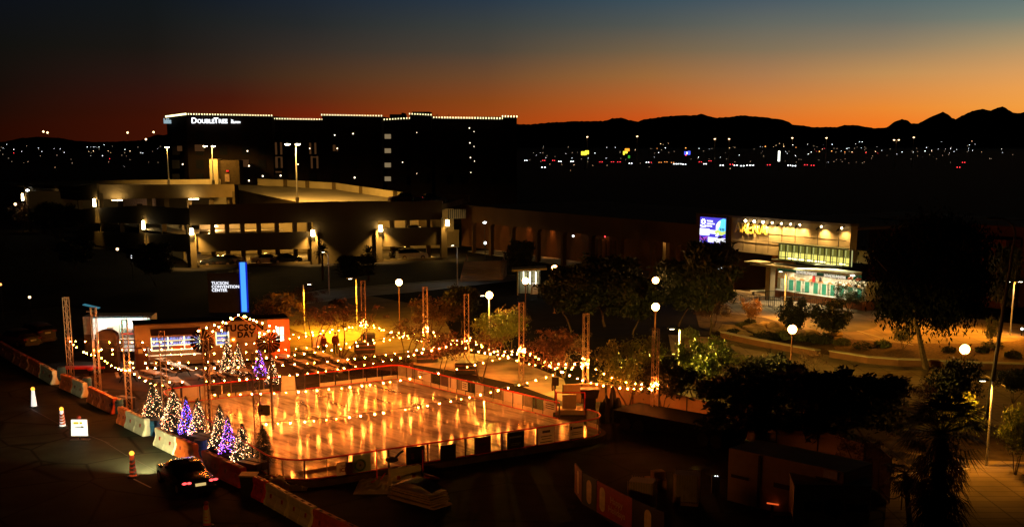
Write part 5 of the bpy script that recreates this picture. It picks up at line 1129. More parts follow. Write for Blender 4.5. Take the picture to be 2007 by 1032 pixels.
for z in (1.75,2.2): MB().box((xl+2.6,1.2,z),(xl+4.2,1.5,z+.1)).build('kitchen_shelf', M_red if z < 2 else M_cream, ft)
MB().hexa([(xl+.9,-1.5,zb+.35),(xr+.1,-1.5,zb+.35),(xr+.1,0,zb+.05),(xl+.9,0,zb+.05),(xl+.9,-1.5,zb+.41),(xr+.1,-1.5,zb+.41),(xr+.1,0,zb+.11),(xl+.9,0,zb+.11)]).build('awning', mat('awning_dark', (.06,.04,.03), .7), ft)
MB().box((xl+1.2,-1.56,zb+.2),(xr-.2,-1.51,zb+.27)).build('awning_light_strip', emi('awning_cyan', (.12,.5,.62), .35, False), ft)
for x in (xr-.2, xr+.1): MB().bar((x,-1.45,0),(x,-1.45,zb+.35),.03).build('awning_post', M_alu, ft)
for x in (xl+.6, xr-.7):
    for y in (.1,2.05): MB().bar((x,y-.12,.42),(x,y+.12,.42),.42,n=14).build('wheel', _M['tyre'], ft)
for i, (x, z0, z1) in enumerate(((xr-2.2,.9,1.1),(xr-2.2,1.25,1.45),(xr-2.2,.62,.8))): MB().box((x,-.08,z0),(x+1.4,-.055,z1)).build('menu_board', mat('menu_white', (.8,.78,.7), .5, emit=(1,.93,.8), es=.55), ft)
p = D(180,600,Yt-1)-P; 
fp = thing('blue_edge_shade', 'thin cyan edged shade frame on the tower by the food truck', 'shade', P+Vector((p.x,-1.2,p.z)))
MB().hexa([(-.6,-.2,.15),(.6,-.2,-.15),(.6,.4,-.15),(-.6,.4,.15),(-.6,-.2,.2),(.6,-.2,-.1),(.6,.4,-.1),(-.6,.4,.2)]).build('shade_panel', emi('shade_cyan', (.1,.45,.6), .35, False), fp); MB().bar((-.4,0,-.4),(.5,0,-.4),.03).build('frame_bar', M_white, fp)
# dark arched booth and small chalk board
P = G(214,728); ab = thing('arched_booth', 'dark round topped booth standing in front of the food truck', 'booth', P, .05); kk = P.y/F; wd = 21*kk; hh = D(214,645,P.y).z
pr = [(-wd,0),(wd,0),(wd,hh-.5)]+[(wd*math.cos(a),hh-.5+.5*math.sin(a)) for a in [i*math.pi/10 for i in range(1,10)]]+[(-wd,hh-.5)]
m = MB(); n = len(pr); m.add([(x,-.4,z) for x, z in pr]+[(x,.4,z) for x, z in pr], [tuple(range(n)),tuple(range(2*n-1,n-1,-1))]+[(i,n+i,n+(i+1)%n,(i+1)%n) for i in range(n)]); m.build('shell', mat('booth_dark', (.025,.012,.01), .6), ab)
MB().box((-wd*.8,-.43,.2),(wd*.8,-.405,hh-.7)).build('front_curtain', M_black, ab)
# container bar
ca, cb = G(268,723), G(568,706); cd = (cb-ca); ca_ = math.atan2(cd.y,cd.x); cl_ = V2(cd).length
cb_ = thing('container_bar', 'long pale container bar with lit bottle shelves and dark painted lettering', 'container', ca, ca_); hh = 3.35
u0 = Vector((math.cos(ca_),math.sin(ca_)))
def cx(px):                                  # distance along the container front below a pixel column
    kq = (px-PCX)/F; return (kq*ca.y-ca.x)/(u0.x-kq*u0.y)
def cz(px, py): return D(px, py, ca.y+u0.y*cx(px)).z
w1, w2, w3, w4, w5, w6 = cx(287), cx(385), cx(416), cx(443), cx(536), cx(553)
zt1, zb1 = cz(330,659), cz(330,686)
M_cont = mat('container_tan', (.15,.115,.065), .6, var=.12, scale=1.5); M_cor = mat('container_orange_lit', (.5,.13,.04), .6, var=.12)  # second tone: orange lamplight on the right end put into the colour
def cbox(nm, x0, x1, z0, z1, m, y0=0.0, y1=.12): return MB().box((x0,y0,z0),(x1,y1,z1)).build(nm, m, cb_)
cbox('front_panel', 0, w1, .2, hh, M_cont); cbox('front_panel', w1, w2, .2, zb1, M_cont); cbox('front_panel', w1, w2, zt1, hh, M_cont); cbox('front_panel', w2, w3, .2, hh, M_cont)
cbox('front_panel', w3, w4, .2, zb1+.2, M_cont); cbox('front_panel', w3, w4, zt1+.2, hh, M_cont); cbox('front_panel', w4, cx(520), .2, hh, M_cont); cbox('front_panel', cx(520), w5, .2, hh, M_cor); cbox('front_panel', w5, w6, .2, 1.55, M_cor); cbox('front_panel', w5, w6, 2.75, hh, M_cor); cbox('front_panel', w6, cl_, .2, hh, M_cor)
MB().box((0,.13,.2),(cl_,2.5,.3)).build('floor', M_dark, cb_); MB().box((-.05,-.05,hh),(cl_+.05,2.55,hh+.1)).build('roof', mat('container_roof', (.05,.04,.03), .8), cb_)
MB().box((-.02,.0,.2),(0,2.5,hh)).build('end_wall', mat('container_end', (.10,.05,.035), .7), cb_); MB().box((cl_,0,.2),(cl_+.06,2.5,hh)).build('end_wall', M_cor, cb_)
EBK = emi('shelf_back_light', (.30,.42,1.0), 1.15); ESH = emi('shelf_edge_light', (1,.92,.45), 2.2); rn = random.Random(9)
for (x0, x1, zz0, zz1) in ((w1,w2,zb1,zt1),(w3,w4,zb1+.2,zt1+.2)):
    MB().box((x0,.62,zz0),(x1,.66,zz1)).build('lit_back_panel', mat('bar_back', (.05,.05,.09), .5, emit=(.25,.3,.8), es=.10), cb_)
    for i in range(3):
        z = zz0+(zz1-zz0)*i/3; MB().box((x0,.14,z),(x1,.6,z+.06)).build('shelf', mat('shelf_white', (.8,.78,.6), .4), cb_); MB().box((x0,.10,z),(x1,.135,z+.055)).build('shelf_edge_light', ESH, cb_)
        if i > 0 or x0 != w1: 
            b = MB(); x = x0+.08
            while x < x1-.06:
                hb = rn.uniform(.17,.26); b.lathe([(.035,z+.065),(.035,z+.065+hb*.6),(.014,z+.065+hb*.75),(.014,z+.065+hb)], (x,.3,0), 6); x += rn.uniform(.09,.14)
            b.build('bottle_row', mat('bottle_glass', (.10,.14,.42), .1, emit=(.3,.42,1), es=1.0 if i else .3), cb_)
    for x in [x0]+[x0+(x1-x0)*i/3 for i in (1,2)]*(x0 == w1)+[x1-.08]: MB().box((x,.09,zz0),(x+.08,.13,zz1)).build('shelf_post', ESH, cb_)
arealight(((w1+w2)/2,-.1,zb1+.4), ((w1+w2)/2,-4,0), 160, (1,.9,.6), 3.5, .6, cb_)
MB().box((w5,.5,1.55),(w6,.54,2.75)).build('lit_window', emi('office_window', (1,.96,.70), 2.4), cb_)
for q in (.5,): MB().box((w5+(w6-w5)*q-.03,.3,1.55),(w5+(w6-w5)*q+.03,.36,2.75)).build('window_bar', M_cream, cb_)
MB().box((w5,.3,1.98),(w6,.36,2.04)).build('window_bar', M_cream, cb_)
spot((cl_-.6,-3.2,3.4), (cl_-1.0,0,2.2), 420, (1,.25,.03), 75, .8, .2, cb_, 'light_source')
s = MB(); M_let = mat('painted_letter', (.012,.006,.005), .8)
text_into(s, 'TUCSON', (cx(433.5),-.012,cz(433.5,649)), (1,0,0), (0,0,1), .70, .006, bold=.035, space=1.12); text_into(s, 'DAY', (cx(459),-.012,cz(462,660.5)), (1,0,0), (0,0,1), .62, .006, bold=.03, space=1.1); s.build('painted_letters', M_let, cb_)
s = MB()
for x, z, a in ((cx(497),2.55,.5),(cx(500),2.2,-.4),(cx(496),1.7,.3),(cx(502),2.7,-.6),(cx(499),1.2,0)): s.obox((x,-.012,z),(.12,.012,.55),M=Matrix.Rotation(a,3,'Y'))
s.build('painted_cactus', mat('painted_rust', (.22,.05,.02), .7), cb_)
MB().hexa([(w1,-1.1,zt1+.25),(w2,-1.1,zt1+.25),(w2,-.02,zt1+.6),(w1,-.02,zt1+.6),(w1,-1.1,zt1+.3),(w2,-1.1,zt1+.3),(w2,-.02,zt1+.65),(w1,-.02,zt1+.65)]).build('awning', _M['awning_dark'], cb_)
MB().box((w1-.3,-.9,1.0),(w2+.5,-.35,1.08)).build('bar_counter', M_wood, cb_)
# ================================================================ PICNIC TABLES, A-FRAME, SMALL THINGS OF THE PATIO
def picnic(ln=2.3):
    t = thing('picnic_table', 'wooden picnic table', 'picnic table', (0,0,0), group='picnic tables on the patio')
    MB().box((-ln/2,-.38,.72),(ln/2,.38,.77)).build('table_top', mat('table_wood', (.34,.26,.17), .6, var=.2, scale=2), t)
    for s in (-.68,.68): MB().box((-ln/2,s-.13,.43),(ln/2,s+.13,.47)).build('bench_seat', _M['table_wood'], t)
    for x in (-ln/2+.35, ln/2-.35):
        m = MB(); m.bar((x,-.62,.02),(x,-.2,.72),.04,n=4); m.bar((x,.62,.02),(x,.2,.72),.04,n=4); m.bar((x,-.8,.40),(x,.8,.40),.035,n=4); m.build('leg_frame', M_dark, t)
    return t
pc = picnic(); tpos = [(250,745,'far left near the dark arch'),(318,722,'under the bottle shelves'),(300,748,'left of the middle, before the bottle shelves'),(345,764,'in the front left by the rink boards'),(350,735,'just behind the front left one'),(432,729,'behind the lattice tower with the ribbed wheel'),(412,747,'right of that tower, near the boards'),(470,742,'below the white lit tree'),(600,700,'nearest the bare trees on the right'),(632,712,'second from the bare trees'),(668,724,'third from the bare trees towards the rink'),(598,727,'behind the sandwich board'),(560,716,'between the purple tree and the bare trees'),(640,738,'closest to the rear boards of the rink')]
for i, (px, py, w_) in enumerate(tpos):
    p = G(px, py); o = pc if i == 0 else dup(pc, p); o.location = p; o.rotation_euler = (0,0,-1.02 if px > 540 else -1.0+.1*((i*7)%5-2)); o['label'] = 'wooden picnic table '+w_
P = G(566,771,.36); sb = thing('sandwich_board', 'pale sandwich board sign standing in the rink gate', 'sign', (P.x,P.y,.35), .1); kk = P.y/F
for s in (-1,1): MB().hexa([(-.5,s*.42-.02,0),(.5,s*.42-.02,0),(.5,s*.42+.02,0),(-.5,s*.42+.02,0),(-.42,s*.04-.02,1.25),(.42,s*.04-.02,1.25),(.42,s*.04+.02,1.25),(-.42,s*.04+.02,1.25)]).build('sign_panel', M_cream, sb)
m = MB(); 
for i in range(4): m.box((-.3,-.37+.09*i,.35+.2*i),(.3,-.35+.09*i,.38+.2*i))
m.build('print', M_pale, sb)
for i, (px,py,lab,m_) in enumerate([(205,725,'red round cushion stool left of the dark arch',M_red),(178,735,'dim red low box beside the food truck tower',RP),(232,722,'small red ball stool right of the dark arch',M_red)]):
    t = thing('stool', lab, 'stool', G(px,py)); MB().lathe([(.16,0),(.18,.35)],n=8).build('base', M_dark, t); MB().ball((0,0,.5),.24,2,(1,1,.7)).build('seat', m_, t)
t = thing('red_bench', 'long dim red bench by the food truck tower', 'bench', G(165,730), .1); MB().box((-1.6,-.4,.35),(1.6,.4,.5)).build('seat', RP, t); MB().box((-1.5,-.3,0),(1.5,.3,.34)).build('base', M_dark, t)
t = thing('trash_cabinet', 'dark cabinet with a small lit orange square on it', 'cabinet', G(282,722)); MB().box((-.5,-.4,0),(.5,.4,1.7)).build('body', mat('cabinet_brown', (.05,.02,.015), .6), t); MB().box((-.22,-.43,1.25),(.12,-.405,1.6)).build('lit_square', emi('cabinet_amber', (1,.25,.03), .6, False), t)
t = thing('banner_stand', 'pale banner with a red disc hung by the bar counter', 'banner', G(360,716), .05); MB().box((-1.1,-.03,.7),(1.1,.03,1.6)).build('cloth', M_cor, t); MB().lathe([(.3,-.01),(.3,.01)],n=14).build('disc', RP, t).location = (-.4,-.05,1.15); t.children[-1].rotation_euler = (math.pi/2,0,0)
for s in (-1.1,1.1): MB().bar((s,0,0),(s,0,1.65),.03).build('post', M_dark, t)
t = thing('planter_box', 'long planter of dark low plants behind the right rear boards', 'planter', G(745,722), -.35); MB().box((-2.6,-.5,0),(2.6,.5,.55)).build('box', mat('planter_brown', (.09,.04,.025), .8), t); m = MB(); rn = random.Random(2)
for i in range(260): c = Vector((rn.uniform(-2.5,2.5),rn.uniform(-.45,.45),rn.uniform(.5,.95))); d = Vector((rn.uniform(-1,1),rn.uniform(-1,1),rn.uniform(.2,1))).normalized()*.16; e = d.cross(Vector((.3,.8,.1))).normalized()*.05; m.face([c-d-e,c-d+e,c+d+e*.3,c+d-e*.3])
m.build('foliage', M_leaf_d, t)
t = thing('tilted_board', 'small tilted menu board leaning at a picnic table', 'sign', G(620,698)+Vector((0,0,.78)), .5); MB().hexa([(-.3,-.03,0),(.3,-.03,0),(.3,.03,0),(-.3,.03,0),(-.3+.25,.2,.8),(.3+.25,.2,.8),(.3+.25,.26,.8),(-.3+.25,.26,.8)]).build('panel', M_cream, t)
for i,(px,py,lab) in enumerate([(722,688,'dark speaker cabinet beside the far corner tower'),(1088,798,'black loudspeaker box on the post at the rink gate'),(1155,805,'dark trough shaped tub at the open gate')]):
    P = G(px,py); t = thing('speaker_box', lab, 'speaker' if i < 2 else 'tub', P)
    if i == 1: MB().bar((0,0,0),(0,0,1.6),.06).build('pole', M_dark, t); MB().box((-.22,-.2,1.5),(.22,.2,2.05)).build('cabinet', M_black, t)
    elif i == 0: MB().box((-.55,-.5,0),(.55,.5,1.5)).build('cabinet', M_black, t); MB().box((-.4,-.53,.2),(.4,-.505,1.3)).build('grille', M_dark, t)
    else: MB().hexa([(-.5,-.35,.9),(.5,-.35,.9),(.5,.35,.9),(-.5,.35,.9),(-.62,-.45,1.5),(.62,-.45,1.5),(.62,.45,1.5),(-.62,.45,1.5)]).build('tub', M_black, t); MB().box((-.4,-.3,0),(.4,.3,.9)).build('stand', M_dark, t)
t = thing('gate_frame', 'small red tubed gate platform beside the open rink corner', 'gate', G(1118,812)); m = MB(); m.path([(-.9,0,0),(-.9,0,1.45),(.9,0,1.45),(.9,0,0)],.04); m.path([(-.9,.9,0),(-.9,.9,1.45),(-.9,0,1.45)],.04); m.build('tube_frame', M_rail, t); MB().box((-.9,-.1,0),(.9,1.2,.3)).build('step', M_kick, t); MB().box((-.5,.4,.31),(.4,.8,1.2)).build('cabinet', M_cream, t)
# ================================================================ CHRISTMAS TREES
def fir_crown(h, r, seed, n=1500):
    rn = random.Random(seed); m = MB()
    for i in range(n):
        t = rn.random()**.75; z = .12+h*(1-t)*.0+h*(.97-.9*t)*1.0; rad = r*(t**.9)*rn.uniform(.35,1.05)*(1+.16*math.sin(t*38)); a = rn.uniform(0,2*math.pi)
        z += .03*h; c = Vector((rad*math.cos(a), rad*math.sin(a), z)); d = Vector((math.cos(a),math.sin(a),rn.uniform(-.55,.1))).normalized()*rn.uniform(.12,.22); s = Vector((-math.sin(a),math.cos(a),rn.uniform(-.3,.3)))*.035
        m.face([c-d*.4-s, c-d*.4+s, c+d+s*.3, c+d-s*.3])
    return m.mesh('fir_crown', mat('fir_green', (.02,.035,.016), .7, var=.5))
def fir_lights(h, r, seed, n, size=.024):
    rn = random.Random(seed); ms = [MB()]; m = ms[0]
    for i in range(n):
        t = ((i+.5)/n)**.62; a = i*2.39996+rn.uniform(-.5,.5); z = .08*h+h*(.98-.92*t)-.05*h*0; rad = r*t*rn.uniform(.78,1.06)+.03
        m.oct((rad*math.cos(a), rad*math.sin(a), z), size*rn.uniform(.8,1.25))
    return m
EXW = emi('fairy_white', (1,.56,.26), 14); EXB = emi('fairy_blue', (.09,.06,1), 22); EXP = emi('fairy_purple', (.55,.12,1), 16); EXR = emi('fairy_red', (1,.12,.04), 14)
CR = fir_crown(2.6, .85, 1); CR2 = fir_crown(2.6, .85, 2)
def xmas(px, py_base, py_top, label, mix, n=220, rs=1.0):
    n = int(n*1.35)
    P = G(px, py_base); h = D(px, py_top, P.y).z; sc2 = h/2.6; t = thing('christmas_tree', label, 'christmas tree', P, random.uniform(0,6), 'christmas trees around the rink', (sc2*rs, sc2*rs, sc2))
    MB().bar((0,0,0),(0,0,2.3),.06,.02).build('trunk', M_bark, t); MB().lathe([(.2,0),(.22,.22)],n=8).build('pot', M_black, t); inst(random.choice((CR,CR2)), 'foliage', t)
    rn = random.Random(px); tot = n; lm = {}
    m = MB()
    mats = [k for k, _ in mix]; wts = [w_ for _, w_ in mix]
    for i in range(n):
        u = ((i+.5)/n)**.62; a = i*2.39996+rn.uniform(-.5,.5); z = .10+2.48*(1-.93*u); rad = .85*u*rn.uniform(.8,1.08)+.03
        m.mi = rn.choices(range(len(mats)), wts)[0]; m.oct((rad*math.cos(a),rad*math.sin(a),z), .0195*rn.choice((.6,.8,1,1.25))/max(.8,sc2))
    if n: m.build('fairy_light_string', mats, t)['kind'] = 'stuff'
    return t
W_ = [(EXW,.93),(EXR,.07)]; B_ = [(EXB,.6),(EXR,.12),(EXW,.14),(EXP,.14)]; P_ = [(EXP,.55),(EXB,.2),(EXW,.18),(EXR,.07)]
xmas(304,836,748,'white lit christmas tree at the left end of the roadside row',W_,230); xmas(343,848,764,'white lit christmas tree second from the left, bushiest of the row',W_,330,1.1); xmas(368,856,779,'blue lit christmas tree in the roadside row',B_,200,.72); xmas(391,860,783,'white lit christmas tree between the blue one and the wheel tower',W_,200,.9)
xmas(434,886,797,'white lit christmas tree left of the purple one near the car',W_,210,.85); xmas(449,893,817,'purple and blue lit christmas tree near the car',P_,230,.8); xmas(477,908,832,'dark christmas tree with sparse warm lights near the car',W_,150,1.0); xmas(518,917,836,'unlit dark christmas tree behind the nearest tower',W_,0,.95)
xmas(448,737,660,'tall warm lit christmas tree under the painted lettering',W_,170,.7); xmas(469,739,672,'warm lit christmas tree touching the tall one under the lettering',W_,150,.7); xmas(510,741,683,'purple lit christmas tree behind the rear boards',P_,150,.75); xmas(535,757,697,'small warm lit christmas tree beside the purple patio one',W_,90,.75)
# ================================================================ TREES
def tree_meshes(seed, h, r, trunks, leaf, nl=2600, ls=.17, clump=26, droop=0.0, zf=.35, flat=.55, tr=.10):
    rn = random.Random(seed); T = MB(); K = MB(); tips = []
    for k in range(trunks):
        a = k*2*math.pi/max(1,trunks)+rn.uniform(-.5,.5); p = Vector((.08*math.cos(a)*(trunks>1),.08*math.sin(a)*(trunks>1),0)); d = Vector((math.cos(a)*.4*(trunks>1)+rn.uniform(-.1,.1),math.sin(a)*.4*(trunks>1)+rn.uniform(-.1,.1),1)).normalized()
        rr = tr*(1 if trunks == 1 else .75); seg_n = 4; q = p
        for s in range(seg_n):
            d = (d+Vector((rn.uniform(-.25,.25),rn.uniform(-.25,.25),0))).normalized(); q2 = q+d*h*zf/seg_n*1.25; T.bar(q,q2,rr,rr*.82,n=6,caps=False); rr *= .82; q = q2
        for b_ in range(4):
            a2 = b_*math.pi/2+rn.uniform(-.6,.6)+a; e = Vector((math.cos(a2)*rn.uniform(.5,1.0),math.sin(a2)*rn.uniform(.5,1.0),rn.uniform(.5,1.0))).normalized(); x = q; r3 = rr*.8
            for s in range(3):
                e = (e+Vector((rn.uniform(-.35,.35),rn.uniform(-.35,.35),rn.uniform(-.1,.25)))).normalized(); y = x+e*h*.15; T.bar(x,y,r3,r3*.65,n=5,caps=False); r3 *= .65; x = y; tips.append(x)
    cs = []
    for i in range(clump):
        a = rn.uniform(0,2*math.pi); u = rn.random()**.5; z = h*(zf+(1-zf)*rn.uniform(.12,.92)); prof = math.sin(math.pi*min(1,max(.05,(z/h-zf*.7)/(1.06-zf*.7))))**.6
        cs.append((Vector((r*u*prof*math.cos(a), r*u*prof*math.sin(a), z)), rn.uniform(.16,.34)*r))
    for tpt in tips[::2]: cs.append((tpt, .2*r))
    for i in range(nl):
        c, cr_ = rn.choice(cs); v = Vector((rn.gauss(0,.5),rn.gauss(0,.5),rn.gauss(0,.42)*flat*1.5)); p = c+v*cr_; 
        if droop: p.z -= droop*abs(rn.gauss(0,.5))*r*.5
        if p.z < h*zf*.55: p.z = h*zf*.55+rn.random()*.3
        d = Vector((rn.uniform(-1,1),rn.uniform(-1,1),rn.uniform(-1,.6)-droop*1.5)).normalized()*ls*rn.uniform(.6,1.3); e = d.cross(Vector((rn.uniform(-1,1),rn.uniform(-1,1),rn.uniform(-1,1)))).normalized()*ls*rn.uniform(.22,.4)
        K.face([p-d-e*.4, p-d*.1-e, p+d, p-d*.1+e])
    return T.mesh('trunk', M_bark), K.mesh('crown', leaf)
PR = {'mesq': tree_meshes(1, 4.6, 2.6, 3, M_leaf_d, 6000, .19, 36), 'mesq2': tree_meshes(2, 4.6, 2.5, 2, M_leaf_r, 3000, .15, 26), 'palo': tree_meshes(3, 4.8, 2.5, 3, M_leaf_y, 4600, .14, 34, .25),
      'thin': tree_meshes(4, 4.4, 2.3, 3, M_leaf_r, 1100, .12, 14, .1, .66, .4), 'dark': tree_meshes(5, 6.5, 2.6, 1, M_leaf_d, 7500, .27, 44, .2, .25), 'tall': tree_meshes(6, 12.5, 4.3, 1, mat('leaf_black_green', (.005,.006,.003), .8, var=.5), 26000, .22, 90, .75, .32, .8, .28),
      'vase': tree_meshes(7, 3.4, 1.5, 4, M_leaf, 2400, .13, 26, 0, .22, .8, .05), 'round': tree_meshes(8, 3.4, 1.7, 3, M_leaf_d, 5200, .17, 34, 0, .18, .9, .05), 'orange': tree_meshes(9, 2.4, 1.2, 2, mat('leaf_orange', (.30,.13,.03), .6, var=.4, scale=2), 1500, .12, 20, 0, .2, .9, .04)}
SZ = {'mesq':(4.6,2.6),'mesq2':(4.6,2.5),'palo':(4.8,2.5),'thin':(4.4,2.3),'dark':(6.5,2.6),'tall':(12.5,4.3),'vase':(3.4,1.5),'round':(3.4,1.7),'orange':(2.4,1.2)}
def tree(kind, px, pb, pt, label, wpx=None, group=None, name='tree', cat='tree'):
    P = G(px, pb); h = D(px, pt, P.y).z; s = h/SZ[kind][0]; sx_ = s if wpx is None else (wpx/2*P.y/F)/SZ[kind][1]
    t = thing(name, label, cat, P, random.uniform(0,6.28), group, (sx_,sx_,s)); inst(PR[kind][0], 'trunk', t); inst(PR[kind][1], 'crown', t); return t
GP = 'trees on the plaza'
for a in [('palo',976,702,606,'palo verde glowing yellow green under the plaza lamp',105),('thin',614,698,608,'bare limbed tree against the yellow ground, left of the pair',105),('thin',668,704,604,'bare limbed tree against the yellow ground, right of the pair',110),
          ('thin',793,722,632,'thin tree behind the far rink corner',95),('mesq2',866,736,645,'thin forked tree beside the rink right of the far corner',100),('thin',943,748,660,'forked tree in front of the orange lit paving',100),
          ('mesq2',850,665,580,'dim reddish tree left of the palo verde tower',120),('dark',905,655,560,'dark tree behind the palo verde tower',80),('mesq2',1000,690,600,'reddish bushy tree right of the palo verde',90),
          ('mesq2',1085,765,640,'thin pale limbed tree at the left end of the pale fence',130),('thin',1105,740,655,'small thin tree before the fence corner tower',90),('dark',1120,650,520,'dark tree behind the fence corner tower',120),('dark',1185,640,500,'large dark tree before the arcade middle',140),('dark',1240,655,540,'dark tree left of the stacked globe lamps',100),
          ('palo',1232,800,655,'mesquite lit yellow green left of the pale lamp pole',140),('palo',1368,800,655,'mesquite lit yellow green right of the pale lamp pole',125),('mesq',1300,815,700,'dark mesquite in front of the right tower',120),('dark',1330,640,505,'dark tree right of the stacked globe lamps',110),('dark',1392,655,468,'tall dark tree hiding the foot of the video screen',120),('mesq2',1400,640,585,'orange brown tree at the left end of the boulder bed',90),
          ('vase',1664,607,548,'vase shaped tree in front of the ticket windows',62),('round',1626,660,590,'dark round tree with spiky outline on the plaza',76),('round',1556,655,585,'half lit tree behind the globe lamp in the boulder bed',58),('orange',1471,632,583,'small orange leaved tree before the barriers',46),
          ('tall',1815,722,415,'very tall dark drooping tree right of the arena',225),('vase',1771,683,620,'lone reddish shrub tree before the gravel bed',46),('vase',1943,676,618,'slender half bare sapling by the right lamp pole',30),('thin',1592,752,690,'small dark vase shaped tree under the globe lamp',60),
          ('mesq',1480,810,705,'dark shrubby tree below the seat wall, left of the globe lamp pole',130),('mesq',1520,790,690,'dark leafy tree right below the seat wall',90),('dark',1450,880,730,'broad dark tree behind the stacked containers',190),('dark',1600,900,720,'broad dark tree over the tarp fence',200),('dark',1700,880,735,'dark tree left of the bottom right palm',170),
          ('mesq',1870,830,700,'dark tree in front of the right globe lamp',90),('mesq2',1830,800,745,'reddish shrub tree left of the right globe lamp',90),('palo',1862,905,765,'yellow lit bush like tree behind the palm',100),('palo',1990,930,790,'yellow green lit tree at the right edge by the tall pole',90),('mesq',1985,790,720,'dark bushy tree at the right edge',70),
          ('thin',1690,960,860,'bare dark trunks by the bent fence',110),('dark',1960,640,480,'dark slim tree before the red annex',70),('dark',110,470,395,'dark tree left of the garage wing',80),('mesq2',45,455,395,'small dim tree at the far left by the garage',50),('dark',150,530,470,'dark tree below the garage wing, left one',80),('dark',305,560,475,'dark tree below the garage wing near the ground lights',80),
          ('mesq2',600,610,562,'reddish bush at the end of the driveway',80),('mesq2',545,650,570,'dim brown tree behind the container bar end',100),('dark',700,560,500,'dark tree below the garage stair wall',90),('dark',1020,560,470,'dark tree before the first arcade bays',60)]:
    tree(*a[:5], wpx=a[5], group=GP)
# yucca like palms on the garage wall
def frond_head(seed, n, ln, wd=.05, up=.6, drop=.8):
    rn = random.Random(seed); m = MB()
    for i in range(n):
        a = rn.uniform(0,2*math.pi); e = rn.uniform(-.7,1.3)*up; d = Vector((math.cos(a)*math.cos(e),math.sin(a)*math.cos(e),math.sin(e))); s = Vector((-math.sin(a),math.cos(a),0))*wd; p0 = d*.1; p1 = d*ln*.55; p2 = d*ln*rn.uniform(.8,1.1)-Vector((0,0,drop*ln*.25))
        m.face([p0-s*.5,p0+s*.5,p1+s,p1-s]); m.face([p1-s,p1+s,p2])
    return m
for px, pb, pt, lab in ((632,548,472,'spiky palm lit by the wall lamp left of the garage stair wall'),(722,550,478,'spiky palm lit by the wall lamp right of the garage stair wall')):
    P = G(px, pb); P.y = min(P.y, 165); P = Vector(((px-PCX)/F*P.y, P.y, 0)); h = D(px, pt+18, P.y).z; t = thing('palm_tree', lab, 'palm', P, 0, 'spiky palms at the garage'); MB().bar((0,0,0),(0,0,h),.16,.12).build('trunk', M_bark, t)
    m = frond_head(px, 150, 1.7, .06, .9); m.v = [v+Vector((0,0,h)) for v in m.v]; m.build('fronds', M_leaf_d, t)
# shaggy fan palm in the bottom right corner
P = Vector(((1868-PCX)/F*44, 44, 0)); fpm = thing('palm_tree', 'big shaggy black palm with hanging dead skirt in the bottom right corner', 'palm', P)
zt = D(1868,850,44).z; MB().bar((0,0,0),(0,0,zt),.32,.24,n=9).build('trunk', M_bark, fpm)
rn = random.Random(21); M_fan = mat('fan_frond', (.018,.022,.01), .7, var=.4); M_skirt = mat('dead_skirt', (.04,.028,.016), .9, var=.4)
def fan(m, base, d, ln, nb=15, wd=1.0):
    d = d.normalized(); s = d.cross(Vector((0,0,1))).normalized(); n = s.cross(d); m.bar(base, base+d*ln*.5, .018, .012, n=4, caps=False); c = base+d*ln*.5
    for j in range(nb):
        b_ = (j-(nb-1)/2)/(nb-1)*2.6*wd; q = d*math.cos(b_)+s*math.sin(b_); l2 = ln*.62*rn.uniform(.85,1.1); w_ = q.cross(n).normalized()*.028
        m.face([c, c+q*l2*.55-w_+n*.03, c+q*l2-Vector((0,0,l2*.22)), c+q*l2*.55+w_+n*.03])
m = MB()
for i in range(46):
    a = i*2.4; e = rn.uniform(-.5,1.2); fan(m, Vector((0,0,zt+.05)), Vector((math.cos(a)*math.cos(e),math.sin(a)*math.cos(e),math.sin(e))), rn.uniform(1.5,2.1))
m.build('crown', M_fan, fpm)
m = MB()
for i in range(120):
    a = i*2.4; z = zt-.1-(i/120)*3.6; e = rn.uniform(-1.35,-.75); fan(m, Vector((.2*math.cos(a),.2*math.sin(a),z)), Vector((math.cos(a)*math.cos(e),math.sin(a)*math.cos(e),math.sin(e))), rn.uniform(1.2,1.75), 9, .6)
m.build('skirt', M_skirt, fpm)
P = Vector(((1800-PCX)/F*50, 50, 0)); t = thing('palm_tree', 'small dark palm with ragged drooping fronds left of the big shaggy one', 'palm', P); zt2 = D(1800,925,50).z; MB().bar((.5,0,0),(0,0,zt2),.14,.1).build('trunk', M_bark, t); m = MB()
for i in range(26): a = i*2.4; e = rn.uniform(-1.1,.8); fan(m, Vector((0,0,zt2)), Vector((math.cos(a)*math.cos(e),math.sin(a)*math.cos(e),math.sin(e))), rn.uniform(.8,1.15), 11)
m.build('crown', M_fan, t)
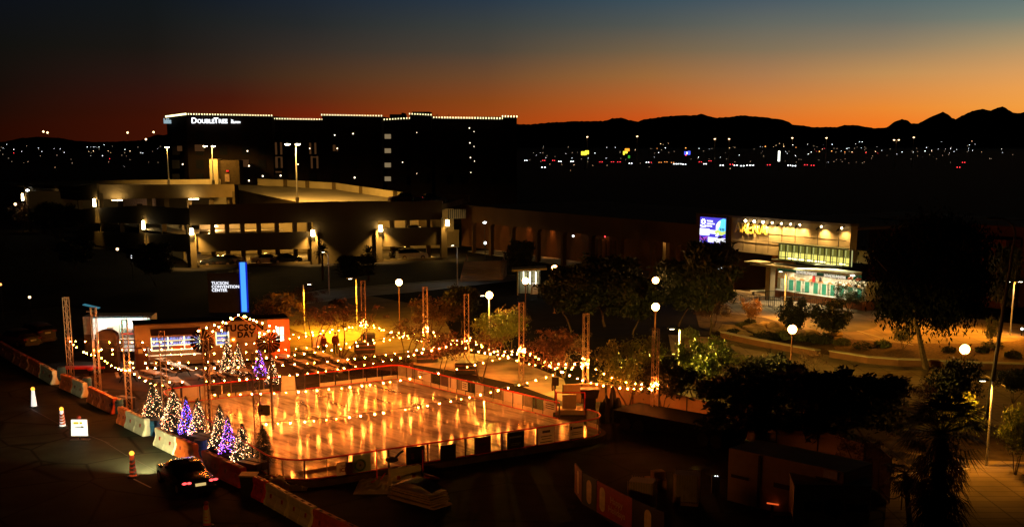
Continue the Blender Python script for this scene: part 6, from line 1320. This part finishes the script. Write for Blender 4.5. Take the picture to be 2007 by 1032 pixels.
# low shrubs
SHM = [MB() for _ in range(2)]
for k, m in enumerate(SHM):
    rn = random.Random(30+k)
    for i in range(420): a = rn.uniform(0,6.28); u = rn.random()**.5; c = Vector((u*.75*math.cos(a),u*.75*math.sin(a),rn.uniform(.05,.75)*(1-u*.5))); d = Vector((rn.uniform(-1,1),rn.uniform(-1,1),rn.uniform(0,1.2))).normalized()*.12; e = d.cross(Vector((.2,.9,.3))).normalized()*.04; m.face([c-d*.5-e,c-d*.5+e,c+d+e*.3,c+d-e*.3])
SH = [m.mesh('shrub', [M_leaf_d, M_leaf][k]) for k, m in enumerate(SHM)]
for i, (px,py,s,w_) in enumerate([(1438,656,.9,'between the first boulders'),(1455,644,1.0,'behind the flat tan boulder'),(1500,668,1.4,'dark and broad in front of the boulders'),(1535,664,1.2,'right of the pale pointed boulder'),(1470,634,.8,'under the orange leaved tree'),(1575,668,1.2,'below the globe lamp'),(1610,672,1.4,'under the dark round tree'),(1650,676,1.0,'dark at the bed edge right of the round tree'),(1690,684,1.1,'dark at the right tip of the bed'),(1730,680,1.0,'on the gravel edge by the reddish shrub tree'),(1860,690,.8,'left of the right globe lamp on the gravel'),(1945,683,1.2,'under the slender sapling on the gravel'),(1925,690,.8,'left of the sapling on the gravel'),(1985,700,.9,'on the gravel by the tall pole'),(1905,712,.7,'on the gravel below the right globe lamp'),(1350,660,1.3,'under the dark trees left of the boulder bed'),(1420,700,1.2,'in the dark bed left of the seat wall path'),(1445,712,1.3,'in the dark bed before the orange path'),(1485,718,1.3,'in the dark bed under the seat wall'),(1660,760,1.4,'in the dark bed under the right low wall'),(1740,770,1.5,'in the dark bed left of the reddish shrub tree'),(1790,960,.8,'at the fence foot by the small palm'),(660,600,1.2,'beside the driveway edging'),(590,605,1.1,'left of the driveway end'),(820,600,1.3,'below the left globe lamp'),(880,590,1.2,'between the driveway and the plaza')]):
    o = inst(SH[i % 2], 'shrub', None, G(px,py), (0,0,i)); o.scale = (s,s,s); tag(o, 'low bushy shrub '+w_, 'shrub', 'low shrubs in the beds')
# ================================================================ LAMPS
E_GL = emi('globe_glow', (1,.46,.12), 40)
GLOBE = MB().ball((0,0,0), .30, 3).mesh('globe', E_GL, smooth=True)
for px, py, lab in [(1891,684,'big round globe lamp over the gravel bed at the right'),(1553,645,'round globe lamp on a slim pole before the boulder bed'),(1285,601,'lower globe lamp of the pair in one line left of the big dark tree'),(1285,549,'upper globe lamp of the pair in one line left of the big dark tree'),(959,578,'round globe lamp glowing behind the palo verde lamp pole'),(782,553,'round globe lamp alone between the two left plaza towers'),(1030,550,'round globe lamp in front of the glass kiosk'),(1087,525,'round globe lamp right of the glass kiosk')]:
    Y = (H-4.4)*F/(py-HZ); p = D(px, py, Y); t = thing('globe_lamp', lab, 'street lamp', (p.x,p.y,0), 0, 'round globe lamps on the plaza')
    MB().bar((0,0,0),(0,0,p.z-.28),.055,.045,n=8).build('pole', mat('bronze_pole', (.16,.06,.03), .4), t); MB().lathe([(.12,p.z-.42),(.16,p.z-.3),(.1,p.z-.26)],n=10).build('collar', _M['bronze_pole'], t); MB().lathe([(.16,0),(.16,.1),(.07,.14)],n=10).build('base', _M['bronze_pole'], t)
    inst(GLOBE, 'globe', t, (0,0,p.z))
E_LED = emi('led_lens', (1,.86,.6), 14)
def led_pole(px, pt, label, watts, tgt, col=LEDW, hgt=4.7, heads=1, pw=60, deg=150, side=-1):
    Y = (H-hgt)*F/(pt-HZ); p = D(px, pt, Y); h = p.z; t = thing('lamp_pole', label, 'street lamp', (p.x,p.y,0), 0, 'pale lamp poles on the plaza')
    MB().bar((0,0,0),(0,0,h-.1),.075,.06,n=8).build('pole', M_steel, t)
    for s in ([side] if heads == 1 else [-1,1]):
        MB().bar((0,0,h-.05),(s*.35,0,h),.03).build('arm', M_dark, t); MB().box((s*.55-.28,-.13,h-.03),(s*.55+.28,.13,h+.07)).build('lamp_head', M_dark, t); MB().box((s*.55-.14,-.09,h-.06),(s*.55+.14,.09,h-.035)).build('lens', E_LED, t)
        spot((s*.5,0,h-.12), (s*.5+tgt[0],tgt[1],0), watts, col, deg, .12 if deg > 170 else .6, .1, t)
        spot((s*.3,-.35,h-.08), (0,0,h-2.2), pw, (1,.82,.52), 60, .8, .05, t)
led_pole(698,545,'pale lamp pole beside the far corner tower',5000,(-3.0,0),(1,.40,.01)); led_pole(594,556,'pale lamp pole hidden among the bare limbed trees behind the container bar',15000,(3,.5),(1,.38,.012),4.7,1,15,160,1); led_pole(959,578,'pale lamp pole rising from the palo verde in front of a globe lamp',3500,(.3,-1.2),(1,.54,.05),4.7,1,60,172); led_pole(1333,643,'pale lamp pole between the two lit mesquites',16000,(.8,.5),(1,.60,.07),4.7,1,60,174); led_pole(1946,744,'pale lamp pole with dark flat head at the bottom right',1600,(-.3,-.2),(1,.38,.025))
led_pole(1541,531,'pale lamp pole in front of the ticket windows',5500,(-1.5,-1.5),(1,.40,.04),4.7,1,60,160); led_pole(1988,551,'pale double headed lamp pole at the right edge',3500,(-7,-1),(1,.36,.02),4.7,2,80); led_pole(643,493,'small white lamp pole before the garage stair wall',20,(0,-1),COOL,4.7,1,8); led_pole(896,480,'small white lamp pole beside the garage stairs',60,(0,-1),COOL,4.7,1,12)
led_pole(1809,497,'sodium lamp pole glimpsed through the tall dark tree',5500,(0,-2),(1,.34,.018),7.0,1,30,160)
# street lamp on the near kerb, below the frame, whose sodium light falls on the near barriers and props
t = thing('street_lamp', 'sodium street lamp on the kerb in front of the bottom edge of the photo', 'street lamp', (-3,10,0)); MB().bar((0,0,0),(0,0,9),.11,.07,n=8).build('pole', M_steel, t); MB().bar((0,0,8.95),(0,1.2,9.05),.05).build('arm', M_steel, t); MB().box((-.18,1.0,8.95),(.18,1.7,9.1)).build('lamp_head', M_dark, t); MB().box((-.13,1.1,8.92),(.13,1.6,8.945)).build('lens', EL, t)
spot((0,1.35,8.85), (-1,54,0), 6500, SOD, 38, .7, .15, t)
# tall dark street lamp at the right edge
t = thing('street_lamp', 'tall dark leaning curve topped street lamp at the right edge', 'street lamp', Vector(((1956-PCX)/F*75,75,0))); p = D(1990,455,75); b0_ = t.location
pts = [Vector((0,0,0)), Vector((p.x-b0_.x-.04,0,p.z*.94)), Vector((p.x-b0_.x,0,p.z)), Vector((p.x-b0_.x-.2,0,p.z+.45)), Vector((p.x-b0_.x-.75,0,p.z+.8)), Vector((p.x-b0_.x-1.5,0,p.z+.85))]
m = MB(); m.bar(pts[0],pts[1],.15,.10,n=8); m.path(pts[1:], .07, 7); m.build('pole', mat('lamp_black_pole', (.02,.01,.008), .7), t); MB().ball(pts[-1], .3, 1, (1.5,.6,.35)).build('lamp_head', M_dark, t)
t = thing('bollard_light', 'tiny white ground light on the kerb at the far right', 'light', G(2002,657)); MB().bar((0,0,0),(0,0,.5),.06).build('post', M_dark, t); MB().ball((0,0,.6),.12,1).build('lamp', LG['white'], t)
for px,py,lab in [(205,697,''),]: pass
for i, (px,py,lab,c) in enumerate([(58,582,'single amber lamp low on the left in the dark','warm'),(1,557,'single dim amber lamp at the left edge','amber'),(230,488,'small white ground light under the garage wing','warm'),(258,503,'small cool ground light beside the garage ramp','white'),(951,476,'small white lamp by the garage stairs','white'),(950,436,'small white lamp at the end of the arcade','white'),(30,400,'little white lamp at the far left of the garage','warm'),(54,373,'bright flat lamp on the far left of the garage roof edge','white')]):
    Y = [120,120,160,155,165,178,235,238][i]; p = D(px,py,Y); t = thing('wall_light', lab, 'light', (p.x,p.y,0)); MB().bar((0,0,0),(0,0,p.z),.04,n=5).build('post', M_dark, t); MB().ball((0,0,p.z), .13*Y/110, 1, (1.5,.8,.8) if i in (7,5) else (1,1,1)).build('lamp', LG[c], t)
# ================================================================ PEOPLE
def person(loc, rz, label, coat, legs_, hair, arm=0.0, lean=0.0):
    t = thing('person', label, 'person', loc, rz, 'people standing on the patio')
    me = bpy.data.meshes.new('body'); S = lean
    J = [((0,0,.95),.15),((0,S*.3,1.15),.155),((0,S*.6,1.38),.17),((0,S*.8,1.50),.07),((0,S,1.58),.075),((0,S+.02,1.68),.10),((0,S,1.78),.085),
         ((.19,S*.7,1.42),.07),((.27,S*.6-.04,1.15),.052),((.22,-.18-arm*.2,.98+arm*.3),.042),((.19,-.26-arm*.2,.97+arm*.3),.035),((-.19,S*.7,1.42),.07),((-.28,S*.6,1.15),.052),((-.25,-.08,.93),.042),((-.24,-.12,.85),.035),
         ((.10,0,.88),.10),((.12,.02,.48),.068),((.12,.06,.08),.048),((.13,-.1,.04),.04),((-.10,0,.88),.10),((-.13,-.05,.48),.068),((-.13,0,.08),.048),((-.14,-.16,.04),.04)]
    E = [(0,1),(1,2),(2,3),(3,4),(4,5),(5,6),(2,7),(7,8),(8,9),(9,10),(2,11),(11,12),(12,13),(13,14),(0,15),(15,16),(16,17),(17,18),(0,19),(19,20),(20,21),(21,22)]
    me.from_pydata([j[0] for j in J], E, []); o = bpy.data.objects.new('body', me); COL.objects.link(o); md = o.modifiers.new('s','SKIN'); 
    for i, v in enumerate(me.skin_vertices[0].data): v.radius = (J[i][1],J[i][1]*(.8 if i < 3 else 1)); v.use_root = (i == 0)
    o.modifiers.new('ss','SUBSURF').levels = 1
    dg = bpy.context.evaluated_depsgraph_get(); m2 = bpy.data.meshes.new_from_object(o.evaluated_get(dg)); bpy.data.objects.remove(o)
    skin = mat('skin', (.42,.24,.16), .55); m2.materials.clear()
    for m_ in (skin, coat, legs_): m2.materials.append(m_)
    for p in m2.polygons:
        z = p.center.z; x = abs(p.center.x); p.material_index = 2 if z < .92 and x < .2 else (0 if z > 1.5 or (x > .17 and z < .93+arm*.3) else 1); p.use_smooth = True
    b_ = bpy.data.objects.new('body', m2); COL.objects.link(b_); b_.parent = t
    MB().ball((0,S+.03,1.74), .112, 2, (1,1.05,.95)).build('hair', hair, t)
    c = MB(); c.lathe([(.25,.86),(.24,1.0),(.215,1.2),(.22,1.36),(.15,1.50)], (0,S*.5,0), 12); c.build('coat', coat, t)
M_cd = mat('coat_dark', (.05,.012,.01), .8); M_cr = mat('coat_red', (.22,.02,.015), .8); M_jn = mat('trousers_dark', (.02,.018,.02), .8); M_hr = mat('hair_dark', (.015,.01,.008), .6)
person(G(629,692), 2.6, 'person in a wide dark red coat standing before the yellow lit ground', M_cr, M_jn, M_hr, .6, .03); person(G(658,693), .4, 'slim person in a dark top beside the bare right tree', M_cd, M_jn, M_hr); person(G(636,697), 1.2, 'person in dark clothes half behind the one in dark red', M_cd, M_jn, M_hr, .3)
# ================================================================ THINGS BY THE NEAR SIDE OF THE RINK
M_tarp = mat('pale_tarp', (.50,.44,.34), .7, var=.15, scale=3)
def crumple(name, label, cat, px, py, sx_, sy_, hgt, seed, m):
    rn = random.Random(seed); n = 14; mb = MB(); g_ = [[Vector(((i/n-.5)*sx_,(j/n-.5)*sy_, 0 if i in (0,n) or j in (0,n) else max(.01, hgt*(rn.random()**1.3)*(1-abs(i/n-.5)*1.2)))) for j in range(n+1)] for i in range(n+1)]
    for i in range(n):
        for j in range(n): mb.face([g_[i][j],g_[i+1][j],g_[i+1][j+1]]); mb.face([g_[i][j],g_[i+1][j+1],g_[i][j+1]])
    return tag(mb.build(name, m, loc=G(px,py,.02)), label, cat)
crumple('plastic_sheet','crumpled pale plastic sheet between the red barrier and the rink corner','sheet',550,948,3.0,2.4,.55,3,mat('yellow_sheet',(.62,.52,.30),.5,var=.2)); crumple('tarp','pale flat tarp hanging off the rink edge by the white barrier','tarp',752,945,2.6,4.2,.18,5,M_tarp)
a, b_ = G(586,940), G(727,917); dv = V2(b_-a); n_ = Vector((dv.y,-dv.x)).normalized()
rm = thing('ramp_mat', 'long tan sloped cover along the front left foot of the rink', 'ramp', a); A = Vector((0,0,0)); B = Vector((dv.x,dv.y,0)); Nn = Vector((n_.x,n_.y,0))
MB().hexa([A+Nn*1.3+Vector((0,0,.03)), B+Nn*1.3+Vector((0,0,.03)), B+Vector((0,0,.03)), A+Vector((0,0,.03)), A+Nn*1.25+Vector((0,0,.08)), B+Nn*1.25+Vector((0,0,.08)), B+Vector((0,0,.46)), A+Vector((0,0,.46))]).build('slope', mat('ramp_tan', (.36,.26,.14), .8, var=.15), rm)
t = thing('red_stand', 'thin red upright post on a flat foot beside the white barrier', 'post', G(739,944)); MB().bar((0,0,.05),(0,0,1.75),.035).build('upright', M_rail, t); MB().box((-.3,-.2,0),(.35,.2,.06)).build('foot', M_rail, t); MB().bar((.1,0,.06),(.45,0,.5),.03).build('brace', M_rail, t)
t = thing('red_stand', 'red upright post against the platform right of the white barrier', 'post', G(829,936)); MB().bar((0,0,.05),(0,0,1.5),.035).build('upright', M_rail, t); MB().box((-.25,-.2,0),(.25,.2,.05)).build('foot', M_rail, t)
t = thing('rope_bag', 'black tangled bag on top of the lone white barrier', 'bag', G(768,905,.9)); m = MB(); m.ball((0,0,.15),.3,2,(1.2,.7,.55)); m.build('bag', M_black, t); MB().path([Vector((.2,0,.25)),Vector((.42,0,.5)),Vector((.6,0,.62))],.06,6).build('strap', M_black, t)
M_stk = mat('stack_panel', (.38,.27,.15), .6, var=.25, scale=2)
t = thing('panel_stack', 'stack of long pale panels lying on the asphalt', 'stack', G(822,983), -.72); rn = random.Random(6)
for i in range(6): MB().obox((rn.uniform(-.08,.08),rn.uniform(-.08,.08),.07+.12*i), (3.0-.1*i,1.25,.085), rn.uniform(-.05,.05)).build('panel', M_stk, t)
t2 = thing('bent_sheet', 'dark curved sheet tossed on top of the panel stack', 'sheet', G(815,957,.8), -.5); m = MB()
for i in range(8):
    x0, x1 = -1.2+i*.3, -.9+i*.3; z0, z1 = .35*math.sin((i)/8*3.1)+.05, .35*math.sin((i+1)/8*3.1)+.05; m.hexa([(x0,-.5,z0),(x1,-.5,z1),(x1,.5,z1),(x0,.5,z0),(x0,-.5,z0+.04),(x1,-.5,z1+.04),(x1,.5,z1+.04),(x0,.5,z0+.04)])
m.build('sheet', M_black, t2)
t = thing('traffic_cone', 'red cone lying on its side behind the white barrier', 'cone', G(846,940)); m = MB(); m.bar((-.4,0,.2),(.4,0,.08),.2,.05,n=10); m.build('cone_body', M_red, t); MB().box((-.46,-.24,0),(-.40,.24,.42)).build('cone_base', M_black, t)
t = thing('pale_box', 'small pale triangular scrap beside the panel stack', 'scrap', G(855,975)); MB().add([(-.4,-.3,0),(.4,-.3,0),(.0,.3,0),(0,0,.45)],[(0,1,2),(0,1,3),(1,2,3),(2,0,3)]).build('scrap', M_tarp, t)
# ================================================================ DARK YARD ON THE RIGHT: TARP FENCE, CONTAINERS, BANNERED BARRIERS
M_fen = mat('fence_screen', (.30,.22,.13), .85, var=.12, scale=1.0)
def fence(label, px, h, m=M_fen, hs=None):
    pts = [V2(G(x,y)) for x, y in px]; t = thing('screen_fence', label, 'fence', (*pts[0],0)); o = t.location.copy()
    for i, (a, b_) in enumerate(zip(pts, pts[1:])):
        MB().wall(a, b_, .05, h, .03).build('screen', m, t, o)
    for a in pts: MB().bar((a.x,a.y-.04,0),(a.x,a.y-.04,h+.08),.03).build('fence_post', M_dark, t, o)
    m_ = MB(); m_.path([Vector((p.x,p.y,h+.03)) for p in pts], .025, 5); m_.build('top_rail', M_alu, t, o)
fence('pale screened fence behind the open rink corner', [(1103,792),(1140,790),(1186,788)], 1.3); fence('screened fence running from behind the dark bundle to the right tower', [(1188,790),(1240,797),(1290,806)], 1.3)
fence('long screened fence from the right tower into the dark', [(1292,808),(1345,822),(1400,838),(1450,856)], 1.45); fence('dim reddish screened fence behind the containers', [(1452,858),(1520,885),(1600,915),(1690,946)], 2.0); fence('bent dark screened fence by the bottom right path', [(1692,948),(1720,962),(1742,985)], 2.2, mat('fence_screen_dark', (.06,.05,.03), .85))
crumple('dark_bundle','tall black wrapped bundle beside the rink gate','bundle',1198,824,1.7,1.4,2.4,12,M_black)
t = thing('black_trailer', 'long low black topped trailer beyond the rink corner', 'trailer', G(1330,852), -.75); MB().box((-3.9,-1.3,.4),(3.9,1.3,1.12)).build('body', mat('trailer_black', (.003,.003,.003), .78), t); MB().box((-4.0,-1.38,1.125),(4.0,1.38,1.2)).build('roof', _M['trailer_black'], t)
for x in (-3,-2,2.6,3.5):
    for y in (-1.2,1.2): MB().bar((x,y-.12,.4),(x,y+.12,.4),.4,n=12).build('wheel', _M['tyre'], t)
for i,(px,py,s) in enumerate([(1258,1000,'dim ribbed white tank in a cage by the banner barriers'),(1345,985,'second dim ribbed tank deeper in the dark yard')]):
    t = thing('caged_tank', s, 'tank', G(px,py), -.3+i*.1, 'caged tanks in the yard'); MB().prism(rounded([Vector(q) for q in ((-.58,-.48),(.58,-.48),(.58,.48),(-.58,.48))],[.12]*4,3), .2, 1.5).build('tank', mat('tank_white', (.3,.26,.2), .5), t); m = MB(); mb2 = MB()
    for x in [-.6+.12*k for k in range(11)]: m.bar((x,-.52,.15),(x,-.52,1.55),.012,n=4); mb2.bar((x,.52,.15),(x,.52,1.55),.012,n=4)
    m.build('cage_front', M_alu, t); mb2.build('cage_back', M_alu, t); MB().box((-.6,-.5,0),(.6,.5,.16)).build('pallet', M_wood, t)
# container with pale side and dark lettering stripes
P = G(1425,985); t = thing('storage_container', 'tall pale storage container with a dark band across its side', 'container', P, -.80); M_st = mat('storage_cream', (.42,.33,.2), .6, var=.12)
MB().box((0,0,.15),(6.2,2.4,2.75)).build('body', M_st, t); MB().box((6.205,.02,.2),(6.26,2.38,2.7)).build('end_doors', mat('storage_brown', (.10,.04,.025), .7), t)
for x0,x1,z0,z1 in ((.2,1.2,1.35,1.5),(2.6,5.6,1.35,1.58),(1.7,1.85,.2,2.7)): MB().box((x0,-.03,z0),(x1,-.005,z1)).build('dark_band', mat('band_dark', (.03,.02,.02), .7), t)
MB().box((4.8,-.03,1.9),(5.6,-.005,2.3)).build('label_plate', _M['band_dark'], t); MB().box((5.2,-.035,2.35),(5.9,-.006,2.7)).build('white_plate', M_white, t)
P = G(1553,1040); t = thing('generator_trailer', 'pale generator box with a round fan grille at the bottom edge', 'generator', P, -.12); z1 = D(1553,950,P.y).z
MB().box((0,0,.4),(3.3,1.9,z1)).build('housing', mat('generator_pale', (.36,.30,.18), .55, var=.1), t); MB().box((-.05,-.05,z1),(3.35,1.95,z1+.08)).build('roof', mat('generator_roof', (.20,.21,.2), .4), t); m = MB(); m.bar((1.75,-.02,1.15),(1.75,-.06,1.15),.42,n=18); m.build('fan_grille', M_black, t)
MB().box((.45,-.03,.95),(1.2,-.005,1.4)).build('vent', M_black, t); MB().box((2.3,-.03,1.0),(3.2,-.005,1.35)).build('vent', M_black, t); MB().box((1.2,.6,z1+.085),(2.2,1.2,z1+.1)).build('roof_hatch', M_black, t)
for x in (.7,2.6): MB().bar((x,-.1,.3),(x,.15,.3),.3,n=12).build('wheel', _M['tyre'], t)
MB().box((-.9,.3,.5),(-.01,.9,.62)).build('tow_bar', M_dark, t)
t = thing('tail_marker', 'thin glowing red orange marker strip low in the dark yard', 'marker light', G(1513,1010)); MB().box((-.05,-.05,0),(.05,.05,.55)).build('post', M_dark, t); MB().obox((0,-.05,.6),(.55,.05,.06),M=Matrix.Rotation(.15,3,'Y')).build('lamp', emi('marker_orange', (1,.12,.02), .8, False), t)
t = thing('indicator_lights', 'pair of tiny bluish white lights in the dark yard', 'light', G(1402,965)); MB().box((-.2,-.1,0),(.2,.1,.9)).build('case', M_black, t)
for s in (-.05,.06): MB().ball((s,-.12,1.0-.1), .025, 1).build('lamp', LG['white'], t)
# bannered barriers curving at the bottom
def bpanel(px0,py0,px1,py1,label,m,oval=True,txt=False):
    a, b_ = G(px0,py0), G(px1,py1); d = V2(b_-a); t = thing('banner_barrier', label, 'barrier', a, math.atan2(d.y,d.x), 'banner covered barriers in the dark yard'); ln = d.length
    MB().box((0,0,.05),(ln,.06,1.55)).build('banner', m, t); MB().bar((0,.03,0),(0,.03,1.6),.035).build('post', M_dark, t); MB().bar((ln,.03,0),(ln,.03,1.6),.035).build('post', M_dark, t)
    if oval:
        m_ = MB(); cx_ = .17*ln if txt else .5*ln; rr = min(.26, ln*.3); m_.face([(cx_+rr*math.cos(q),-.012,.8+.32*(1 if math.sin(q) >= 0 else -1)+rr*math.sin(q)) for q in [i*2*math.pi/24 for i in range(24)]]); m_.build('pale_oval', mat('oval_cream', (.62,.5,.3), .6), t)
    if txt:
        s = MB(); text_into(s, 'Happy', (.40*ln,-.015,.85), (1,0,0), (0,0,1), .44, .004); text_into(s, 'Holidays', (.35*ln,-.015,.40), (1,0,0), (0,0,1), .44, .004); s.build('lettering', mat('greeting_ink', (.55,.35,.25), .6), t)
bpanel(1126,965,1140,985,'narrow banner barrier end turned to the rink',mat('banner_brown', (.2,.08,.04), .7)); bpanel(1141,987,1168,1003,'dark green banner barrier with a tall pale oval',mat('banner_green', (.025,.045,.02), .7)); bpanel(1169,1004,1238,1042,'red banner barrier reading Happy Holidays',mat('banner_red', (.28,.02,.02), .7),True,True); bpanel(1239,1043,1300,1072,'black banner barrier with a pale oval at the bottom edge',mat('banner_black2', (.015,.015,.018), .7))
t = thing('dark_pallets', 'loose dim boxes behind the banner barriers', 'boxes', G(1285,955)); MB().box((-.5,-.4,0),(.5,.4,.5)).build('box', mat('dim_box', (.3,.17,.08), .7), t); MB().obox((.1,0,.7),(.6,.5,.38),.3).build('box', _M['dim_box'], t)
# wires / railing at the bottom right path
t = thing('chain_rail', 'sagging chain rail on short posts beside the lit bottom right path', 'railing', G(1720,985)); A = G(1722,985)-t.location; B = G(1812,1012)-t.location
for p in (A, A.lerp(B,.5), B): MB().bar(p, p+Vector((0,0,.8)), .03).build('post', M_dark, t)
MB().path([A.lerp(B,i/12)+Vector((0,0,.75-.35*abs(math.sin(math.pi*2*i/12)))) for i in range(13)], .03, 5).build('chain', M_dark, t)
point(G(1890,985,3.6), 0.0, SOD) if False else None
